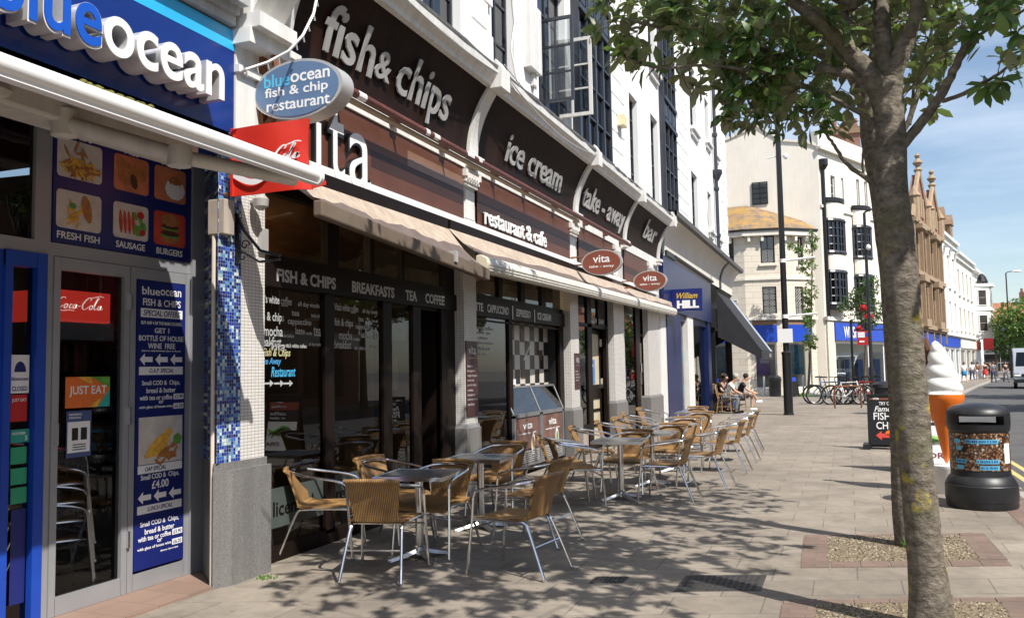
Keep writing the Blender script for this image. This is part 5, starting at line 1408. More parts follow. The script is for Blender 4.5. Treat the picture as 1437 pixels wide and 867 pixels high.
# ================================================================== BOOKMAKER (blue) AND CORNER CAFE
WH = thing("betting_shop", "blue fronted betting shop under a cream cove, between the cafe and the black awning", "shop", (0, 27, 0))
hy = lambda x, v=0.0: fx(x, 520, v).y
ye = hy(1001, .1)
zt = fx(1030, 380, .5).z
m = M(); m.box(-.2, .10, 22.35, ye, 3.13, 4.55); build("fascia", m, mat("deep_navy_fascia", (.006, .016, .085), .3, var=.15), WH)
m = M(); pr2 = [(.10, 4.55), (.10, 4.75), (.13, 5.0), (.22, 5.25), (.36, 5.42), (.44, 5.48)]
m.strip(pr2, 22.0, 36.9); m.prism([(-.05, 36.9, 3.2)] + [(x, 36.9, z) for x, z in pr2] + [(-.05, 36.9, 5.5)], (0, .01, 0)); build("cove", m, CREAM2, WH, smooth=True)
m = M(); m.box(-.05, .50, 22.0, 37.1, 5.48, 5.60); m.strip([(.5, 5.48), (.56, 5.5), (.58, 5.62), (-.03, 5.72)], 22.0, 37.15); m.prism([(.50, 37.15, 5.48), (.56, 37.15, 5.5), (.58, 37.15, 5.62), (-.03, 37.15, 5.72), (-.03, 37.15, 5.48)], (0, .01, 0)); build("cornice", m, LEAD, WH)
m = M(); n = 12
for yb_ in (22.0, 33.0): m.prism([(-.02, yb_, 4.5)] + [(x + .05, yb_, z) for x, z in pr2] + [(-.02, yb_, 5.48)], (0, .28, 0))
build("bracket", m, BLACK, WH)
m = M(); m.box(.10, .16, 22.6, 24.0, 4.56, 4.7); m.tube([(.14, 23.8, 4.66), (.14, 31, 4.6)], .05, 8); build("cable_trunking", m, BLACK, WH)
y1, y2, y3, y4, y5 = hy(941), hy(955), hy(964), hy(972), hy(993)
m = M(); m.box(-.2, .05, 22.9, y2, 0, 3.13); m.box(-.2, .05, y5, ye, 0, 3.13); m.box(-.2, .0, y2, y5, 0, .3); m.box(-.2, 0, y2, y5, 2.95, 3.13); build("shopfront", m, mat("royal_blue_paint", (.005, .015, .08), .35, var=.12), WH)
m = M(); m.box(-.15, .06, y3, y4, 0, 3.13); m.box(-.18, .02, 22.2, 22.9, 0, 3.2); build("white_pilaster", m, TRIM, WH)
m = M(); m.quad((-.1, y2, .3), (-.1, y3, .3), (-.1, y3, 2.95), (-.1, y2, 2.95)); m.quad((-.1, y4, .3), (-.1, y5, .3), (-.1, y5, 2.95), (-.1, y4, 2.95)); build("shop_window", m, GLASS, WH)
m = M(); m.box(-.3, -.25, y2, y5, .3, 2.95); build("window_display", m, mat("green_display", (.17, .21, .08), .6, var=.4, scale=2), WH)
m = M(); m.box(-.095, -.09, y2 + .2, y3 - .2, .7, 1.1); m.box(-.095, -.09, y2 + .2, y3 - .2, 1.7, 2.2); build("window_poster", m, mat("teal_poster", (.05, .3, .4), .4, var=.4), WH)
hs = thing("bookmaker_sign", "square navy projecting sign with a yellow script over white block letters HILL", "projecting sign", (.6, 23.4, 3.4))
Yh = 23.4; p, q_ = fy(943, 437, Yh), fy(985, 404, Yh)
m = M(); m.box(p.x, q_.x, Yh, Yh + .16, p.z, q_.z); build("box", m, NAVYB, hs, bevel=.01)
m = M(); W_ = q_.x - p.x; H_ = q_.z - p.z; m.text("HILL", (p.x + .17 * W_, Yh - .002, p.z + .12 * H_), X3, Z3, w=.70 * W_, h=.36 * H_, ex=.004, bold=.05); m.text("HILL", (p.x + .185 * W_, Yh - .002, p.z + .12 * H_), X3, Z3, w=.70 * W_, h=.36 * H_, ex=.003, bold=.05); build("lettering", m, LETW, hs)
m = M(); m.text("William", (p.x + .17 * W_, Yh - .002, p.z + .56 * H_), X3, Z3, w=.68 * W_, h=.26 * H_, ex=.004, shear=.35); build("script_lettering", m, mat("letter_yellow", (.75, .5, .03), .4), hs)
m = M(); m.tube([(.1, Yh + .08, q_.z - .05), (p.x, Yh + .08, q_.z - .05)], .03, 6); m.tube([(.1, Yh + .08, p.z + .05), (p.x, Yh + .08, p.z + .05)], .03, 6); build("bracket", m, NAVYB, hs)
# corner cafe front under the black awning
CF = thing("corner_cafe", "dark glazed corner cafe front beneath the black awning", "shop", (0, 35, 0))
m = M(); m.box(-.2, .02, ye + .02, 36.88, 0, .3); m.box(-.2, .08, ye + .02, 36.88, 3.0, 3.7)
for y in (ye + .03, ye + 1.2, 36.7): m.box(-.2, .03, y, y + .12, .3, 3.0)
build("shopfront", m, BLACK, CF)
m = M(); m.quad((-.1, ye, .3), (-.1, 36.8, .3), (-.1, 36.8, 3), (-.1, ye, 3)); build("shop_window", m, GLASS, CF)
m = M(); m.box(-3, -.25, ye, 36.8, .02, 3.0); build("dark_room", m, DARKIN, CF)
m = M(); m.box(-.25, -.21, ye + .3, ye + 1.0, .4, 2.6); build("cream_blind", m, CREAM, CF)
ba = thing("black_awning", "steep black canopy over the seated people at the corner cafe", "awning", (.9, 34.5, 2.1))
tipX, tipZ = fy(1084, 497, 37.2).x, 2.18
m = M(); m.quad((.1, 32.2, 4.35), (tipX, 32.2, tipZ), (tipX, 36.3, tipZ), (.1, 36.3, 4.35)); m.quad((.1, 32.2, 4.34), (.1, 37.3, 4.34), (tipX, 37.3, tipZ - .01), (tipX, 32.2, tipZ - .01)); build("cloth", m, AWNBK, ba)
m = M(); m.quad((.1, 36.3, 4.35), (tipX, 36.3, tipZ), (tipX, 37.3, tipZ), (.1, 37.3, 4.35)); build("glare_cloth", m, mat("painted_cloth_glare", (.33, .37, .43), .7, var=.1), ba)  # end of the black cloth painted pale as sunlit sheen
m = M(); m.box(tipX - .015, tipX + .015, 32.2, 37.3, tipZ - .32, tipZ); vl = build("valance", m, AWNBK, ba)
for y in (32.2, 37.28): m = M(); m.prism([(.1, y, 4.33), (tipX, y, tipZ), (tipX, y, tipZ - .32), (.1, y, tipZ + .5)], (0, .02, 0)); build("side_panel", m, AWNBK, ba)
m = M(); [m.box(tipX + .0155, tipX + .018, 35.6 + i_ * .22, 35.74 + i_ * .22, tipZ - .24, tipZ - .1) for i_ in range(4)]; build("lettering", m, LETG, ba)
# ================================================================== CREAM CORNER SHOP ACROSS THE SIDE STREET
P1, P2, P3 = Vector((-.55, 48.3, 0)), Vector((1.25, 48.6, 0)), Vector((2.95, 50.0, 0))
BLUEB = mat("bright_blue_fascia", (.01, .06, .45), .4, var=.08)
GLASSB = glassmat("far_shop_glass", (.75, .77, .76), 1.4)
WHSHOP = thing("newsagent_building", "two storey cream corner building with an orange lichened hipped roof and blue shop fascia", "building", (0, 49, 0))
def seg(A, B): d = (B - A); l = d.length; u = d / l; nn = u.cross(Z3); return u, nn, l
faces = [(Vector((-7, 49.6, 0)), P1), (P1, P2), (P2, P3)]
EZ = 8.9
m = M(); hl = []
def px_on(A, B, x, y):
    u, nn, l = seg(A, B); return onwall(x, y, A, atan2(u.x, u.y))
wins = {0: [(1023, 1030, 335, 386)], 1: [(1067, 1087, 330, 369), (1070, 1090, 402, 440)], 2: [(1119, 1127, 333, 372), (1116, 1128, 402, 442)]}
for fi, (A, B) in enumerate(faces):
    u, nn, l = seg(A, B); hs_ = []
    for x0, x1, ya, yb in wins[fi]:
        s0, _ = px_on(A, B, x0, (ya + yb) / 2); s1, _ = px_on(A, B, x1, (ya + yb) / 2); _, za = px_on(A, B, (x0 + x1) / 2, yb); _, zb = px_on(A, B, (x0 + x1) / 2, ya)
        hs_.append((max(.1, s0), min(l - .1, s1), za, zb))
    sh = (.35 if fi == 1 else .25, l - (.3 if fi == 1 else .35), .35, 2.85) if fi else None
    wall(m, A, u, nn, 0, l, 0, EZ, hs_ + ([sh] if sh else []), .22)
    hl.append((A, u, nn, l, hs_, sh))
build("wall", m, ASHLAR, WHSHOP)
for fi, (A, u, nn, l, hs_, sh) in enumerate(hl):
    for q_ in hs_:
        window(WHSHOP, A, u, nn, q_, 2, 4 if q_[2] < 6.5 else 2, .10, .07, BLACK, GLASSU, bar=.05)
        if q_[2] < 6.5 or fi:
            mm = M(); o_ = A - nn * .09
            for k in range(-6, 7):
                for sg in (1, -1):
                    a0 = q_[0] + (q_[1] - q_[0]) * .5 + k * .16
                    pts_ = []
                    zt_ = q_[3] if q_[2] < 6.5 else (q_[2] + q_[3]) / 2
                    for z in (q_[2], zt_):
                        pts_.append((a0 + sg * (z - (q_[2] + zt_) / 2), z))
                    (ua, za_), (ub, zb_) = pts_
                    # clip to the window
                    def clipu(ua, za_, ub, zb_):
                        P_ = []
                        for t in [i / 24 for i in range(25)]:
                            uu, z = ua + (ub - ua) * t, za_ + (zb_ - za_) * t
                            if q_[0] + .06 < uu < q_[1] - .06: P_.append(o_ + u * uu + Z3 * z)
                        return P_
                    P_ = clipu(ua, za_, ub, zb_)
                    if len(P_) > 1: mm.tube([P_[0], P_[-1]], .014, 4)
            if mm.v: build("lattice", mm, LETG, WHSHOP)
        mm = M(); mm.fbox(A, u, Z3, nn, (q_[0] - .1, q_[1] + .1), (q_[2] - .16, q_[2] - .05), (0, .12)); build("sill", mm, CREAM2, WHSHOP)
    if sh:
        mm = M(); mm.fbox(A, u, Z3, nn, (sh[0] - .05, sh[1] + .05), (2.88, 3.78), (-.05, .08)); build("fascia", mm, BLUEB, WHSHOP)
        mm = M(); mm.fbox(A, u, Z3, nn, (sh[0] - .05, sh[1] + .05), (3.79, 4.05), (-.05, .05)); build("brown_band", mm, SANDST, WHSHOP)
        window(WHSHOP, A, u, nn, sh, 1, 1, .12, .09, TRIM, GLASSB)
        mm = M(); mm.fbox(A, u, Z3, nn, (sh[0] + .15, sh[1] - .35), (1.1, 2.7), (-.24, -.2)); po = build("window_poster", mm, mat("purple_poster" if fi == 1 else "sea_poster", (.17, .05, .40) if fi == 1 else (.06, .3, .5), .5, var=.6, scale=3), WHSHOP)
        if fi == 1:
            mm = M(); mm.text("2 - 1", A + u * (sh[0] + .22) + Z3 * 2.3 - nn * .19, u, Z3, w=.75, h=.3, ex=.01); [mm.fbox(A - nn * .19, u, Z3, nn, (sh[0] + .3, sh[0] + .8), (1.75 + .09 * i_, 1.80 + .09 * i_), (0, .01)) for i_ in range(4)]; l_ = build("poster_lettering", mm, LETW, WHSHOP); l_.parent = po
        mm = M(); mm.fbox(A, u, Z3, nn, (sh[0] + .02, sh[1] - .02), (.36, 2.84), (-.62, -.55)); build("shop_interior", mm, CREAM2, WHSHOP)
    mm = M(); mm.fbox(A, u, Z3, nn, (-.05, l + .05), (4.06, 4.22), (0, .16)); mm.fbox(A, u, Z3, nn, (-.02, l + .02), (6.25, 6.38), (0, .08)); mm.fbox(A, u, Z3, nn, (-.1, l + .1), (EZ - .25, EZ), (0, .32)); mm.fbox(A, u, Z3, nn, (0, l), (0, .33), (0, .05))
    for k in range(int(l / .7)): mm.fbox(A, u, Z3, nn, (k * .7 + .2, k * .7 + .34), (EZ - .55, EZ - .25), (0, .26))
    build("string_course", mm, CREAM2, WHSHOP)
    mm = M(); mm.fbox(A, u, Z3, nn, (-.12, l + .12), (EZ, EZ + .12), (.2, .38)); build("gutter", mm, BLACK, WHSHOP)
mm = M(); A, u, nn, l = hl[0][0], hl[0][1], hl[0][2], hl[0][3]; mm.fbox(A, u, Z3, nn, (l - 1.55, l - .45), (5.05, 5.25), (0, .03)); mm2 = M(); [mm2.fbox(A + nn * .031, u, Z3, nn, (l - 1.45 + i_ * .11, l - 1.38 + i_ * .11), (5.10, 5.2), (0, .003)) for i_ in range(9)]; st = build("street_sign", mm, LETW, WHSHOP); l_ = build("street_lettering", mm2, BLACK, WHSHOP); l_.parent = st
# hipped roof
ap, ap2 = fy(1046, 281, 50.2), Vector((2.2, 52.5, 0))
ap = Vector((ap.x, 50.4, 10.75)); o1 = Vector((-.6, 47.95, EZ + .1)); o2 = Vector((1.35, 48.25, EZ + .1)); o3 = Vector((3.25, 49.85, EZ + .1)); o0 = Vector((-7, 49.2, EZ + .1)); rb = Vector((-7, 51.5, 10.75)); ob_ = Vector((3.0, 52, 10.0))
m = M(); m.add([o0, o1, o2, o3, ap, rb, Vector((2.0, 50.9, 10.0))], [(0, 1, 4, 5), (1, 2, 4), (2, 3, 6, 4)]); build("roof", m, ROOF, WHSHOP)
# tall cream block behind
TB = thing("tall_building", "tall plain cream gabled building with black bow windows and a brick chimney", "building", (3, 56, 0))
yT = 50.6
def T(x, y): return fy(x, y, yT)
top = [T(1000, 206), T(1062, 178), T(1098, 199), T(1130, 201), T(1147, 206)]
xr = top[-1].x
m = M(); pts_ = [(top[0].x - 4, yT, 0), (xr, yT, 0)] + [(p.x, yT, p.z) for p in top[::-1]] + [(top[0].x - 4, yT, top[0].z - 1.5)]
m.prism(pts_, (0, .3, 0)); build("gable_wall", m, CREAM, TB)
m = M()
for i in range(len(top) - 1):
    a_, b_ = top[i], top[i + 1]; m.prism([(a_.x, yT - .08, a_.z), (b_.x, yT - .08, b_.z), (b_.x, yT - .08, b_.z + .15), (a_.x, yT - .08, a_.z + .15)], (0, .5, 0))
build("coping", m, CREAM2, TB)
p, q_ = T(1056, 288), T(1077, 255); window(TB, (0, yT, 0), X3, -Y3, (p.x, q_.x, p.z, q_.z), 2, 4, -.08, .06, BLACK, GLASSU, bar=.05)
AG = radians(24); PC = Vector((xr, yT, 0)); U_ = Vector((sin(AG), cos(AG), 0)); N_ = Vector((cos(AG), -sin(AG), 0)); LEN = 11.2; HT = top[-1].z
def ow(x, y): return onwall(x, y, PC, AG)
m = M(); hs_ = []
for x0, x1, ya, yb in ((1166, 1172, 247, 284), (1181, 1184, 250, 284), (1202, 1206, 252, 296), (1213, 1217, 255, 297)):
    s0, _ = ow(x0, 265); s1, _ = ow(x1, 265); _, za = ow((x0 + x1) / 2, yb); _, zb = ow((x0 + x1) / 2, ya); hs_.append((s0, s1, za, zb))
shp = (1.2, LEN - .8, .3, 2.9)
wall(m, PC, U_, N_, 0, LEN, 0, HT, hs_ + [shp], .2); m.fbox(PC, U_, Z3, N_, (0, LEN), (HT, HT + .01), (-6, 0)); m.quad(PC + U_ * LEN, PC + U_ * LEN - N_ * 8, PC + U_ * LEN - N_ * 8 + Z3 * HT, PC + U_ * LEN + Z3 * HT)
build("wall", m, CREAM2, TB)
for q_ in hs_: window(TB, PC, U_, N_, q_, 1, 3, .1, .05, TRIM, GLASSU)
m = M(); m.fbox(PC, U_, Z3, N_, (-.1, LEN), (HT, HT + .9), (-.3, .08)); m.fbox(PC, U_, Z3, N_, (-.15, LEN), (HT - .15, HT), (0, .25)); m.fbox(PC, U_, Z3, N_, (0, LEN), (10.35, 10.5), (0, .1)); m.fbox(PC, U_, Z3, N_, (-.05, LEN), (4.05, 4.25), (0, .2)); build("parapet", m, CREAM2, TB)
m = M(); m.fbox(PC, U_, Z3, N_, (1.0, LEN - .6), (2.95, 3.95), (-.02, .12)); fa = build("fascia", m, BLUEB, TB)
s0, zc = ow(1181, 467)
m = M(); m.text("WHSmith", PC + U_ * s0 + Z3 * 3.1 + N_ * .125, U_, Z3, w=2.6, h=.66, ex=.02); l_ = build("lettering", m, LETW, TB); l_.parent = fa
window(TB, PC, U_, N_, shp, 4, 1, .1, .12, TRIM, GLASSB, bar=.14)
m = M(); m.fbox(PC, U_, Z3, N_, (1.2, LEN - .8), (.3, 2.9), (-.9, -.8)); build("shop_interior", m, CREAM2, TB)
m = M()
for k, (s0, w_) in enumerate(((2.0, .5), (3.6, .4), (5.2, .7), (7.6, .8))): m.fbox(PC, U_, Z3, N_, (s0, s0 + w_), (.5, 1.9), (-.6, -.5))
build("window_display", m, PB, TB)
m = M()
for k in range(2):
    m.fbox(PC, U_, Z3, N_, (k * (LEN - .9) + .05, k * (LEN - .9) + .85), (0, 4.0), (0, .12))
build("pilaster", m, ASHLAR, TB)
# bow windows
def bow(sc, w_, zs, nm="bow_window"):
    n = 9
    def arc(i, r=1.0): a_ = pi * i / n; return PC + U_ * (sc - cos(a_) * w_ / 2 * r) + N_ * (.06 + sin(a_) * .55 * r)
    for z0, z1 in zs:
        m = M()
        for i in range(n + 1): m.tube([arc(i) + Z3 * z0, arc(i) + Z3 * z1], .05 if i % 3 else .07, 5)
        for k in range(5):
            z = z0 + (z1 - z0) * k / 4; m.tube([arc(i) + Z3 * z for i in range(n + 1)], .035 if 0 < k < 4 else .11, 5)
        f_ = build(nm, m, DKMETAL, TB)
        m = M(); V_ = [arc(i, .96) + Z3 * z0 for i in range(n + 1)] + [arc(i, .96) + Z3 * z1 for i in range(n + 1)]
        m.add(V_, [(i, i + 1, n + 2 + i, n + 1 + i) for i in range(n)]); g_ = build("pane", m, GLASS, TB); g_.parent = f_
        m = M(); V_ = [arc(i, .8) + Z3 * z0 for i in range(n + 1)] + [arc(i, .8) + Z3 * z1 for i in range(n + 1)]
        m.add(V_, [(i, i + 1, n + 2 + i, n + 1 + i) for i in range(n)]); build("dark_room", m, DARKIN, TB)
    m = M()
    for z0, z1 in ((zs[0][1] + .12, zs[1][0] - .12), (zs[1][1] + .12, zs[1][1] + 1.0)):
        V_ = [arc(i) + Z3 * z0 for i in range(n + 1)] + [arc(i) + Z3 * z1 for i in range(n + 1)]; m.add(V_, [(i, i + 1, n + 2 + i, n + 1 + i) for i in range(n)])
    build("bow_panel", m, CREAM, TB, smooth=True)
    m = M()
    for z in (zs[1][1] + 1.05, zs[0][0] - .3): m.prism([arc(i, 1.12) + Z3 * z for i in range(n + 1)], (0, 0, .22)); 
    build("bow_moulding", m, BLACK, TB)
for x0, x1 in ((1160, 1187), (1200, 1223)):
    sa, _ = ow(x0 + 2, 420); sb, _ = ow(x1 - 2, 420)
    bow((sa + sb) / 2 - .25, (sb - sa) * .92, [(4.95, 6.75), (7.85, 9.65)])
m = M(); m.tube([PC + N_ * .12 + U_ * .3 + Z3 * 4.2, PC + N_ * .12 + U_ * .3 + Z3 * (HT - .9)], .09, 8); m.lathe([(.1, 0), (.26, .25), (.26, .6), (.1, .62)], PC + N_ * .15 + U_ * .3 + Z3 * (HT - 1.3), 10); build("drainpipe", m, BLACK, TB)
p, q_ = fy(1163, 222, 56), fy(1206, 176, 56)
m = M(); m.box(p.x, q_.x, 56, 57.4, p.z - 3, q_.z - .45); ch = build("chimney", m, BRICKR, TB)
m = M(); m.box(p.x - .12, q_.x + .12, 55.88, 57.5, q_.z - .45, q_.z - .05); m.box(p.x + .1, q_.x - .1, 56.1, 57.3, q_.z - .05, q_.z + .1); l_ = build("chimney_cap", m, SANDST, TB); l_.parent = ch
m = M()
for k in range(3): m.lathe([(.14, 0), (.17, .05), (.12, .5), (.15, .55)], (p.x + .4 + k * .6, 56.7, q_.z + .05), 8)
l_ = build("chimney_pot", m, BRICKR, TB); l_.parent = ch
m = M(); m.quad((-9, 51, 13), (xr, 50.9, HT - .3), (xr + 4, 60, HT - .3), (-9, 60, 13)); build("roof", m, LEAD, TB)

# ------------------------------------------------------------------ street row running on from it (each in its own axes)
AR = radians(12.6); ORG = Vector((8.75, 61.9, 0)); UR = Vector((sin(AR), cos(AR), 0)); RZ = pi / 2 - AR
def rowb(name, label, s0): return thing(name, label, "building", ORG + UR * s0, RZ)
def lwin(t, lst, cols, rows, fm, pm, d=.12, fw=.08, bar=.06):
    for q_ in lst: window(t, (0, 0, 0), X3, -Y3, q_, cols, rows, d, fw, fm, pm, local=True, bar=bar)
NY = -Y3
# gothic sandstone and brick building
GB = rowb("gothic_building", "ornate sandstone and red brick building with two spiked gables behind the near trunk", 0)
L1 = 12.6
hs_ = []
for k in range(4):
    c = 1.6 + k * 3.13
    for z0, z1 in ((4.6, 7.0), (8.0, 10.4)): hs_.append((c - .75, c + .75, z0, z1))
shp = (.6, L1 - .6, .3, 2.8)
m = M(); wall(m, (0, 0, 0), X3, NY, 0, L1, 0, 11.2, hs_ + [shp], .25); m.quad((0, 0, 0), (0, 0, 11.2), (0, 9, 11.2), (0, 9, 0)); build("wall", m, SANDST, GB, local=True)
lwin(GB, hs_, 2, 2, SANDST, GLASS, .12, .09, .09); lwin(GB, [shp], 5, 1, TRIM, GLASSU, .1, .1, .2)
m = M(); m.box(.2, L1 - .2, .3, 9, .0, 10.8); build("dark_rooms", m, DARKIN, GB, local=True)
m = M()
for z in (3.9, 7.4, 10.9): m.box(-.1, L1 + .1, -.35, .05, z, z + .28); m.box(0, L1, -.2, .02, z - .15, z)
for k in range(5): m.box(k * 3.1 - .05, k * 3.1 + .2, -.22, 0.02, 3.0, 11.0)
for k in (0, 2): 
    m.box(k * 3.13 + .6, k * 3.13 + 2.6, -.6, -.02, 7.0, 7.4); m.box(k * 3.13 + .6, k * 3.13 + 2.6, -.6, -.02, 10.5, 10.8); m.box(k * 3.13 + .6, k * 3.13 + 2.6, -.6, -.02, 4.0, 4.5)
build("string_course", m, mat("pale_sandstone", (.33, .24, .155), .85, var=.15, scale=6), GB, local=True)
m = M(); m.box(.4, L1 - .4, -.12, .02, 2.85, 3.65); build("fascia", m, BLUEB, GB, local=True)
for k in (0, 1):
    c = (3.3, 9.6)[k]
    m = M(); m.prism([(c - 3.2, -.1, 11.2), (c + 3.2, -.1, 11.2), (c + 2.2, -.1, 12.6), (c, -.1, 14.6), (c - 2.2, -.1, 12.6)], (0, .4, 0)); build("gable", m, BRICKR, GB, local=True)
    m = M()
    for a_, b_ in (((c - 3.3, 11.2), (c - 2.2, 12.7)), ((c - 2.3, 12.6), (c, 14.8)), ((c, 14.8), (c + 2.3, 12.6)), ((c + 2.2, 12.7), (c + 3.3, 11.2))): m.tube([(a_[0], -.1, a_[1]), (b_[0], -.1, b_[1])], .17, 6)
    m.lathe([(.14, 0), (.3, .3), (.12, .5), (.34, .8), (.1, 1.1), (.2, 1.3), (.03, 1.5)], (c, -.1, 14.6), 8)
    for sg in (-1, 1): m.lathe([(.32, -1.2), (.32, .4), (.42, .5), (.3, .7), (.05, 1.2)], (c + sg * 2.5, -.15, 12.2), 8)
    for i in range(3): m.box(c - 1.2 + i * .9, c - .6 + i * .9, -.2, -.08, 11.6, 13.0)
    build("gable_trim", m, mat("pale_sandstone", (.33, .24, .155), .85, var=.15, scale=6), GB, local=True)
m = M(); m.prism([(0, 0, 11.2), (0, 4, 14.6), (0, 9, 11.2)], (L1, 0, 0)); build("roof", m, LEAD, GB, local=True)
# white row with arched windows
def plain(name, label, s0, L1, H, mt, rows, n, arched=False, cols=2, wr=2, wwid=.5, shop=True, fm=TRIM, dorm=0, setb=0.0):
    t = rowb(name, label, s0); hs_ = []
    for k in range(n):
        c = L1 * (k + .5) / n; ww = L1 / n * wwid / 2
        for z0, z1 in rows: hs_.append((c - ww, c + ww, z0, z1))
    sh = [((j + .06) * L1 / 3, (j + .94) * L1 / 3, .3, 2.7) for j in range(3)] if shop else []
    m = M(); wall(m, (0, 0, 0), X3, NY, 0, L1, 0, H, hs_ + sh, .25); m.quad((0, 0, 0), (0, 0, H), (0, 9, H), (0, 9, 0)); m.quad((L1, 0, 0), (L1, 9, 0), (L1, 9, H), (L1, 0, H)); build("wall", m, mt, t, local=True)
    lwin(t, hs_, cols, wr, fm, GLASSU)
    for q_ in sh: window(t, (0, 0, 0), X3, NY, q_, 2, 1, .15, .1, TRIM, GLASSU, local=True, name="shop_window")
    m = M(); m.box(.2, L1 - .2, .35, 8.8, 0, H - .3); build("dark_rooms", m, DARKIN, t, local=True)
    m = M(); m.box(-.1, L1 + .1, -.4, .05, H, H + .25); m.box(-.05, L1 + .05, -.2, .02, H - .4, H); m.box(0, L1, -.25, .02, 3.75, 3.95)
    for q_ in hs_:
        m.box(q_[0] - .12, q_[1] + .12, -.14, -.002, q_[2] - .18, q_[2] - .02)
        if arched and q_[2] > 6:
            c = (q_[0] + q_[1]) / 2; r = (q_[1] - q_[0]) / 2 + .15
            m.tube([(c - r * cos(pi * i / 10), -.04, q_[3] - .1 + r * .8 * sin(pi * i / 10)) for i in range(11)], .12, 6)
    build("string_course", m, TRIM, t, local=True)
    m = M(); m.box(.3, L1 - .3, -.1, .02, 2.85, 3.65); build("fascia", m, BLUEB if name == "arched_building" else CREAM2, t, local=True)
    m = M(); m.prism([(0, 0.2, H + .2), (0, 4.5, H + 3), (0, 9, H + .2)], (L1, 0, 0)); build("roof", m, LEAD, t, local=True)
    for k in range(dorm):
        c = L1 * (k + .5) / dorm
        m = M(); m.box(c - .7, c + .7, -.1, 2, H + .25, H + 1.6); m.prism([(c - .9, -.2, H + 1.6), (c + .9, -.2, H + 1.6), (c, -.2, H + 2.5)], (0, 2.2, 0)); build("dormer", m, SANDST, t, local=True)
    return t
t = plain("arched_building", "white terrace with tall arched upper windows beyond the gothic building", 12.65, 9.5, 11.6, WHITE, [(4.4, 6.6), (7.8, 10.4)], 3, True, dorm=2, wwid=.40)
plain("pale_building", "plain pale building with slim sash windows before the turreted corner", 22.2, 12.4, 11.0, CREAM2, [(4.5, 6.4), (7.6, 9.8)], 4, False, wwid=.34)
TR = rowb("turret_building", "narrow white building with a projecting bay turret at the end of the row", 34.7)
m = M(); m.box(0, 7, 0, 8, 0, 10.6); build("wall", m, WHITE, TR, local=True)
m = M(); pts_ = [(1, 0), (1.7, -1.3), (3.6, -1.3), (4.4, 0)]; m.prism([(x, y, 3.9) for x, y in pts_], (0, 0, 5.2)); bt = build("bay", m, TRIM, TR, local=True)
for z0, z1 in ((4.6, 6.3), (7.2, 8.8)): f_ = window(TR, (0, -1.32, 0), X3, NY, (1.95, 3.35, z0, z1), 2, 2, -.05, .08, TRIM, GLASSU, local=True)
for (ax, ay), (bx_, by_) in (((1, 0), (1.7, -1.3)),):
    A = Vector((ax, ay, 0)); B = Vector((bx_, by_, 0)); u, nn, l = seg(A, B)
    for z0, z1 in ((4.6, 6.3), (7.2, 8.8)): window(TR, A, u, nn, (.3, l - .3, z0, z1), 1, 2, -.05, .08, TRIM, DARKIN, local=True)
m = M(); m.prism([(x * 1.0, y * 1.15 - .1, 9.1) for x, y in pts_], (0, 0, .3)); m.prism([(x, y * 1.1 - .05, 6.7) for x, y in pts_], (0, 0, .25)); m.box(-.2, 7.2, -.4, 8, 10.6, 10.9); build("string_course", m, TRIM, TR, local=True)
m = M(); m.lathe([(.5, 0), (.55, .3), (.35, .8), (.1, 1.1)], (2.7, -.6, 9.4), 10); build("finial", m, BLACK, TR, local=True)
m = M(); m.box(-.02, .25, -1.5, -.7, 2.8, 3.9); m.box(-.3, 3.5, -.12, 0, 2.8, 3.6); build("red_shop_sign", m, RED, TR, local=True)
# far grey terraces closing the street
GREYS = mat("grey_render", (.34, .34, .35), .85, var=.15); REDT = mat("far_red_roof", (.35, .16, .09), .9, var=.3)
def farb(x0, y0, w_, h, label, mt, roof):
    t = thing("terraced_house", label, "house", (x0, y0, 0), -radians(16)); n = max(2, int(w_ / 3)); hs_ = []
    for k in range(n):
        for z0 in (4.0, 7.0):
            if z0 + 1.6 < h: hs_.append(((k + .3) * w_ / n, (k + .7) * w_ / n, z0, z0 + 1.6))
    m = M(); wall(m, (0, 0, 0), X3, NY, 0, w_, 0, h, hs_ + [(.4, w_ - .4, .3, 2.6)], .2); m.quad((0, 0, 0), (0, 0, h), (0, 8, h), (0, 8, 0)); build("wall", m, mt, t, local=True)
    lwin(t, hs_ + [(.4, w_ - .4, .3, 2.6)], 2, 2, TRIM, DARKIN)
    m = M(); m.prism([(-.2, -.3, h), (-.2, 4, h + 3), (-.2, 8.3, h)], (w_ + .4, 0, 0)); rf = build("roof", m, roof, t, local=True)
    m = M(); m.box(w_ - 1.2, w_ - .2, 3.4, 4.6, h + 1, h + 4.2)
    for k in range(2): m.lathe([(.16, 0), (.14, .5)], (w_ - .95 + k * .5, 4, h + 4.2), 8)
    c_ = build("chimney", m, BRICKR, t, local=True); c_.parent = rf
    return t
farb(19.2, 124, 6.5, 6.2, "far grey house with a red roof and brick chimney nearest the turret", GREYS, REDT)
farb(25.7, 128, 8.5, 7.4, "far pale house half hidden by the round street tree", CREAM2, REDT)
farb(34, 131, 12, 8.6, "far pale house with the tallest chimney at the right edge", CREAM2, REDT)
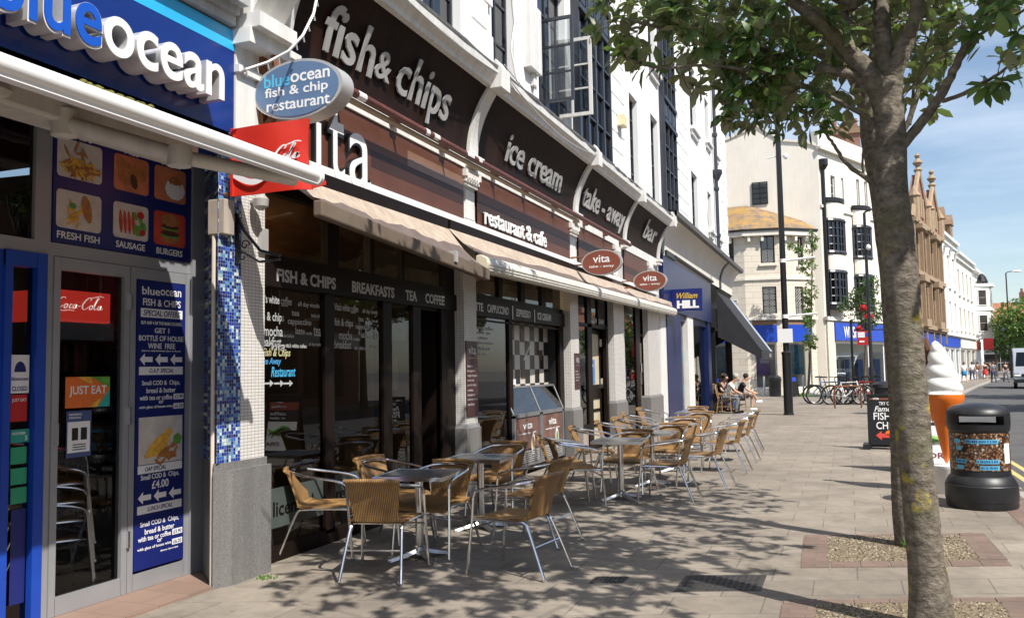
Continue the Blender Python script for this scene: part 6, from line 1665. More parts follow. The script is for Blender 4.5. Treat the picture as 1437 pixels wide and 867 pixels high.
# terrace on the other side of the road, seen mirrored in the shop windows
OT = thing("brick_terrace", "red brick terrace with white windows mirrored in the shop glass", "building", (21, 10, 0))
hs_ = [(y, y + 1.3, z0, z0 + 1.8) for y in [-16 + k * 3.2 for k in range(17)] for z0 in (4.2, 7.2)]
m = M(); OX_ = Vector((19.5, 40, 0)); uu = -Y3; nnn = -X3
H2_ = [(40 - b_, 40 - a_, c, d) for a_, b_, c, d in hs_]
wall(m, OX_, uu, nnn, 0, 58, 0, 9.6, H2_, .2); m.box(19.7, 27, -18, 40, 0, 9.55); build("wall", m, BRICKR, OT)
for q_ in H2_: window(OT, OX_, uu, nnn, q_, 2, 2, .1, .1, TRIM, DARKIN)
m = M(); m.box(19.2, 19.45, -18, 40, 2.9, 3.6); m.box(19.3, 19.5, -18, 40, 9.6, 9.9); build("string_course", m, TRIM, OT)
m = M()
for k in range(14): m.box(19.44, 19.5, -17 + k * 4, -13.6 + k * 4, .4, 2.8)
build("shop_window", m, DARKIN, OT)
m = M(); m.prism([(19, -18, 9.9), (23, -18, 12), (27, -18, 9.9)], (0, 58, 0)); build("roof", m, REDT, OT)
# ================================================================== CAFE FURNITURE
def smooth_path(pts, k=5):
    P = [Vector(p) for p in pts]; out = []
    for i in range(len(P) - 1):
        p0, p1, p2, p3 = P[max(0, i - 1)], P[i], P[i + 1], P[min(len(P) - 1, i + 2)]
        for j in range(k):
            u = j / k; out.append(.5 * (2 * p1 + (p2 - p0) * u + (2 * p0 - 5 * p1 + 4 * p2 - p3) * u * u + (3 * p1 - p0 - 3 * p2 + p3) * u ** 3))
    return out + [P[-1]]
def make_chair():
    """aluminium and wicker bistro armchair, sitter faces +Y"""
    t = thing("cafe_chair", "x", "chair", (0, 0, 0)); r = .0125
    m = M(); arm = []
    for s in (-1, 1):
        side = [(s * .262, .215, .60), (s * .262, .19, .645), (s * .258, .12, .672), (s * .25, -.02, .695), (s * .235, -.16, .715), (s * .19, -.265, .735)]
        arm.append(smooth_path(side, 4))
    loop = arm[0] + smooth_path([(-.19, -.265, .735), (-.10, -.305, .742), (0, -.318, .745), (.10, -.305, .742), (.19, -.265, .735)], 4)[1:-1] + arm[1][::-1]
    m.tube(loop, r, 8); build("arm_rail", m, STEEL, t, smooth=True)
    for s in (-1, 1):
        m = M(); m.tube(smooth_path([(s * .285, .27, .0), (s * .275, .245, .25), (s * .266, .225, .45), (s * .262, .215, .60)], 3), r, 8); m.lathe([(.014, 0), (.016, .004), (.016, .02), (.013, .022)], (s * .285, .27, 0), 8); build("leg", m, STEEL, t, smooth=True)
        m = M(); m.tube(smooth_path([(s * .245, -.40, .0), (s * .225, -.31, .22), (s * .21, -.245, .37), (s * .205, -.215, .415), (s * .215, -.15, .428), (s * .24, .12, .432), (s * .262, .222, .43)], 4), r, 8); m.lathe([(.014, 0), (.016, .004), (.016, .02), (.013, .022)], (s * .245, -.40, 0), 8); build("leg", m, STEEL, t, smooth=True)
    m = M(); m.tube([(-.222, -.30, .24), (.222, -.30, .24)], .008, 6); m.tube([(-.268, .228, .36), (.268, .228, .36)], .008, 6); m.tube([(-.21, -.16, .42), (.21, -.16, .42)], .008, 6)
    build("stretcher", m, STEEL, t, smooth=True)
    # seat
    m = M(); nx, ny = 10, 10; V = []; F = []
    for i in range(nx + 1):
        for j in range(ny + 1):
            u, v = i / nx * 2 - 1, j / ny; wd = .225 + .02 * v
            z = .452 - .014 * sin(pi * v) * (1 - u * u) - (.035 * max(0, (v - .86) / .14) ** 2) + .018 * max(0, (.15 - v) / .15)
            V.append((u * wd, -.225 + .475 * v, z))
    for i in range(nx):
        for j in range(ny): a = i * (ny + 1) + j; F.append((a, a + ny + 1, a + ny + 2, a + 1))
    n = len(V); V2 = [(x, y, z - .024) for x, y, z in V]
    rim = [i * (ny + 1) for i in range(nx + 1)] + [nx * (ny + 1) + j for j in range(1, ny + 1)] + [i * (ny + 1) + ny for i in range(nx - 1, -1, -1)] + [j for j in range(ny - 1, 0, -1)]
    F2 = [tuple(q + n for q in f[::-1]) for f in F] + [(rim[k], n + rim[k], n + rim[(k + 1) % len(rim)], rim[(k + 1) % len(rim)])[::-1] for k in range(len(rim))]
    m.add(V + V2, F + F2); build("seat", m, WICK, t, smooth=True)
    # back
    m = M(); V = []; F = []; nx, ny = 12, 10
    for i in range(nx + 1):
        for j in range(ny + 1):
            u, v = i / nx * 2 - 1, j / ny; wd = .175 + .035 * v + .012 * v * v
            y = -.218 - .075 * v - .02 * v * v - .028 * (1 - u * u) * (.4 + .6 * v); z = .445 + .315 * v + .008 * (1 - u * u) * v
            if v > .93: y -= .012; 
            V.append((u * wd, y, z))
    for i in range(nx):
        for j in range(ny): a = i * (ny + 1) + j; F.append((a, a + ny + 1, a + ny + 2, a + 1))
    n = len(V); V2 = [(x, y - .018, z) for x, y, z in V]
    rim = [i * (ny + 1) for i in range(nx + 1)] + [nx * (ny + 1) + j for j in range(1, ny + 1)] + [i * (ny + 1) + ny for i in range(nx - 1, -1, -1)] + [j for j in range(ny - 1, 0, -1)]
    m.add(V + V2, [f[::-1] for f in F] + [tuple(q + n for q in f) for f in F] + [(rim[k], n + rim[k], n + rim[(k + 1) % len(rim)], rim[(k + 1) % len(rim)]) for k in range(len(rim))])
    m.tube([(x, y - .008, z + .004) for x, y, z in [V[i * (ny + 1) + ny] for i in range(nx + 1)]], .019, 8)
    build("backrest", m, WICK, t, smooth=True)
    return t
def make_table():
    t = thing("cafe_table", "x", "table", (0, 0, 0))
    m = M(); m.box(-.305, .305, -.305, .305, .70, .722); tp = build("tabletop", m, STEELT, t, bevel=.004)
    m = M(); h = .308
    for a, b, c, d in ((-h, h, -h, -h + .012), (-h, h, h - .012, h), (-h, -h + .012, -h + .012, h - .012), (h - .012, h, -h + .012, h - .012)): m.box(a, b, c, d, .69, .7255)
    e = build("edge_band", m, STEEL, t); e.parent = tp
    m = M(); m.lathe([(.036, .03), (.036, .69), (.09, .692), (.09, .70)], (0, 0, 0), 16); build("column", m, STEEL, t, smooth=True)
    m = M()
    for k in range(4):
        a = pi / 4 + k * pi / 2; d = Vector((cos(a), sin(a), 0)); n_ = Vector((-sin(a), cos(a), 0))
        V = []
        for s_, wd, z in ((.03, .035, .085), (.14, .028, .055), (.27, .022, .028), (.30, .018, .022)):
            V += [d * s_ + n_ * wd + Z3 * (z - .028), d * s_ - n_ * wd + Z3 * (z - .028), d * s_ - n_ * wd * .5 + Z3 * z, d * s_ + n_ * wd * .5 + Z3 * z]
        m.add(V, [f for i in range(3) for f in ((4 * i, 4 * i + 1, 4 * i + 5, 4 * i + 4)[::-1], (4 * i + 1, 4 * i + 2, 4 * i + 6, 4 * i + 5)[::-1], (4 * i + 2, 4 * i + 3, 4 * i + 7, 4 * i + 6)[::-1], (4 * i + 3, 4 * i, 4 * i + 4, 4 * i + 7)[::-1])] + [(12, 13, 14, 15)])
        m.lathe([(.022, 0), (.022, .012)], d * .285, 8)
    m.lathe([(.055, .04), (.05, .1), (.038, .11)], (0, 0, 0), 14); build("base", m, STEELT, t, smooth=True, ang=30)
    return t
chair0 = make_chair(); table0 = make_table(); used = {'c': False, 't': False}
def chair(x, y, deg, label, z=0.0, group="wicker cafe chairs"):
    if not used['c']:
        used['c'] = True; chair0.location = (x, y, z); chair0.rotation_euler = (0, 0, radians(deg)); chair0['label'] = label; chair0['group'] = group; return chair0
    return dup(chair0, (x, y, z), radians(deg), label, group)
def table(x, y, deg, label):
    if not used['t']:
        used['t'] = True; table0.location = (x, y, 0); table0.rotation_euler = (0, 0, radians(deg)); table0['label'] = label; table0['group'] = "metal cafe tables"; return table0
    return dup(table0, (x, y, 0), radians(deg), label, "metal cafe tables")
def gxy(x, y, z=0): p = gz(x, y, z); return p.x, p.y
tb = []
for px, py, dg, lb in ((588, 664, 8, "square metal table nearest the blue shop, first of the row"), (674, 641, 4, "square metal table in the shade in front of the ice cream counter"), (870, 617, 4, "metal table with a dark top standing right of the ice cream counter"),
                       (914, 606, 3, "metal table just behind the dark-topped one"), (946, 595, 2, "metal table in the middle of the far sunlit group"), (962, 586, 2, "metal table second from the far end of the row"), (972, 578, 2, "farthest metal table of the row by the betting shop")):
    x, y = gxy(px, py, .72); tb.append((x, y)); table(x, y, dg, lb)
def rel(i, dx, dy): return tb[i][0] + dx, tb[i][1] + dy
chair(*gxy(462, 777), -70, "wicker chair against the first shop window, its back to the glass")
chair(*gxy(541, 804), 12, "nearest wicker chair, its back towards us at the first table")
chair(*gxy(612, 775), 176, "wicker chair with a sun-striped back on the far side of the first table")
chair(*gxy(556, 757), -100, "wicker chair half hidden behind the first table, by the sidelight window")
chair(*gxy(722, 800), 82, "wicker chair seen from the side at the right of the first table")
chair(*gxy(748, 759), 80, "wicker chair just behind the side-on one, at the second table")
chair(*gxy(700, 722), 178, "dark wicker chair between the second table and the ice cream counter")
chair(*gxy(812, 708), -62, "wicker chair left of the third table, arms to the ice cream counter")
chair(*gxy(796, 700), -74, "wicker chair pushed close beside another at the left of the third table")
chair(*rel(2, -.05, .62), 172, "shaded wicker chair on the far side of the dark-topped table")
chair(*gxy(934, 702), 88, "dark wicker chair side on at the right of the dark-topped table")
x, y = rel(3, .1, .66); chair(x, y, 176, "wicker chair with a bright slatted back behind the fourth table")
chair(*gxy(985, 683), 84, "wicker chair facing the shops at the right of the fourth table")
chair(*rel(4, .70, .15), 86, "wicker chair facing the shops at the right of the fifth table")
chair(*rel(5, .82, -.1), 88, "wicker chair facing the shops at the right of the sixth table")
chair(*rel(6, .95, -.4), 92, "outermost far wicker chair, nearest the open pavement")
chair(*rel(3, -.85, .15), -84, "wicker chair by the brown door, its back to the shops")
chair(*rel(4, -.85, -.15), -80, "wicker chair beneath the nearer oval sign, backed to the tiled pier")
chair(*rel(4, -.8, .75), -96, "wicker chair beside the grey side door")
chair(*rel(5, -.85, .35), -86, "wicker chair beneath the farther oval sign")
chair(*rel(6, -.85, .5), -92, "wicker chair by the blue pilaster of the betting shop")
chair(*rel(4, .05, .68), 184, "wicker chair between the fifth and sixth tables, turned to us")
chair(*rel(5, .1, .75), 178, "wicker chair between the sixth and seventh tables, turned to us")
chair(*rel(6, -.1, .72), 174, "last wicker chair, behind the farthest table")
# stacked inside the blue shop
xs, ys = fx(118, 700, -.98).x, fx(112, 700, -.98).y
for k in range(4): chair(-.98 - .015 * k, 4.68 + .01 * k, -28, ["lowest", "second", "third", "topmost"][k] + " chair of the stack inside the blue shop door", z=.012 + .13 * k, group="chairs stacked inside the blue shop")

# ice cream freezer counter
FZM = mat("dull_freezer_metal", (.22, .22, .23), .45, metal=.3)
fzr = thing("ice_cream_counter", "glass topped ice cream freezer with brown vita panels under the checkered wall", "freezer", (-.02, 12.9, 0))
ya, yb = fx(720, 580, -.1).y, fx(790, 575, -.1).y; X1 = -.10; yc_ = (ya + yb) / 2
m = M(); m.box(-.33, X1 - .02, ya + .02, yb - .02, .16, .90); bd = build("body", m, FZM, fzr, bevel=.01)
m = M()
for y in (ya, yc_ - .05, yc_ + .02, yb - .07): m.box(X1 - .02, X1 + .02, y, y + .06, .16, .93)
m.box(X1 - .02, X1 + .02, ya, yb, .89, .95); m.box(X1 - .02, X1 + .015, ya, yb, .14, .19); build("frame", m, FZM, fzr)
for k, (a, b) in enumerate(((ya + .08, yc_ - .07), (yc_ + .10, yb - .09))):
    m = M(); m.box(X1 - .02, X1 + .004, a, b, .40 if k == 0 else .42, .88); pn = build("front_panel", m, mat("brown_pink_panel", (.17, .085, .07), .25, var=.4, scale=5), fzr)
    m = M(); m.text("vita", (X1 + .006, a + .3 * (b - a), .70), Y3, Z3, w=.4 * (b - a), h=.11, ex=.002); m.text("real dairy ice cream", (X1 + .006, a + .14 * (b - a), .62), Y3, Z3, w=.72 * (b - a), h=.035, ex=.002)
    l_ = build("lettering", m, LETW, fzr); l_.parent = pn
    m = M(); c = a + .72 * (b - a); m.poly((X1 + .006, c, .44), Y3, Z3, [(.085 * cos(t), .17 * sin(t) + .02) for t in [i * pi / 8 for i in range(16)]], .002); l_ = build("sundae_glass", m, LETW, fzr); l_.parent = pn
    m = M(); m.poly((X1 + .009, c, .44), Y3, Z3, [(.05 * cos(t), .11 * sin(t) + .03) for t in [i * pi / 8 for i in range(16)]], .002); l_ = build("sundae", m, GRN if k else YEL, fzr); l_.parent = pn
    m = M()
    for i in range(6): m.box(X1 - .02, X1 + .008, a, b, .20 + i * .03, .215 + i * .03)
    build("vent_grille", m, LETG, fzr)
m = M(); zt = 1.33
m.quad((X1, ya + .03, .95), (X1, yc_ - .02, .95), (X1 - .16, yc_ - .02, zt), (X1 - .16, ya + .03, zt)); m.quad((X1, yc_ + .02, .95), (X1, yb - .03, .95), (X1 - .16, yb - .03, zt), (X1 - .16, yc_ + .02, zt))
m.quad((X1, yb - .02, .95), (-.33, yb - .02, .95), (-.33, yb - .02, zt), (X1 - .16, yb - .02, zt)); build("sloping_glass", m, glassmat("freezer_glass", (.35, .37, .37), 1.7), fzr)
m = M(); m.tube([(X1 - .16, ya, zt), (X1 - .16, yb, zt)], .015, 6)
for y in (ya + .01, yc_, yb - .01): m.tube([(X1, y, .95), (X1 - .16, y, zt)], .014, 6)
m.box(-.33, X1 - .15, ya, yb, zt, zt + .02); build("glass_frame", m, FZM, fzr)
m = M()
for i in range(6):
    y = ya + .2 + (yb - ya - .4) * i / 5; m.box(-.31, -.13, y - .15, y + .13, .9, .98); m.ell((-.22, y, .98), .07, .12, .05)
build("ice_cream_tubs", m, mat("ice_cream", (.6, .45, .35), .6, var=.5, scale=3), fzr)
m = M()
for y in (ya + .1, yb - .1):
    for x in (-.28, -.15): m.lathe([(.035, 0), (.035, .12), (.02, .16)], (x, y, 0), 10)
build("foot", m, BLACK, fzr)

# ================================================================== KERBSIDE THINGS
# litter bin
bp_ = gz(1377, 716); bx_, by_ = bp_.x + .05, bp_.y + .30
BS = .83
lb = thing("litter_bin", "round black litter bin with a pebble print band and a domed top", "bin", (bx_, by_, 0))
m = M(); m.lathe([(.42, 0), (.433, .03), (.435, .30), (.425, .335), (.385, .41), (.365, .425), (.36, .50), (.35, .51)], (bx_, by_, 0), 40); m.lathe([(.438, .10), (.442, .12), (.440, .30), (.432, .31)], (bx_, by_, 0), 40); build("base", m, BLACKP, lb, smooth=True, ang=30)
def pebmat():
    m, t, b = _new("pebble_print"); k = t.links.new
    tc = N(t, "ShaderNodeTexCoord"); vo = N(t, "ShaderNodeTexVoronoi", Scale=42.0); k(tc.outputs['Object'], vo.inputs['Vector'])
    sp = N(t, "ShaderNodeSeparateXYZ"); k(vo.outputs['Color'], sp.inputs[0])
    r = ramp(t, [(0, (.08, .04, .025)), (.3, (.25, .12, .06)), (.55, (.38, .22, .12)), (.75, (.5, .36, .24)), (.92, (.62, .56, .48))], True); k(sp.outputs[0], r.inputs[0])
    r2 = ramp(t, [(.25, (1, 1, 1)), (.6, (.25, .22, .2))]); k(vo.outputs['Distance'], r2.inputs[0])
    mm = N(t, "ShaderNodeMixRGB", blend_type='MULTIPLY'); mm.inputs[0].default_value = 1; k(r.outputs[0], mm.inputs[1]); k(r2.outputs[0], mm.inputs[2]); k(mm.outputs[0], b.inputs['Base Color']); b.inputs['Roughness'].default_value = .35
    return m
RB = .365
m = M(); m.lathe([(.33, .50), (RB, .505), (RB, .99), (.33, 1.0)], (bx_, by_, 0), 48); pb = build("printed_band", m, pebmat(), lb, smooth=True, ang=30)
# curved lettering strips round the band
def around(m, s_, u0, z, w_, h, r, ex=.003):
    c = Vector((bx_, by_, 0)); a0 = atan2(CAM.y - by_, CAM.x - bx_)
    def wp(u, v, e): a = a0 + (u0 + u) / r; return c + Vector((cos(a) * (r + e), sin(a) * (r + e), z + v))
    m.text(s_, (0, 0, 0), X3, Z3, w=w_, h=h, ex=ex, warp=wp)
def patch(m, u0, u1, z0, z1, r):
    c = Vector((bx_, by_, 0)); a0 = atan2(CAM.y - by_, CAM.x - bx_); n = 10; V = []
    for i in range(n + 1):
        a = a0 + (u0 + (u1 - u0) * i / n) / r; V += [c + Vector((cos(a) * r, sin(a) * r, z0)), c + Vector((cos(a) * r, sin(a) * r, z1))]
    m.add(V, [(2 * i, 2 * i + 2, 2 * i + 3, 2 * i + 1) for i in range(n)])
m = M(); LT = mat("light_blue_print", (.12, .45, .68), .35)
for u0, u1, z in ((-.17, .24, .86), (-.04, .24, .60), (0.0, .24, .52), (-.34, -.24, .86), (-.30, -.22, .77), (-.32, -.16, .60), (-.30, -.20, .52)): patch(m, u0, u1, z, z + .055, RB + .002)
l_ = build("print_strip", m, LT, lb); l_.parent = pb
m = M()
for u0, u1, z in ((-.17, .24, .86), (-.04, .24, .60), (0.0, .24, .52), (-.32, -.16, .60)):
    k = 0; u = u0 + .012
    while u < u1 - .02: w_ = R.uniform(.01, .022); patch(m, u, u + w_, z + .012, z + .043, RB + .003); u += w_ + R.choice((.006, .006, .016))
l_ = build("print_lettering", m, mat("dark_blue_print", (.02, .09, .25), .4), lb); l_.parent = pb
m = M(); patch(m, .33, .45, .60, .86, RB + .003); l_ = build("notice", m, LETW, lb); l_.parent = pb
# hood with two letterbox openings (wall built round the gaps)
m = M(); a0 = atan2(CAM.y - by_, CAM.x - bx_) + .12; n = 64; HR = .385
def hood(z0, z1, r0, r1, gap):
    for i in range(n):
        a, b = 2 * pi * i / n, 2 * pi * (i + 1) / n; mid = (a + b) / 2 - a0; mid = (mid + pi) % (2 * pi) - pi
        if gap and (abs(mid) < .74 or abs(abs(mid) - pi) < .74): continue
        V = []
        for r, z in ((r0, z0), (r1, z1), (r1 - .03, z1), (r0 - .03, z0)):
            V += [(bx_ + r * cos(a), by_ + r * sin(a), z), (bx_ + r * cos(b), by_ + r * sin(b), z)]
        m.add(V, [(0, 1, 3, 2), (2, 3, 5, 4), (4, 5, 7, 6), (6, 7, 1, 0), (0, 2, 4, 6), (1, 7, 5, 3)])
hood(1.0, 1.03, .36, .375, False); hood(1.03, 1.10, .375, HR, False); hood(1.10, 1.215, HR, HR, True); hood(1.215, 1.24, HR, HR, False)
pr = [(HR, 1.24), (.375, 1.275), (.33, 1.325), (.24, 1.36), (.12, 1.378), (.0, 1.382)]
V = []; nn_ = 48
for r, z in pr[:-1]:
    for j in range(nn_): V.append((bx_ + r * cos(2 * pi * j / nn_), by_ + r * sin(2 * pi * j / nn_), z))
V.append((bx_, by_, pr[-1][1]))
m.add(V, [(i * nn_ + j, i * nn_ + (j + 1) % nn_, (i + 1) * nn_ + (j + 1) % nn_, (i + 1) * nn_ + j) for i in range(4) for j in range(nn_)] + [(4 * nn_ + j, 4 * nn_ + (j + 1) % nn_, len(V) - 1) for j in range(nn_)])
build("hood", m, BLACKP, lb, smooth=True, ang=50)
for o in list(lb.children):
    for q in [o] + list(o.children):
        for v in q.data.vertices: v.co *= BS
# giant ice cream cone
cy = 12.0; tp = fy(1316, 481, cy)
ccx = fy(1326, 600, cy).x; rr = fy(1353, 556, cy).x - ccx; zr = fy(1353, 556, cy).z; zt = tp.z
ic = thing("giant_cone", "giant model ice cream with white whipped top and orange cone behind the bin", "display cone", (ccx, cy, 0))
m = M(); m.lathe([(.012, .36), (.03, .40), (rr * .50, zr - .34), (rr * .54, zr - .30), (rr * .62, zr - .30), (rr * .80, zr - .20), (rr * .84, zr - .19), (rr * .90, zr - .08), (rr * 1.02, zr - .04), (rr * 1.02, zr + .02), (rr * .9, zr + .04)], (ccx, cy, 0), 36); cn = build("cone", m, ORANGE, ic, smooth=True, ang=50)
m = M(); m.lathe([(.155, 0), (.16, .01), (.17, .29), (.175, .30), (.175, .335), (.05, .34)], (ccx, cy, 0), 28); build("foot", m, LETW, ic, smooth=True)
m = M(); n = 44; H = zt - zr; V = []; F = []; ny = 44
for i in range(ny + 1):
    v = i / ny
    for j in range(n):
        a = 2 * pi * j / n; ph = (v * 4.2 + j / n) % 1.0
        r0 = rr * .98 * (1 - v) ** .52 * (1 - .10 * v) + .005
        r = r0 * (.90 + .16 * sin(pi * ph) ** .8); V.append((ccx + r * cos(a) - .06 * v * v, cy + r * sin(a), zr + .03 + H * v * .99))
for i in range(ny):
    for j in range(n): F.append((i * n + j, i * n + (j + 1) % n, (i + 1) * n + (j + 1) % n, (i + 1) * n + j))
F += [tuple(range(n - 1, -1, -1)), tuple(ny * n + j for j in range(n))]
m.add(V, F); build("whipped_top", m, mat("cream_gloss", (.82, .81, .79), .35, var=.02), ic, smooth=True, ang=60)
m = M(); p = Vector((ccx - rr * .35, cy + .12, zr + .32)); d = Vector((-.25, .0, 1)).normalized(); m.tube([p, p + d * .42], .055, 10); build("chocolate_flake", m, mat("chocolate", (.12, .05, .025), .7, bump=.5, bscale=40), ic)
# A-boards
def aboard(name, label, c, yaw, w_, h, draw, lean=.16, foot=True, panel=None):
    t = thing(name, label, "sandwich board", (c[0], c[1], 0))
    u = Vector((cos(yaw), sin(yaw), 0)); f = Vector((sin(yaw), -cos(yaw), 0))   # u along the board, f towards the viewer
    up = (Z3 - f * lean).normalized(); o = Vector((c[0], c[1], .10)) - u * w_ / 2 + f * (lean * h * .5)
    nn = u.cross(up)
    m = M(); m.fbox(o, u, up, nn, (0, w_), (0, h), (-.02, 0)); build("board", m, panel or BLACK, t)
    m = M()
    for a, b, c1, c2 in ((-.03, .02, -.08, h + .02), (w_ - .02, w_ + .03, -.08, h + .02), (0, w_, h - .01, h + .02), (0, w_, -.02, .02)): m.fbox(o, u, up, nn, (a, b), (c1, c2), (-.03, .012))
    build("frame", m, BLACK, t)
    if foot:
        m = M()
        m.fbox(o + Z3 * -.1, u, f, Z3, (-.12, .0), (-.35, .12), (0.0, .10)); m.fbox(o + Z3 * -.1, u, f, Z3, (w_, w_ + .12), (-.35, .12), (0.0, .10)); build("rubber_foot", m, BLACKP, t)
    o2 = Vector((c[0], c[1], .10)) - u * w_ / 2 - f * (lean * h * .5 + .12); up2 = (Z3 + f * lean).normalized()
    m = M(); m.fbox(o2, u, up2, u.cross(up2), (0, w_), (-.08, h * .99), (-.02, 0)); build("rear_board", m, BLACK, t)
    draw(t, o + nn * .002, u, up, nn, w_, h)
    return t
LPK = mat("letter_red", (.6, .06, .05), .5)
def d1(t, o, u, up, nn, w_, h):
    m = M(); m.fbox(o, u, up, nn, (.02, w_ - .02), (h * .90, h - .01), (0, .003)); build("header", m, SIGNBRN, t)
    m = M()
    for s_, a, b, y, hh, sh in (("vita", .12, .3, .905, .05, 0), ("TRY OUR", .30, .75, .79, .07, 0), ("Famous", .16, .86, .66, .11, .3), ("FISH &", .13, .88, .49, .15, 0), ("CHIPS", .2, .86, .30, .15, 0)): m.text(s_, o + u * (a * w_) + up * (y * h) + nn * .004, u, up, w=(b - a) * w_, h=hh * h, ex=.003, shear=sh)
    build("lettering", m, LETW, t)
    m = M(); m.poly(o + u * (.18 * w_) + up * (.17 * h) + nn * .004, u, up, [(0, 0), (.10, -.09), (.10, -.04), (.24, -.04), (.24, .04), (.10, .04), (.10, .09)], .003); build("arrow", m, LPK, t)
    m = M(); m.disc(o + u * (.62 * w_) + up * (.22 * h) + nn * .004, u, up, .10, .06, .003, 16); build("fish_emblem", m, ORANGE, t)
pa = gz(1246, 630)
aboard("sandwich_board", "black sandwich board of fish and chips lettering with a red arrow left of the trunk", (pa.x, pa.y), radians(-4), .60, .92, d1)
def d2(t, o, u, up, nn, w_, h):
    m = M(); m.fbox(o, u, up, nn, (.02, w_ - .02), (h * .72, h - .02), (0, .003)); build("red_header", m, mat("dull_red_panel", (.28, .05, .03), .5), t)
    m = M(); m.fbox(o, u, up, nn, (.02, w_ - .02), (.02, h * .52), (0, .003)); build("white_panel", m, LETW, t)
    m = M(); m.text("U.", o + u * (.55 * w_) + up * (.84 * h) + nn * .005, u, up, w=.2 * w_, h=.1 * h, ex=.003); m.text("coffee", o + u * (.45 * w_) + up * (.76 * h) + nn * .005, u, up, w=.45 * w_, h=.045 * h, ex=.003)
    m.text("coffee", o + u * (.42 * w_) + up * (.63 * h) + nn * .003, u, up, w=.5 * w_, h=.06 * h, ex=.003, shear=.3); m.text("or plain", o + u * (.42 * w_) + up * (.55 * h) + nn * .003, u, up, w=.5 * w_, h=.06 * h, ex=.003, shear=.3); build("lettering", m, LETW, t)
    m = M(); P_ = [o + u * (a * w_) + up * (b * h) + nn * .012 for a, b in ((.25, .40), (.45, .42), (.62, .36), (.78, .34), (.92, .38))]; m.tube(smooth_path(P_, 4), [.012 + .03 * sin(pi * min(1, i / 16 * .8 + .12)) for i in range(17)], 8)
    for a, b, c, d_ in ((.52, .40, .58, .27), (.56, .38, .66, .28), (.74, .34, .80, .25), (.8, .36, .9, .28)): m.tube([o + u * (a * w_) + up * (b * h) + nn * .008, o + u * (c * w_) + up * (d_ * h) + nn * .008], .01, 5)
    build("lizard", m, GRN, t)
    m = M(); m.text("DRA", o + u * (.55 * w_) + up * (.10 * h) + nn * .005, u, up, w=.42 * w_, h=.07 * h, ex=.003); build("red_lettering", m, mat("maroon_letter", (.18, .02, .04), .5), t)
pb_ = gz(1300, 662)
aboard("sandwich_board", "red and white sandwich board with a green lizard between the trunk and the cone", (pb_.x, pb_.y), radians(2), .75, 1.12, d2, foot=False, panel=mat("black_panel", (.02, .02, .02), .5))
def d3(t, o, u, up, nn, w_, h): 
    m = M(); m.fbox(o, u, up, nn, (.06, w_ - .06), (h * .70, h - .06), (0, .003)); build("blue_patch", m, BLUEB, t)
pc_ = gz(1112, 557); aboard("sandwich_board", "small dark sandwich board beside the black bin of the newsagent", (pc_.x, pc_.y), radians(30), .62, 1.0, d3, foot=False)
m = M(); pc_ = gz(1088, 556); m.lathe([(.26, 0), (.3, .04), (.32, .75), (.35, .8), (.33, .98), (.2, 1.08), (.02, 1.1)], (pc_.x, pc_.y, 0), 20)
build("litter_bin", m, BLACKP, smooth=True, label="plain round black bin below the purple window poster", cat="bin")
m = M(); pc_ = gz(1243, 590); m.lathe([(.26, 0), (.28, .04), (.30, .8), (.36, .84), (.34, .94), (.22, 1.02), (.02, 1.05)], (pc_.x + .1, pc_.y + 3.5, 0), 20)
build("litter_bin", m, BLACKP, smooth=True, label="black bin just left of the trunks near the bicycles", cat="bin")
# lamp posts and poles
def pole(name, label, px, py, prof_, cat="lamp post"):
    p = gz(px, py); t = thing(name, label, cat, (p.x, p.y, 0)); m = M(); m.lathe(prof_, (p.x, p.y, 0), 14); build("post", m, BLACK, t, smooth=True, ang=30); return t, p
t, p = pole("lamp_post", "tall black post with a paper notice and two white arms before the cream corner shop", 1107, 582, [(.17, 0), (.17, .04), (.145, .06), (.145, 1.95), (.16, 1.96), (.16, 2.02), (.10, 2.06), (.095, 6), (.08, 11.5)])
m = M(); a_, b_ = fy(1092, 481, p.y - .13), fy(1112, 461, p.y - .13); m.box(a_.x, b_.x, p.y - .14, p.y - .13, a_.z, b_.z); build("paper_notice", m, LETW, t)
m = M()
for yy_ in (366, 444): q_ = fy(1100, yy_, p.y); m.tube([(p.x, p.y, q_.z), (p.x + 1.0, p.y, q_.z + .06)], .035, 6); m.lathe([(.11, -.06), (.11, .06)], (p.x, p.y, q_.z), 10)
build("banner_arm", m, LETW, t)
m = M(); q_ = fy(1097, 220, p.y); m.tube([(p.x - .4, p.y, q_.z), (p.x + .3, p.y, q_.z + .05)], .02, 6); m.ell((p.x + .22, p.y, q_.z), .08, .08, .1); build("cable_eye", m, LETW, t)
m = M(); m.tube([(p.x, p.y, 11.4), (p.x + .3, p.y, 11.9), (p.x + 1.2, p.y, 12.1)], .05, 8); m.ell((p.x + 1.5, p.y, 12.1), .4, .16, .1); build("lamp_arm", m, LETG, t)
def street_lamp(label, px, py, h, arm, y=None):
    p = gz(px, py); t = thing("lamp_post", label, "lamp post", (p.x, p.y, 0)); m = M(); m.lathe([(.12, 0), (.12, 1.4), (.08, 1.5), (.06, h)], (p.x, p.y, 0), 12); build("post", m, BLACK, t, smooth=True, ang=30)
    m = M(); m.tube([(p.x, p.y, h), (p.x + arm * .3, p.y, h + .12), (p.x + arm, p.y, h + .15)], .04, 6); build("lamp_arm", m, BLACK if arm < 1 else LETG, t)
    m = M(); m.ell((p.x + arm + .25, p.y, h + .14), .42, .17, .11); build("lamp_head", m, LETW, t, smooth=True)
    return t, p
h_ = lambda px, py, q_: fy(px, py, q_.y).z
q_ = gz(1225, 563); t, p = street_lamp("slim black lamp post beside the bicycles", 1225, 563, h_(1221, 298, q_), .8)
m = M(); m.ell((p.x + .1, p.y - .1, h_(1224, 347, q_)), .1, .1, .13); build("camera_dome", m, LETW, t)
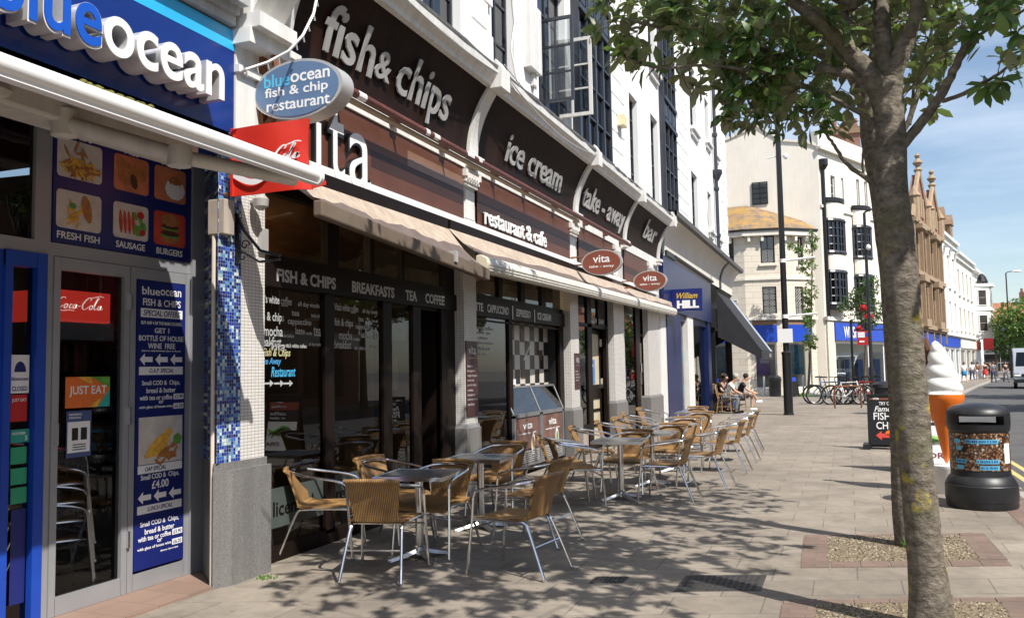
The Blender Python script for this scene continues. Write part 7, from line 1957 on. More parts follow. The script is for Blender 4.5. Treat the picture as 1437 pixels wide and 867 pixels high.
t2, p2 = pole("signpost", "slim black post among the bicycles", 1199, 566, [(.05, 0), (.05, 3.4), (.02, 3.42)], "post")
g0 = gz(1420, 536); street_lamp("lamp post standing against the green trees at the right edge", 1420, 530, h_(1416, 383, gz(1420, 530)), .7)
# steel bollards / hoops by the corner
for k, (px, py, lb_) in enumerate(((1037, 557, "steel bollard nearest the seated people"), (1073, 556, "steel bollard left of the plain black bin"), (1128, 556, "steel bollard just left of the slim climber-clad tree"), (1152, 553, "steel bollard right of the slim climber-clad tree"))):
    q_ = gz(px, py); m = M(); m.lathe([(.05, 0), (.05, 1.0), (.03, 1.04)], (q_.x, q_.y, 0), 10)
    build("bollard", m, STEELT, smooth=True, label=lb_, cat="bollard", group="steel bollards by the corner shop")
# ------------------------------------------------------------------ bicycles
def bicycle(label, x, y, deg, cm, tyre=BLACK, cat="bicycle"):
    t = thing("bicycle", label, cat, (x, y, 0), radians(deg), "parked bicycles at the stand"); r = .34
    wb = .52
    for s in (-1, 1):
        m = M(); c = Vector((s * wb, 0, r)); m.tube([c + Vector((r * cos(a), 0, r * sin(a))) for a in [2 * pi * i / 28 for i in range(28)]], .032, 6, closed=True); wh = build("wheel", m, tyre, t, smooth=True, local=True)
        m = M(); m.tube([c + Vector(((r - .03) * cos(a), 0, (r - .03) * sin(a))) for a in [2 * pi * i / 28 for i in range(28)]], .006, 5, closed=True)
        for i in range(14): a = 2 * pi * i / 14; m.tube([c + Vector((0, .02 * (-1) ** i, 0)), c + Vector(((r - .03) * cos(a), 0, (r - .03) * sin(a)))], .0025, 3)
        m.tube([c + Y3 * -.05, c + Y3 * .05], .025, 8); k = build("rim", m, LETG, t, local=True); k.parent = wh
    m = M(); bb, st, hd_, hb_ = Vector((-.06, 0, .28)), Vector((-.2, 0, .78)), Vector((.36, 0, .80)), Vector((.40, 0, .66))
    for a, b, q in ((bb, st, .018), (bb, hb_, .022), (st, hd_, .018), (hd_ + Vector((-.02, 0, .05)), hb_ + Vector((.01, 0, -.04)), .022)): m.tube([a, b], q, 8)
    for sy in (-.05, .05):
        rr_ = Vector((-wb, sy, r)); m.tube([rr_, bb + Y3 * sy * .5], .011, 6); m.tube([rr_, st + Vector((.02, sy * .4, -.05))], .010, 6); m.tube([Vector((wb, sy, r)), hb_ + Vector((.02, sy, 0)), hb_ + Vector((0, 0, -.02))], .013, 6)
    build("frame", m, cm, t, smooth=True, local=True)
    m = M(); m.tube([hd_, hd_ + Vector((-.03, 0, .14))], .014, 6); m.tube(smooth_path([hd_ + Vector((-.12, -.3, .17)), hd_ + Vector((-.02, -.15, .16)), hd_ + Vector((-.02, .15, .16)), hd_ + Vector((-.12, .3, .17))], 4), .013, 6); build("handlebar", m, BLACK, t, local=True)
    m = M(); m.tube([st, st + Vector((-.04, 0, .16))], .013, 6); m.prism([(-.38, -.07, .95), (-.30, -.08, .96), (-.12, -.02, .95), (-.10, .0, .945), (-.12, .02, .95), (-.30, .08, .96), (-.38, .07, .95)], (0, 0, .045)); build("saddle", m, BLACK, t, local=True)
    m = M(); m.lathe([(.09, -.004), (.09, .004)], (0, 0, 0), 18); m.v = [(bb.x + v[0], .05 + v[2], bb.z + v[1]) for v in m.v]; m.tube([bb + Y3 * .07, bb + Vector((.13, .07, -.1))], .01, 5); m.tube([bb - Y3 * .07, bb + Vector((-.13, -.07, .1))], .01, 5); m.box(bb.x + .08, bb.x + .18, .07, .15, bb.z - .11, bb.z - .09); m.box(bb.x - .18, bb.x - .08, -.15, -.07, bb.z + .09, bb.z + .11); build("crank", m, STEELT, t, local=True)
    t.scale = (1.1, 1.1, 1.12)
    return t
b0 = gz(1187, 568)
bicycle("dark bicycle at the left of the bike stand", b0.x - .55, b0.y + .9, 8, mat("dark_teal_paint", (.02, .06, .08), .35)); bicycle("white framed bicycle leaning in the middle of the stand", b0.x + .05, b0.y + .1, -8, LETW)
bicycle("blue bicycle at the far left behind the dark one", b0.x - .75, b0.y + 1.5, 20, mat("blue_bike_paint", (.02, .08, .25), .35))
bicycle("second dark bicycle, tangled among the others in the middle", b0.x + .3, b0.y + .6, 25, mat("grey_bike_paint", (.05, .05, .06), .35)); bicycle("maroon bicycle between the white and the red one", b0.x + .5, b0.y + .25, 172, mat("maroon_bike_paint", (.18, .01, .02), .35))
bicycle("red bicycle at the right of the stand", b0.x + .95, b0.y + .5, 160, RED); bicycle("black bicycle behind the red one", b0.x + .55, b0.y + 1.3, 15, BLACK)
m = M()
q_ = gz(1172, 573); q2 = gz(1209, 572); m.tube(smooth_path([(q_.x, q_.y, 0), (q_.x, q_.y, .7), (q_.x + .08, q_.y, .79), ((q_.x + q2.x) / 2, (q_.y + q2.y) / 2, .8), (q2.x - .08, q2.y, .79), (q2.x, q2.y, .7), (q2.x, q2.y, 0)], 4), .03, 8)
build("bike_stand", m, RUST, smooth=True, label="low rust coloured hoop the bicycles are parked against", cat="bike stand")
# ------------------------------------------------------------------ van
def van():
    p = gz(1421, 543); x0 = p.x + .1; y0 = p.y
    t = thing("van", "pale silver panel van coming down the road at the right edge", "van", (x0 + 1.0, y0, -.12), radians(-9)); bm = mat("silver_van_paint", (.45, .48, .52), .3, metal=.4, var=.05); W2 = 1.0
    # local: front faces -Y, x across
    prf = [(0.0, .45), (-.02, .95), (.06, 1.12), (.75, 1.38), (1.35, 2.35), (1.7, 2.56), (5.4, 2.6), (5.5, 2.4), (5.5, .4)]
    m = M(); m.prism([(-W2, y, z) for y, z in prf], (2 * W2, 0, 0)); build("body", m, bm, t, local=True, bevel=.06)
    m = M(); m.add([(-.86, .76, 1.40), (.86, .76, 1.40), (.78, 1.33, 2.28), (-.78, 1.33, 2.28)], [(0, 1, 2, 3)]); m.v = [(x, y - .02, z + .012) for x, y, z in m.v]; build("windscreen", m, glassmat("tinted_glass", (.05, .06, .06), 1.7), t, local=True)
    m = M(); m.box(-.55, .55, -.05, .02, .75, .93); m.box(-.98, .98, -.10, .1, .38, .60); build("grille", m, BLACKP, t, local=True)
    for s in (-1, 1):
        m = M(); m.prism([(s * .95, -.04, .82), (s * .60, -.05, .80), (s * .58, -.02, .98), (s * .93, .06, 1.08)], (0, .06, 0)); build("headlight", m, LETW, t, local=True)
        m = M(); m.box(s * 1.02, s * 1.24, .9, 1.05, 1.45, 1.8); build("wing_mirror", m, BLACKP, t, local=True, bevel=.02)
        for y in (.95, 4.4):
            m = M(); m.lathe([(.2, -.1), (.34, -.1), (.35, -.05), (.35, .1), (.2, .1)], (0, 0, 0), 24); m.v = [(s * .92 + v[2], y + v[0], .35 + v[1]) for v in m.v]; wh = build("wheel", m, BLACK, t, local=True, smooth=True, ang=30)
            m = M(); m.lathe([(.19, -.11), (.05, -.12), (.19, .11)], (0, 0, 0), 16); m.v = [(s * .92 + v[2], y + v[0], .35 + v[1]) for v in m.v]; h2 = build("rim", m, STEELT, t, local=True); h2.parent = wh
    m = M(); m.box(-.27, .27, -.115, -.10, .45, .57); build("number_plate", m, LETW, t, local=True)
van()
# ================================================================== PEOPLE
def skin_mesh(V, E, Rd, sub=1):
    me = bpy.data.meshes.new("s"); me.from_pydata(V, E, []); o = bpy.data.objects.new("s", me); COL.objects.link(o)
    md = o.modifiers.new("skin", 'SKIN'); md.use_smooth_shade = True
    for i, r in enumerate(Rd):
        sv = me.skin_vertices[0].data[i]; sv.radius = (r, r) if not isinstance(r, tuple) else r; sv.use_root = (i == 0)
    ss = o.modifiers.new("sub", 'SUBSURF'); ss.levels = sub; ss.render_levels = sub
    dg = bpy.context.evaluated_depsgraph_get(); ev = o.evaluated_get(dg); m2 = ev.to_mesh()
    m = M(); m.add([tuple(v.co) for v in m2.vertices], [tuple(p.vertices) for p in m2.polygons]); ev.to_mesh_clear()
    bpy.data.objects.remove(o); bpy.data.meshes.remove(me)
    return m
def person(label, loc, deg, J, top, bot, hair, short_leg=True, sleeve=True, shoe=None, skirt=False, h=1.0, extra=None, group=None):
    t = thing("person", label, "person", loc, radians(deg), group)
    names = list(J); V = [J[n] for n in names]; ix = {n: i for i, n in enumerate(names)}
    RD = dict(pelvis=.125, spine=.115, chest=.13, neck=.05, head=.085, crown=.075, hip=.085, knee=.058, ankle=.038, toe=.035, sh=.055, el=.042, wr=.030, palm=(.038, .02))
    E = [(ix['pelvis'], ix['spine']), (ix['spine'], ix['chest']), (ix['chest'], ix['neck']), (ix['neck'], ix['head']), (ix['head'], ix['crown'])]
    for s in 'LR':
        E += [(ix['pelvis'], ix['hip' + s]), (ix['hip' + s], ix['knee' + s]), (ix['knee' + s], ix['ankle' + s]), (ix['ankle' + s], ix['toe' + s]), (ix['chest'], ix['sh' + s]), (ix['sh' + s], ix['el' + s]), (ix['el' + s], ix['wr' + s]), (ix['wr' + s], ix['palm' + s])]
    Rd = [RD[n.rstrip('LR')] for n in names]
    # five separate fingers from each palm
    for s in 'LR':
        p = Vector(J['palm' + s]); w_ = Vector(J['wr' + s]); d = (p - w_).normalized(); sd = d.cross(Vector((0, 1, .2))).normalized(); cu = sd.cross(d)
        for k, (off, ln) in enumerate(((-.030, .060), (-.012, .075), (.008, .078), (.026, .070), (-.045, .035))):
            a = len(V); V += [tuple(p + sd * off + d * (.02 if k < 4 else -.02)), tuple(p + sd * off * (1.1 if k < 4 else 1.4) + d * (.02 + ln * .6 if k < 4 else .02) + cu * .008), tuple(p + sd * off * (1.1 if k < 4 else 1.4) + d * (.02 + ln if k < 4 else .05) + cu * .022)]
            E += [(ix['palm' + s], a), (a, a + 1), (a + 1, a + 2)]; Rd += [.009, .009, .007]
    # nose
    hd = Vector(J['head']); fd = Vector(J.get('face', (0, 1, 0))) if False else extra or Vector((0, 1, 0))
    a = len(V); V.append(tuple(hd + fd * .105 + Vector((0, 0, .01)))); E.append((ix['head'], a)); Rd.append(.014)
    m = skin_mesh(V, E, Rd); build("body", m, SKIN, t, smooth=True, local=True)
    m = M(); sd = fd.cross(Z3).normalized()
    for s in (-1, 1): m = M(); m.ell(hd + fd * .078 + sd * s * .032 + Z3 * .025, .012, .012, .009, 6, 4); build("eye", m, BLACK, t, local=True)
    m = M(); c = (hd + Vector(J['crown'])) / 2; m.ell(c - fd * .03 + Z3 * .03, .098, .105, .10, 10, 8); build("hair", m, hair, t, smooth=True, local=True)
    # top
    n2 = ['pelvis', 'spine', 'chest', 'shL', 'shR'] + (['elL', 'elR'] if sleeve else []); k = {n: i for i, n in enumerate(n2)}
    VV = [Vector(J[n]) for n in n2]
    if sleeve:
        for s in 'LR': VV[k['el' + s]] = Vector(J['sh' + s]).lerp(Vector(J['el' + s]), .72 if sleeve == 1 else 1.0)
    EE = [(0, 1), (1, 2), (2, k['shL']), (2, k['shR'])] + ([(k['shL'], k['elL']), (k['shR'], k['elR'])] if sleeve else [])
    rr_ = [.145, .138, .15, .07, .07] + ([.06, .06] if sleeve else []); build("shirt", skin_mesh([tuple(v) for v in VV], EE, rr_), top, t, smooth=True, local=True)
    # legs
    if skirt:
        p = Vector(J['pelvis']); m = M(); m.lathe([(.14, .12), (.16, .05), (.21, -.2), (.23, -.38), (.2, -.38)], p, 14); build("skirt", m, bot, t, smooth=True, local=True)
    else:
        n2 = ['pelvis', 'hipL', 'hipR', 'kneeL', 'kneeR'] + ([] if short_leg else ['ankleL', 'ankleR'])
        VV = [Vector(J[n]) for n in n2]
        if short_leg:
            for i, s in ((3, 'L'), (4, 'R')): VV[i] = Vector(J['hip' + s]).lerp(Vector(J['knee' + s]), .85)
        EE = [(0, 1), (0, 2), (1, 3), (2, 4)] + ([] if short_leg else [(3, 5), (4, 6)])
        build("shorts" if short_leg else "trousers", skin_mesh([tuple(v) for v in VV], EE, [.15, .105, .105, .085, .085] + ([] if short_leg else [.06, .06])), bot, t, smooth=True, local=True)
    for s in 'LR':
        a, b = Vector(J['ankle' + s]), Vector(J['toe' + s]); m = M(); c = (a + b) / 2; d = (b - a); d.z = 0; d = d.normalized() if d.length > .01 else Y3
        m.fbox(Vector((a.x, a.y, a.z - .075)), d, d.cross(Z3), Z3, (-.07, .19), (-.045, .045), (0, .085)); build("shoe", m, shoe or BLACK, t, local=True, bevel=.025)
    return t
def walk(st=.2, sw=.15):
    return dict(pelvis=(0, 0, .95), spine=(0, 0, 1.12), chest=(0, .01, 1.32), neck=(0, .01, 1.48), head=(0, .03, 1.58), crown=(0, .02, 1.68),
                hipL=(-.10, 0, .90), kneeL=(-.11, st * .6 + .05, .50), ankleL=(-.11, st, .085), toeL=(-.12, st + .14, .045), hipR=(.10, 0, .90), kneeR=(.11, -st * .25 + .06, .49), ankleR=(.11, -st, .11), toeR=(.12, -st + .13, .045),
                shL=(-.18, 0, 1.40), elL=(-.23, -sw * .6, 1.14), wrL=(-.23, -sw * .4 + .05, .90), palmL=(-.23, -sw * .4 + .08, .83), shR=(.18, 0, 1.40), elR=(.23, sw * .4, 1.14), wrR=(.23, sw + .04, .91), palmR=(.23, sw + .07, .84))
def sit(lean=.22, cross=False, bow=.1):
    J = dict(pelvis=(0, 0, .53), spine=(0, lean * .35, .72), chest=(0, lean * .8, .92), neck=(0, lean + .03, 1.07), head=(0, lean + .03 + bow, 1.17), crown=(0, lean + .02 + bow, 1.27),
             hipL=(-.10, .06, .52), kneeL=(-.12, .44, .53), ankleL=(-.12, .42, .085), toeL=(-.13, .56, .045), hipR=(.10, .06, .52), kneeR=(.12, .44, .53), ankleR=(.13, .36, .085), toeR=(.14, .5, .045),
             shL=(-.18, lean * .85, 1.0), elL=(-.24, lean + .12, .76), wrL=(-.16, lean + .33, .66), palmL=(-.13, lean + .40, .64), shR=(.18, lean * .85, 1.0), elR=(.24, lean + .12, .76), wrR=(.16, lean + .33, .66), palmR=(.13, lean + .40, .64))
    if cross: J.update(kneeR=(.0, .46, .64), ankleR=(-.22, .62, .36), toeR=(-.28, .74, .32))
    return J
cl = lambda n, c: mat(n, c, .85, var=.12, scale=12)
HG, HD, HB = cl("grey_hair", (.4, .38, .36)), cl("dark_hair", (.03, .022, .016)), cl("brown_hair", (.14, .07, .03))
TW, TK, TG, TB_, TJ, TR_, TBR = cl("white_cotton", (.75, .75, .74)), cl("black_cotton", (.02, .02, .022)), cl("grey_cloth", (.16, .17, .18)), cl("blue_cloth", (.03, .25, .5)), cl("denim", (.05, .07, .15)), cl("red_cloth", (.5, .03, .03)), cl("brown_cloth", (.2, .1, .05))
FDN = Vector((0, .9, -.42))
s1 = gz(1024, 580); s2 = gz(1047, 577)
sgr = "people seated under the black awning"
person("seated grey haired man in a white shirt and grey trousers, head bent down", (s1.x - .15, s1.y, 0), -88, sit(.26, bow=.13), TW, TG, HG, short_leg=False, extra=FDN, shoe=BLACK)
person("seated person in a black top and shorts with one bare leg crossed", (s2.x - .25, s2.y + .25, 0), -84, sit(.16, True), TK, TG, HD, short_leg=True, extra=Vector((0, 1, -.15)).normalized(), shoe=LETW)
person("seated dark haired person behind the man in white, mostly hidden", (s1.x - .45, s1.y + 1.2, 0), -120, sit(.12), TK, TJ, HD, short_leg=False)
person("seated person in the shade farthest under the black awning", (s1.x - .55, s1.y + 2.4, 0), -150, sit(.05), TK, TJ, HB, short_leg=False)
BAMB = mat("bamboo_cane", (.33, .19, .08), .5, var=.25, scale=14); WOVD = mat("dark_woven_cane", (.07, .05, .035), .7, var=.4, scale=60, bump=.5)
def bistro_chair():
    t = thing("cane_chair", "x", "chair")
    m = M(); m.prism([(-.21, -.2, .44), (.21, -.2, .44), (.23, .22, .44), (-.23, .22, .44)], (0, 0, .03)); build("seat", m, WOVD, t)
    m = M(); m.tube([(-.2, -.2, .45), (-.23, -.26, .75), (-.17, -.29, .93), (0, -.30, .98), (.17, -.29, .93), (.23, -.26, .75), (.2, -.2, .45)], .017, 7); m.tube([(-.22, -.22, .66), (-.27, 0, .66), (-.24, .2, .64), (-.23, .22, .45)], .015, 6); m.tube([(.22, -.22, .66), (.27, 0, .66), (.24, .2, .64), (.23, .22, .45)], .015, 6); build("back_frame", m, BAMB, t, smooth=True)
    m = M(); m.add([(-.19, -.215, .5), (.19, -.215, .5), (.22, -.262, .75), (.16, -.29, .92), (0, -.30, .965), (-.16, -.29, .92), (-.22, -.262, .75)], [(0, 1, 2, 6), (2, 3, 5, 6), (3, 4, 5)]); n = len(m.v); m.v += [(x, y - .015, z) for x, y, z in m.v]; m.f += [(6 + n, 2 + n, 1 + n, n), (6 + n, 5 + n, 3 + n, 2 + n), (5 + n, 4 + n, 3 + n)]; build("backrest", m, WOVD, t)
    for s in (-1, 1):
        for a, b in (((s * .2, -.2, .45), (s * .22, -.27, 0)), ((s * .22, .21, .45), (s * .23, .23, 0))): m = M(); m.tube([a, b], .017, 7); build("leg", m, BAMB, t, smooth=True)
    m = M(); m.tube([(-.21, -.23, .2), (.21, -.23, .2)], .011, 5); m.tube([(-.22, .22, .2), (.22, .22, .2)], .011, 5)
    for s in (-1, 1): m.tube([(s * .21, -.23, .24), (s * .22, .22, .24)], .011, 5)
    build("stretcher", m, BAMB, t)
    return t
bc = bistro_chair(); bc.location = (s1.x - .15, s1.y, 0); bc.rotation_euler = (0, 0, radians(-88)); tag(bc, "cane chair under the man in the white shirt", group="cane chairs under the black awning")
dup(bc, (s2.x - .25, s2.y + .25, 0), radians(-84), "cane chair under the person with one leg crossed")
dup(bc, (s1.x - .45, s1.y + 1.2, 0), radians(-120), "cane chair under the mostly hidden dark haired person")
dup(bc, (s1.x - .55, s1.y + 2.4, 0), radians(-150), "cane chair farthest under the black awning")
gp = "people walking in the far street"
for lb_, px, py, dg, top, bot, hair, sl_, sk, shrt in (("walker in a white shirt and bright blue shorts", 1354, 537.5, 20, TW, TB_, HB, 1, False, True), ("walker in a white top and dark trousers beside the blue shorts", 1365, 535, 8, TW, TJ, HD, 1, False, False),
        ("walker with brown hair and pale shorts", 1373, 534.5, 15, TBR, TW, HB, 1, False, True), ("woman in a black top and red skirt", 1383, 534.5, 10, TK, TR_, HB, 0, True, True), ("walker in a grey top and blue jeans", 1395, 536.5, 5, TG, TJ, HB, 2, False, False),
        ("walker in a dark jacket and grey trousers next to the van", 1412, 536, 190, TK, TG, HD, 2, False, False), ("walker in a blue top farther off", 1378, 528, 5, TB_, TJ, HD, 1, False, False), ("farther walker in black behind the grey top", 1390, 527, 180, TK, TK, HD, 2, False, False),
        ("walker in pale clothes just right of the whipped cone top", 1346, 533, 14, TW, TG, HB, 1, False, False), ("farther walker in white beside the dark jacket", 1402, 526.5, 182, TW, TG, HD, 1, False, False)):
    p = gz(px, py, -.12); person(lb_, (p.x, p.y, -.12), dg, walk(R.uniform(.12, .26), R.uniform(.08, .2)), top, bot, hair, short_leg=shrt, sleeve=sl_, skirt=sk)

# ================================================================== TREES
def leaf(m, o, d, up, l, w_, droop, fold):
    d = d.normalized(); s = d.cross(up); s = s.normalized() if s.length > 1e-4 else d.orthogonal().normalized(); n = s.cross(d)
    def P(a, b, c): return o + d * (a * l) + s * (b * w_) + n * (c * l)
    V = [P(0, 0, 0), P(.35, 0, droop * .3), P(.72, 0, 0), P(1, 0, -droop), P(.32, -.85, fold), P(.32, .85, fold), P(.70, -1, fold * .8 - droop * .4), P(.70, 1, fold * .8 - droop * .4)]
    m.add(V, [(0, 5, 1), (0, 1, 4), (4, 1, 2, 6), (1, 5, 7, 2), (6, 2, 3), (2, 7, 3)])
def rosette(m, p, d, n, l, rr=R):
    d = d.normalized(); a0 = rr.uniform(0, 6.28); e1 = d.orthogonal().normalized(); e2 = d.cross(e1)
    for k in range(n):
        a = a0 + k * 2.4 + rr.uniform(-.3, .3); el = rr.uniform(.25, 1.0)
        q = (e1 * cos(a) + e2 * sin(a)) * cos(el * .6) + d * sin(el) * .8 + Vector((0, 0, -.12 + rr.uniform(-.3, .15)))
        ll = l * rr.uniform(.45, 1.2)
        leaf(m, p + d * rr.uniform(-.04, .02), q, d * .6 + Z3 * .7 + Vector((rr.uniform(-.4, .4), rr.uniform(-.4, .4), 0)), ll, ll * rr.uniform(.17, .25), rr.uniform(.0, .3), rr.uniform(.02, .10))
def grow(nodes, tips, bm, lm, nl, l, r0=.011, buds=None):
    """join every twig tip to the nearest wood, with one bend, then leaf it"""
    tips = sorted(tips, key=lambda t: min((t - n).length_squared for n in nodes[:80]))
    for t in tips:
        nr = min(nodes, key=lambda n: (t - n).length_squared + (0.2 if n.z > t.z + .15 else 0)); L_ = (t - nr).length
        if L_ > 1.7: continue
        k = max(2, int(L_ / .16)); pts = []
        bend = Vector((R.gauss(0, .12), R.gauss(0, .12), -.10)) * L_
        for i in range(k + 1):
            u = i / k; pts.append(nr.lerp(t, u) + bend * (4 * u * (1 - u)) + (Vector((R.gauss(0, .012), R.gauss(0, .012), R.gauss(0, .012))) if 0 < i < k else Vector()))
        bm.tube(pts, [max(.0028, r0 * min(1, .3 + L_) * (1 - .75 * i / k)) for i in range(k + 1)], 5)
        nodes += pts[1:-1]
        d = (pts[-1] - pts[-2]).normalized()
        rosette(lm, pts[-1], d + Z3 * .3, nl, l)
        if k > 3:
            for j in range(2, k):
                if R.random() < .55: rosette(lm, pts[j], (pts[j] - pts[j - 1]).normalized() + Vector((R.gauss(0, .7), R.gauss(0, .7), .2)), max(3, nl - 3), l * .95)
        if buds is not None and R.random() < .12:
            for q in range(16): buds.ell(pts[-1] + d * .05 + Vector((R.gauss(0, .022), R.gauss(0, .022), R.gauss(0, .012))), .006, .006, .005, 5, 4)
def limb(bm, pts, r0, r1, n=10, nodes=None, w_=.008):
    P = smooth_path(pts, 5); k = len(P)
    rr_ = [(r0 + (r1 - r0) * (i / (k - 1))) * (1 + R.uniform(-.06, .06)) for i in range(k)]
    bm.tube([p + Vector((R.gauss(0, w_ * .3), R.gauss(0, w_ * .3), 0)) for p in P], rr_, n)
    if nodes is not None: nodes += P[max(1, k // 5):]
def pxl(lst): return [fy(x, y, Y) for x, y, Y in lst]
def trunk(bm, pts, rs, n=28):
    P = smooth_path(pts, 8); k = len(P); RR = []
    for i in range(k):
        u = i / (k - 1) * (len(rs) - 1); a = int(min(u, len(rs) - 2)); RR.append(rs[a] + (rs[a + 1] - rs[a]) * (u - a))
    s0 = len(bm.v); bm.tube(P, RR, n)
    for i in range(k):                                        # lumpy, slightly fluted bole
        for j in range(n):
            q = s0 + i * n + j; v = Vector(bm.v[q]); d = v - P[i]
            f = 1 + .10 * noise.noise(Vector((v.x * 7, v.y * 7, v.z * 2.6))) + .04 * noise.noise(Vector((v.x * 25, v.y * 25, v.z * 12)))
            bm.v[q] = tuple(P[i] + d * f)
def in_ell(c, r): 
    while True:
        v = Vector((R.uniform(-1, 1), R.uniform(-1, 1), R.uniform(-1, 1)))
        if v.length <= 1: return Vector((c[0] + v.x * r[0], c[1] + v.y * r[1], c[2] + v.z * r[2]))
def pits(c): return [fy(*c[:3])][0]

Y1 = 5.85
T1 = thing("street_tree", "near leaning street tree with yellow lichen on its trunk, rising from the front gravel bed", "tree", (4.9, Y1, 0))
bm = M(); nodes = []
ct = [(1309, 905, 58), (1303, 830, 53), (1296, 760, 49), (1287, 661, 47), (1281, 600, 47), (1275, 520, 46), (1269, 440, 46), (1258, 330, 46), (1251, 260, 45), (1250, 200, 42), (1248, 150, 40), (1247, 112, 38)]
P = [fy(x, y, Y1) for x, y, w_ in ct]; P[0] = fy(1309, 905, Y1); P.insert(0, Vector((P[0].x, P[0].y, -.05)))
f0 = 5.28 / FPX / 2
trunk(bm, P, [.17, .145] + [w_ * f0 for x, y, w_ in ct][1:])
limb(bm, pxl([(1248, 185, Y1), (1238, 140, Y1 - .02), (1218, 103, 5.8), (1195, 78, 5.78), (1172, 52, 5.72), (1140, 22, 5.65), (1100, -5, 5.6), (1050, -40, 5.55)]), .078, .028, 12, nodes)
limb(bm, pxl([(1247, 130, Y1), (1242, 85, Y1 + .02), (1238, 45, 5.9), (1236, 0, 5.95), (1230, -60, 6.0)]), .072, .035, 12, nodes)
limb(bm, pxl([(1249, 125, Y1), (1262, 82, 5.82), (1277, 45, 5.8), (1286, 10, 5.76), (1292, -50, 5.7)]), .062, .03, 12, nodes)
limb(bm, pxl([(1266, 205, Y1), (1290, 175, 5.85), (1318, 138, 5.82), (1338, 100, 5.78), (1358, 60, 5.75), (1380, 22, 5.7), (1398, -20, 5.65)]), .034, .018, 10, nodes)
limb(bm, pxl([(1324, 142, 5.82), (1352, 132, 5.7), (1380, 116, 5.6), (1405, 102, 5.5), (1432, 78, 5.4)]), .015, .007, 8, nodes)
limb(bm, pxl([(1352, 70, 5.76), (1385, 42, 5.7), (1420, 25, 5.65), (1450, 5, 5.6)]), .012, .006, 8, nodes)
limb(bm, pxl([(1241, 155, Y1), (1210, 112, 5.8), (1170, 100, 5.75), (1120, 88, 5.68), (1060, 66, 5.6), (1000, 52, 5.5), (930, 40, 5.4), (860, 22, 5.3)]), .036, .008, 10, nodes)
limb(bm, pxl([(1244, 278, Y1), (1212, 248, 5.84), (1190, 232, 5.82), (1176, 212, 5.8), (1164, 195, 5.78), (1152, 178, 5.74)]), .017, .007, 8, nodes)
limb(bm, pxl([(1212, 250, 5.84), (1210, 222, 5.8), (1214, 200, 5.78)]), .009, .005, 6, nodes)
limb(bm, pxl([(1236, 178, Y1), (1205, 158, 5.82), (1172, 140, 5.75), (1125, 118, 5.65), (1070, 102, 5.5), (990, 92, 5.32), (925, 96, 5.2), (880, 82, 5.1)]), .017, .006, 8, nodes)
limb(bm, pxl([(1195, 80, 5.78), (1190, 40, 5.9), (1180, 0, 6.0), (1165, -60, 6.1)]), .03, .02, 8, nodes)
for a in range(9):                                            # upper crown wood, above the frame
    b = nodes[R.randrange(len(nodes) // 3, len(nodes))]; an = a * .72
    limb(bm, [Vector((4.62, 5.87, 3.9)), Vector((4.7 + .8 * cos(an), 5.9 + .8 * sin(an), 4.6)), Vector((4.9 + 1.7 * cos(an), 5.9 + 1.5 * sin(an), 5.1 + .4 * (a % 3)))], .03, .008, 8, nodes)
tw = M(); lv = M(); bd = M(); tips = []
for px, py, Y, rad, n in ((1000, 78, 5.45, .36, 26), (940, 48, 5.4, .30, 20), (893, 72, 5.1, .13, 5), (866, 88, 5.08, .10, 5), (845, 12, 5.3, .26, 12), (900, 10, 5.5, .3, 16), (1010, 20, 5.5, .36, 24), (1065, 55, 5.6, .34, 24), (1050, 118, 5.5, .24, 13), (1110, 30, 5.7, .36, 24), (1140, 90, 5.7, .28, 14), (1095, 100, 5.7, .26, 13), (1075, 150, 5.62, .17, 9), (1130, 160, 5.68, .16, 8), (1022, 150, 5.5, .12, 5),
                          (1170, 50, 5.9, .34, 16), (1200, 20, 6.1, .36, 18), (1250, 10, 6.2, .4, 18), (1300, 30, 6.1, .34, 16), (1335, 12, 5.8, .3, 14), (1345, 55, 5.8, .14, 5), (1395, 10, 5.6, .24, 11), (1415, 62, 5.5, .13, 5), (1385, 110, 5.55, .11, 4), (1425, 108, 5.4, .07, 2), (1160, 178, 5.76, .1, 3), (1300, 90, 6.3, .22, 7), (1290, 150, 6.3, .14, 4), (1185, 130, 6.0, .2, 6)):
    c = fy(px, py, Y); tips += [in_ell(c, (rad, rad, rad * .8)) for _ in range(max(2, int(n * .72)))]
for _ in range(620):
    q = in_ell((4.9, 6.0, 5.4), (2.6, 2.3, 1.8))
    if q.y < 4.9 and q.x < 3.6: continue
    if (q.z > 4.35 or q.x > 5.95) and q.z > 3.3: tips.append(q)
for _ in range(330):
    q = in_ell((5.0, 4.3, 5.0), (1.7, 1.5, 1.1))
    if q.z > 4.2 and q.x > 3.7: tips.append(q)
for an in (-.9, -.35, .1, .5): limb(bm, [Vector((4.62, 5.87, 3.9)), Vector((4.5 + .6 * sin(an), 5.2, 4.6)), Vector((4.4 + 1.8 * sin(an), 4.0, 4.95))], .03, .008, 8, nodes)
tips = [t for t in tips if (t - CAM).length > 2.6]
grow(nodes, tips, tw, lv, 9, .126, .010, bd)
bm.add(tw.v, tw.f); build("trunk", bm, BARK, T1, smooth=True, ang=70); build("crown", lv, LEAF, T1, smooth=True, ang=60); build("flower_buds", bd, mat("flower_buds", (.30, .26, .15), .9), T1)
Y2 = 8.44
T2 = thing("street_tree", "second street tree mostly hidden behind the near trunk, weeds at its foot", "tree", (4.9, Y2, 0))
bm = M(); nodes = []
ct = [(1268, 772, 27), (1262, 700, 26), (1258, 600, 25), (1252, 500, 25), (1245, 400, 25), (1234, 300, 25), (1223, 230, 24), (1216, 190, 24), (1214, 150, 22), (1217, 110, 20)]
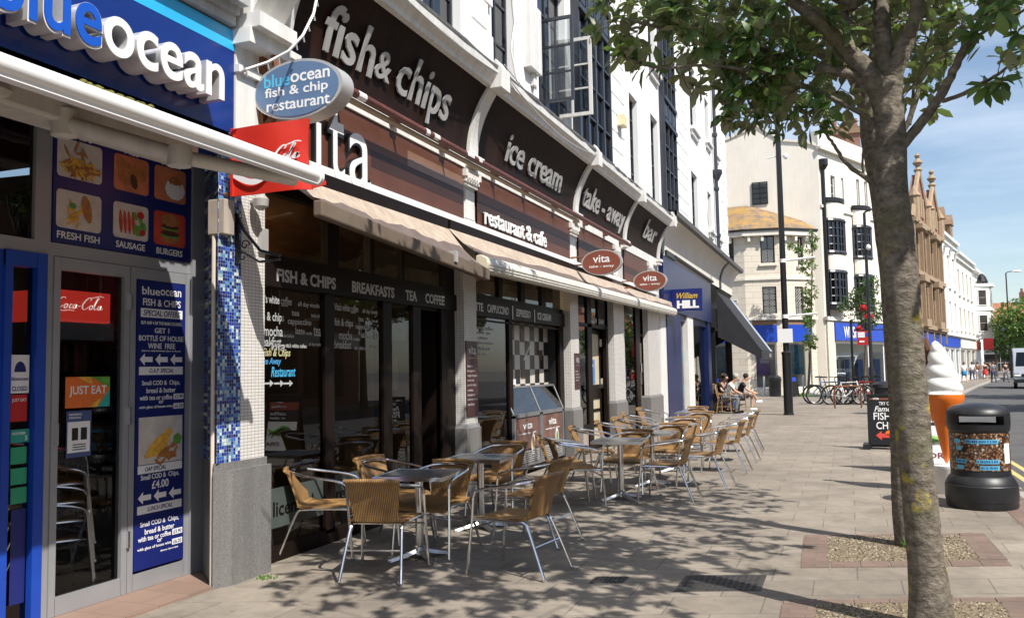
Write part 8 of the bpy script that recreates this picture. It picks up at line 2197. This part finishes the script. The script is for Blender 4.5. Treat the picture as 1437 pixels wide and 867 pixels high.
ct = [(x + 7, y, w_) for x, y, w_ in ct]; P = [fy(x, y, Y2) for x, y, w_ in ct]; P.insert(0, Vector((P[0].x, P[0].y, -.05))); f0 = 7.62 / FPX / 2 * 1.25
trunk(bm, P, [.14] + [w_ * f0 for x, y, w_ in ct], 20)
limb(bm, pxl([(1214, 160, Y2), (1200, 120, Y2), (1180, 80, 8.4), (1150, 40, 8.3), (1110, 0, 8.2)]), .05, .025, 9, nodes)
limb(bm, pxl([(1216, 120, Y2), (1228, 70, Y2), (1240, 20, 8.5), (1250, -60, 8.5)]), .05, .03, 9, nodes)
limb(bm, pxl([(1225, 235, Y2), (1270, 180, 8.5), (1288, 130, 8.5), (1298, 80, 8.5), (1310, 30, 8.4)]), .03, .012, 8, nodes)
limb(bm, pxl([(1214, 150, Y2), (1170, 130, 8.3), (1110, 120, 8.1), (1050, 105, 7.9)]), .028, .010, 8, nodes)
limb(bm, pxl([(1276, 175, 8.5), (1282, 120, 8.7), (1276, 60, 8.8)]), .018, .008, 7, nodes)
for a in range(9):
    an = a * .72; limb(bm, [Vector((4.5, 8.44, 4.4)), Vector((4.6 + .8 * cos(an), 8.44 + .8 * sin(an), 5.0)), Vector((4.8 + 1.7 * cos(an), 8.4 + 1.6 * sin(an), 5.4 + .4 * (a % 3)))], .03, .008, 8, nodes)
tw = M(); lv = M(); bd = M(); tips = []
for px, py, Y, rad, n in ((1060, 120, 7.9, .36, 15), (1110, 110, 8.1, .4, 16), (1150, 60, 8.3, .5, 20), (1040, 165, 7.9, .2, 7), (1090, 168, 8.0, .24, 9), (1135, 172, 8.1, .2, 7), (1200, 60, 8.4, .5, 18), (1240, 20, 8.6, .5, 16), (1285, 90, 8.6, .36, 14), (1290, 50, 8.6, .4, 14), (1000, 60, 7.9, .5, 18), (960, 30, 7.9, .5, 14)):
    c = fy(px, py, Y); tips += [in_ell(c, (rad, rad, rad * .7)) for _ in range(n)]
for _ in range(620):
    q = in_ell((4.8, 8.5, 5.7), (2.6, 2.3, 1.8))
    if (q.z > 4.9 or q.x > 6.2) and q.z > 3.6: tips.append(q)
grow(nodes, tips, tw, lv, 9, .126, .010, bd)
bm.add(tw.v, tw.f); build("trunk", bm, BARK, T2, smooth=True, ang=70); build("crown", lv, LEAF, T2, smooth=True, ang=60); build("flower_buds", bd, bpy.data.materials["flower_buds"], T2)

# slim street trees by the corner shop
def small_tree(name, label, base, stem_top, clusters, n, l, lm, r=.06, nl=5):
    t = thing(name, label, "tree", base); bm = M(); nodes = []
    b = Vector(base); limb(bm, [b, b.lerp(stem_top, .5) + Vector((.05, 0, 0)), stem_top], r, r * .3, 9, nodes)
    lv = M(); tips = []
    for c, rd, k in clusters: tips += [in_ell(c, rd) for _ in range(int(n * k))]
    tips.sort(key=lambda q: min((q - nn_).length_squared for nn_ in nodes))
    base_nodes = list(nodes)
    for q in tips:
        nr = min(base_nodes, key=lambda nn_: (q - nn_).length_squared + .3 * abs(nn_.z + .5 - q.z))
        if R.random() < .25: bm.tube([nr, nr.lerp(q, .5) + Vector((0, 0, -.05)), q], [r * .2, r * .12, r * .06], 4); base_nodes.append(nr.lerp(q, .6))
        rosette(lv, q, Vector((R.gauss(0, 1), R.gauss(0, 1), R.gauss(.4, .8))), nl, l)
    build("trunk", bm, TWIG, t, smooth=True); build("crown", lv, lm, t, smooth=True); return t
g0 = gz(1134, 556); Yt = g0.y
cs = []
for x, y, rx, rz_, k in ((1138, 340, .35, .6, .12), (1132, 372, .45, .7, .14), (1136, 410, .4, .7, .14), (1133, 450, .35, .6, .14), (1136, 478, .40, .55, .18), (1108, 345, .45, .2, .06), (1122, 352, .3, .2, .05), (1134, 430, .3, .9, .14)): cs.append((fy(x, y, Yt), (rx, rx, rz_), k))
small_tree("street_tree", "slim street tree clad in bright climbing leaves before the cream corner shop", (g0.x, g0.y, 0), fy(1140, 330, Yt), cs, 430, .16, LEAF2, .07)
g0 = gz(1212, 557); Yt = g0.y; cs = []
for x, y, rx, rz_, k in ((1205, 420, .7, .6, .2), (1222, 400, .5, .5, .14), (1190, 430, .5, .5, .12), (1215, 450, .8, .6, .2), (1228, 435, .5, .6, .14), (1212, 462, .4, .25, .06)): cs.append((fy(x, y, Yt), (rx, rx, rz_), k))
small_tree("street_tree", "bushy street tree above the bicycles, left of the near trunk", (g0.x, g0.y, 0), fy(1215, 405, Yt), cs, 560, .15, LEAF3, .08)
m = M(); a, b = fy(1203, 484, Yt - 1.2), fy(1222, 464, Yt - 1.2); m.box(a.x, b.x, Yt - 1.2, Yt - 1.15, a.z, b.z); rb_ = thing("red_banner", "small red and white hanging banner below the bushy street tree", "banner", ((a.x + b.x) / 2, Yt - 1.2, a.z)); build("cloth", m, RED, rb_)
m = M(); m.box(a.x + .05, a.x + .35, Yt - 1.21, Yt - 1.2, a.z + .35, b.z - .05); m.box(a.x + .1, b.x - .3, Yt - 1.21, Yt - 1.2, a.z + .12, a.z + .2); build("white_print", m, LETW, rb_)
m = M(); m.box(a.x + .4, b.x - .06, Yt - 1.21, Yt - 1.2, a.z + .4, b.z - .1); build("blue_print", m, BLUEB, rb_)
m = M(); m.tube([(a.x - .1, Yt - 1.17, b.z + .04), (b.x + .9, Yt - 1.17, b.z + .04)], .025, 6); build("banner_arm", m, BLACK, rb_)
fb_ = thing("flower_basket", "clusters of red flowers hanging in the bushy street tree", "flowers", fy(1213, 445, Yt - .6))
m = M()
for x, y in ((1213, 432), (1205, 462), (1219, 445)):
    c = fy(x, y, Yt - .6)
    for _ in range(40): m.ell(in_ell(c, (.2, .2, .16)), .06, .06, .05, 5, 4)
    build("red_flowers", m, RED, fb_)
    m = M()
# far trees at the right end of the street
for lb_, px, py, rad, n, l, Yf, lm in (("small round street tree beyond the walkers", 1396, 478, 1.5, 420, .30, 104, LEAF3), ("large bright green tree at the right edge behind the lamp post", 1441, 452, 3.0, 900, .36, 96, LEAF2), ("dark tree far behind the van at the right edge", 1428, 488, 2.2, 420, .38, 118, LEAF3)):
    c = fy(px, py, Yf); small_tree("street_tree", lb_, (c.x, c.y, -.12), c + Vector((0, 0, rad * .4)), [(c, (rad, rad, rad * .85), .6), (c + Vector((rad * .5, 0, -rad * .3)), (rad * .7, rad * .7, rad * .5), .2), (c + Vector((-rad * .5, 0, -rad * .1)), (rad * .6, rad * .6, rad * .6), .2)], n, l, lm, .18, 6)

# trees on the other pavement, out of frame on the right, whose shade falls across the road
for lb_, c, rd in (("broad tree on the opposite pavement shading the road near the cone", (15.6, 34.0, 6.0), 3.2), ("broad tree on the opposite pavement shading the road near the van", (17.2, 45.5, 6.2), 3.4)):
    C_ = Vector(c); small_tree("street_tree", lb_, (c[0], c[1], 0), C_, [(C_, (rd, rd, rd * .75), .7), (C_ + Vector((-1.2, -.8, -.8)), (rd * .7, rd * .7, rd * .5), .3)], 650, .42, LEAF3, .2, 6)

for obs in _late:                       # pieces cut from one mesh stay under the same parent as the first
    for o in obs[1:]:
        if o.parent != obs[0].parent: o.parent = obs[0].parent
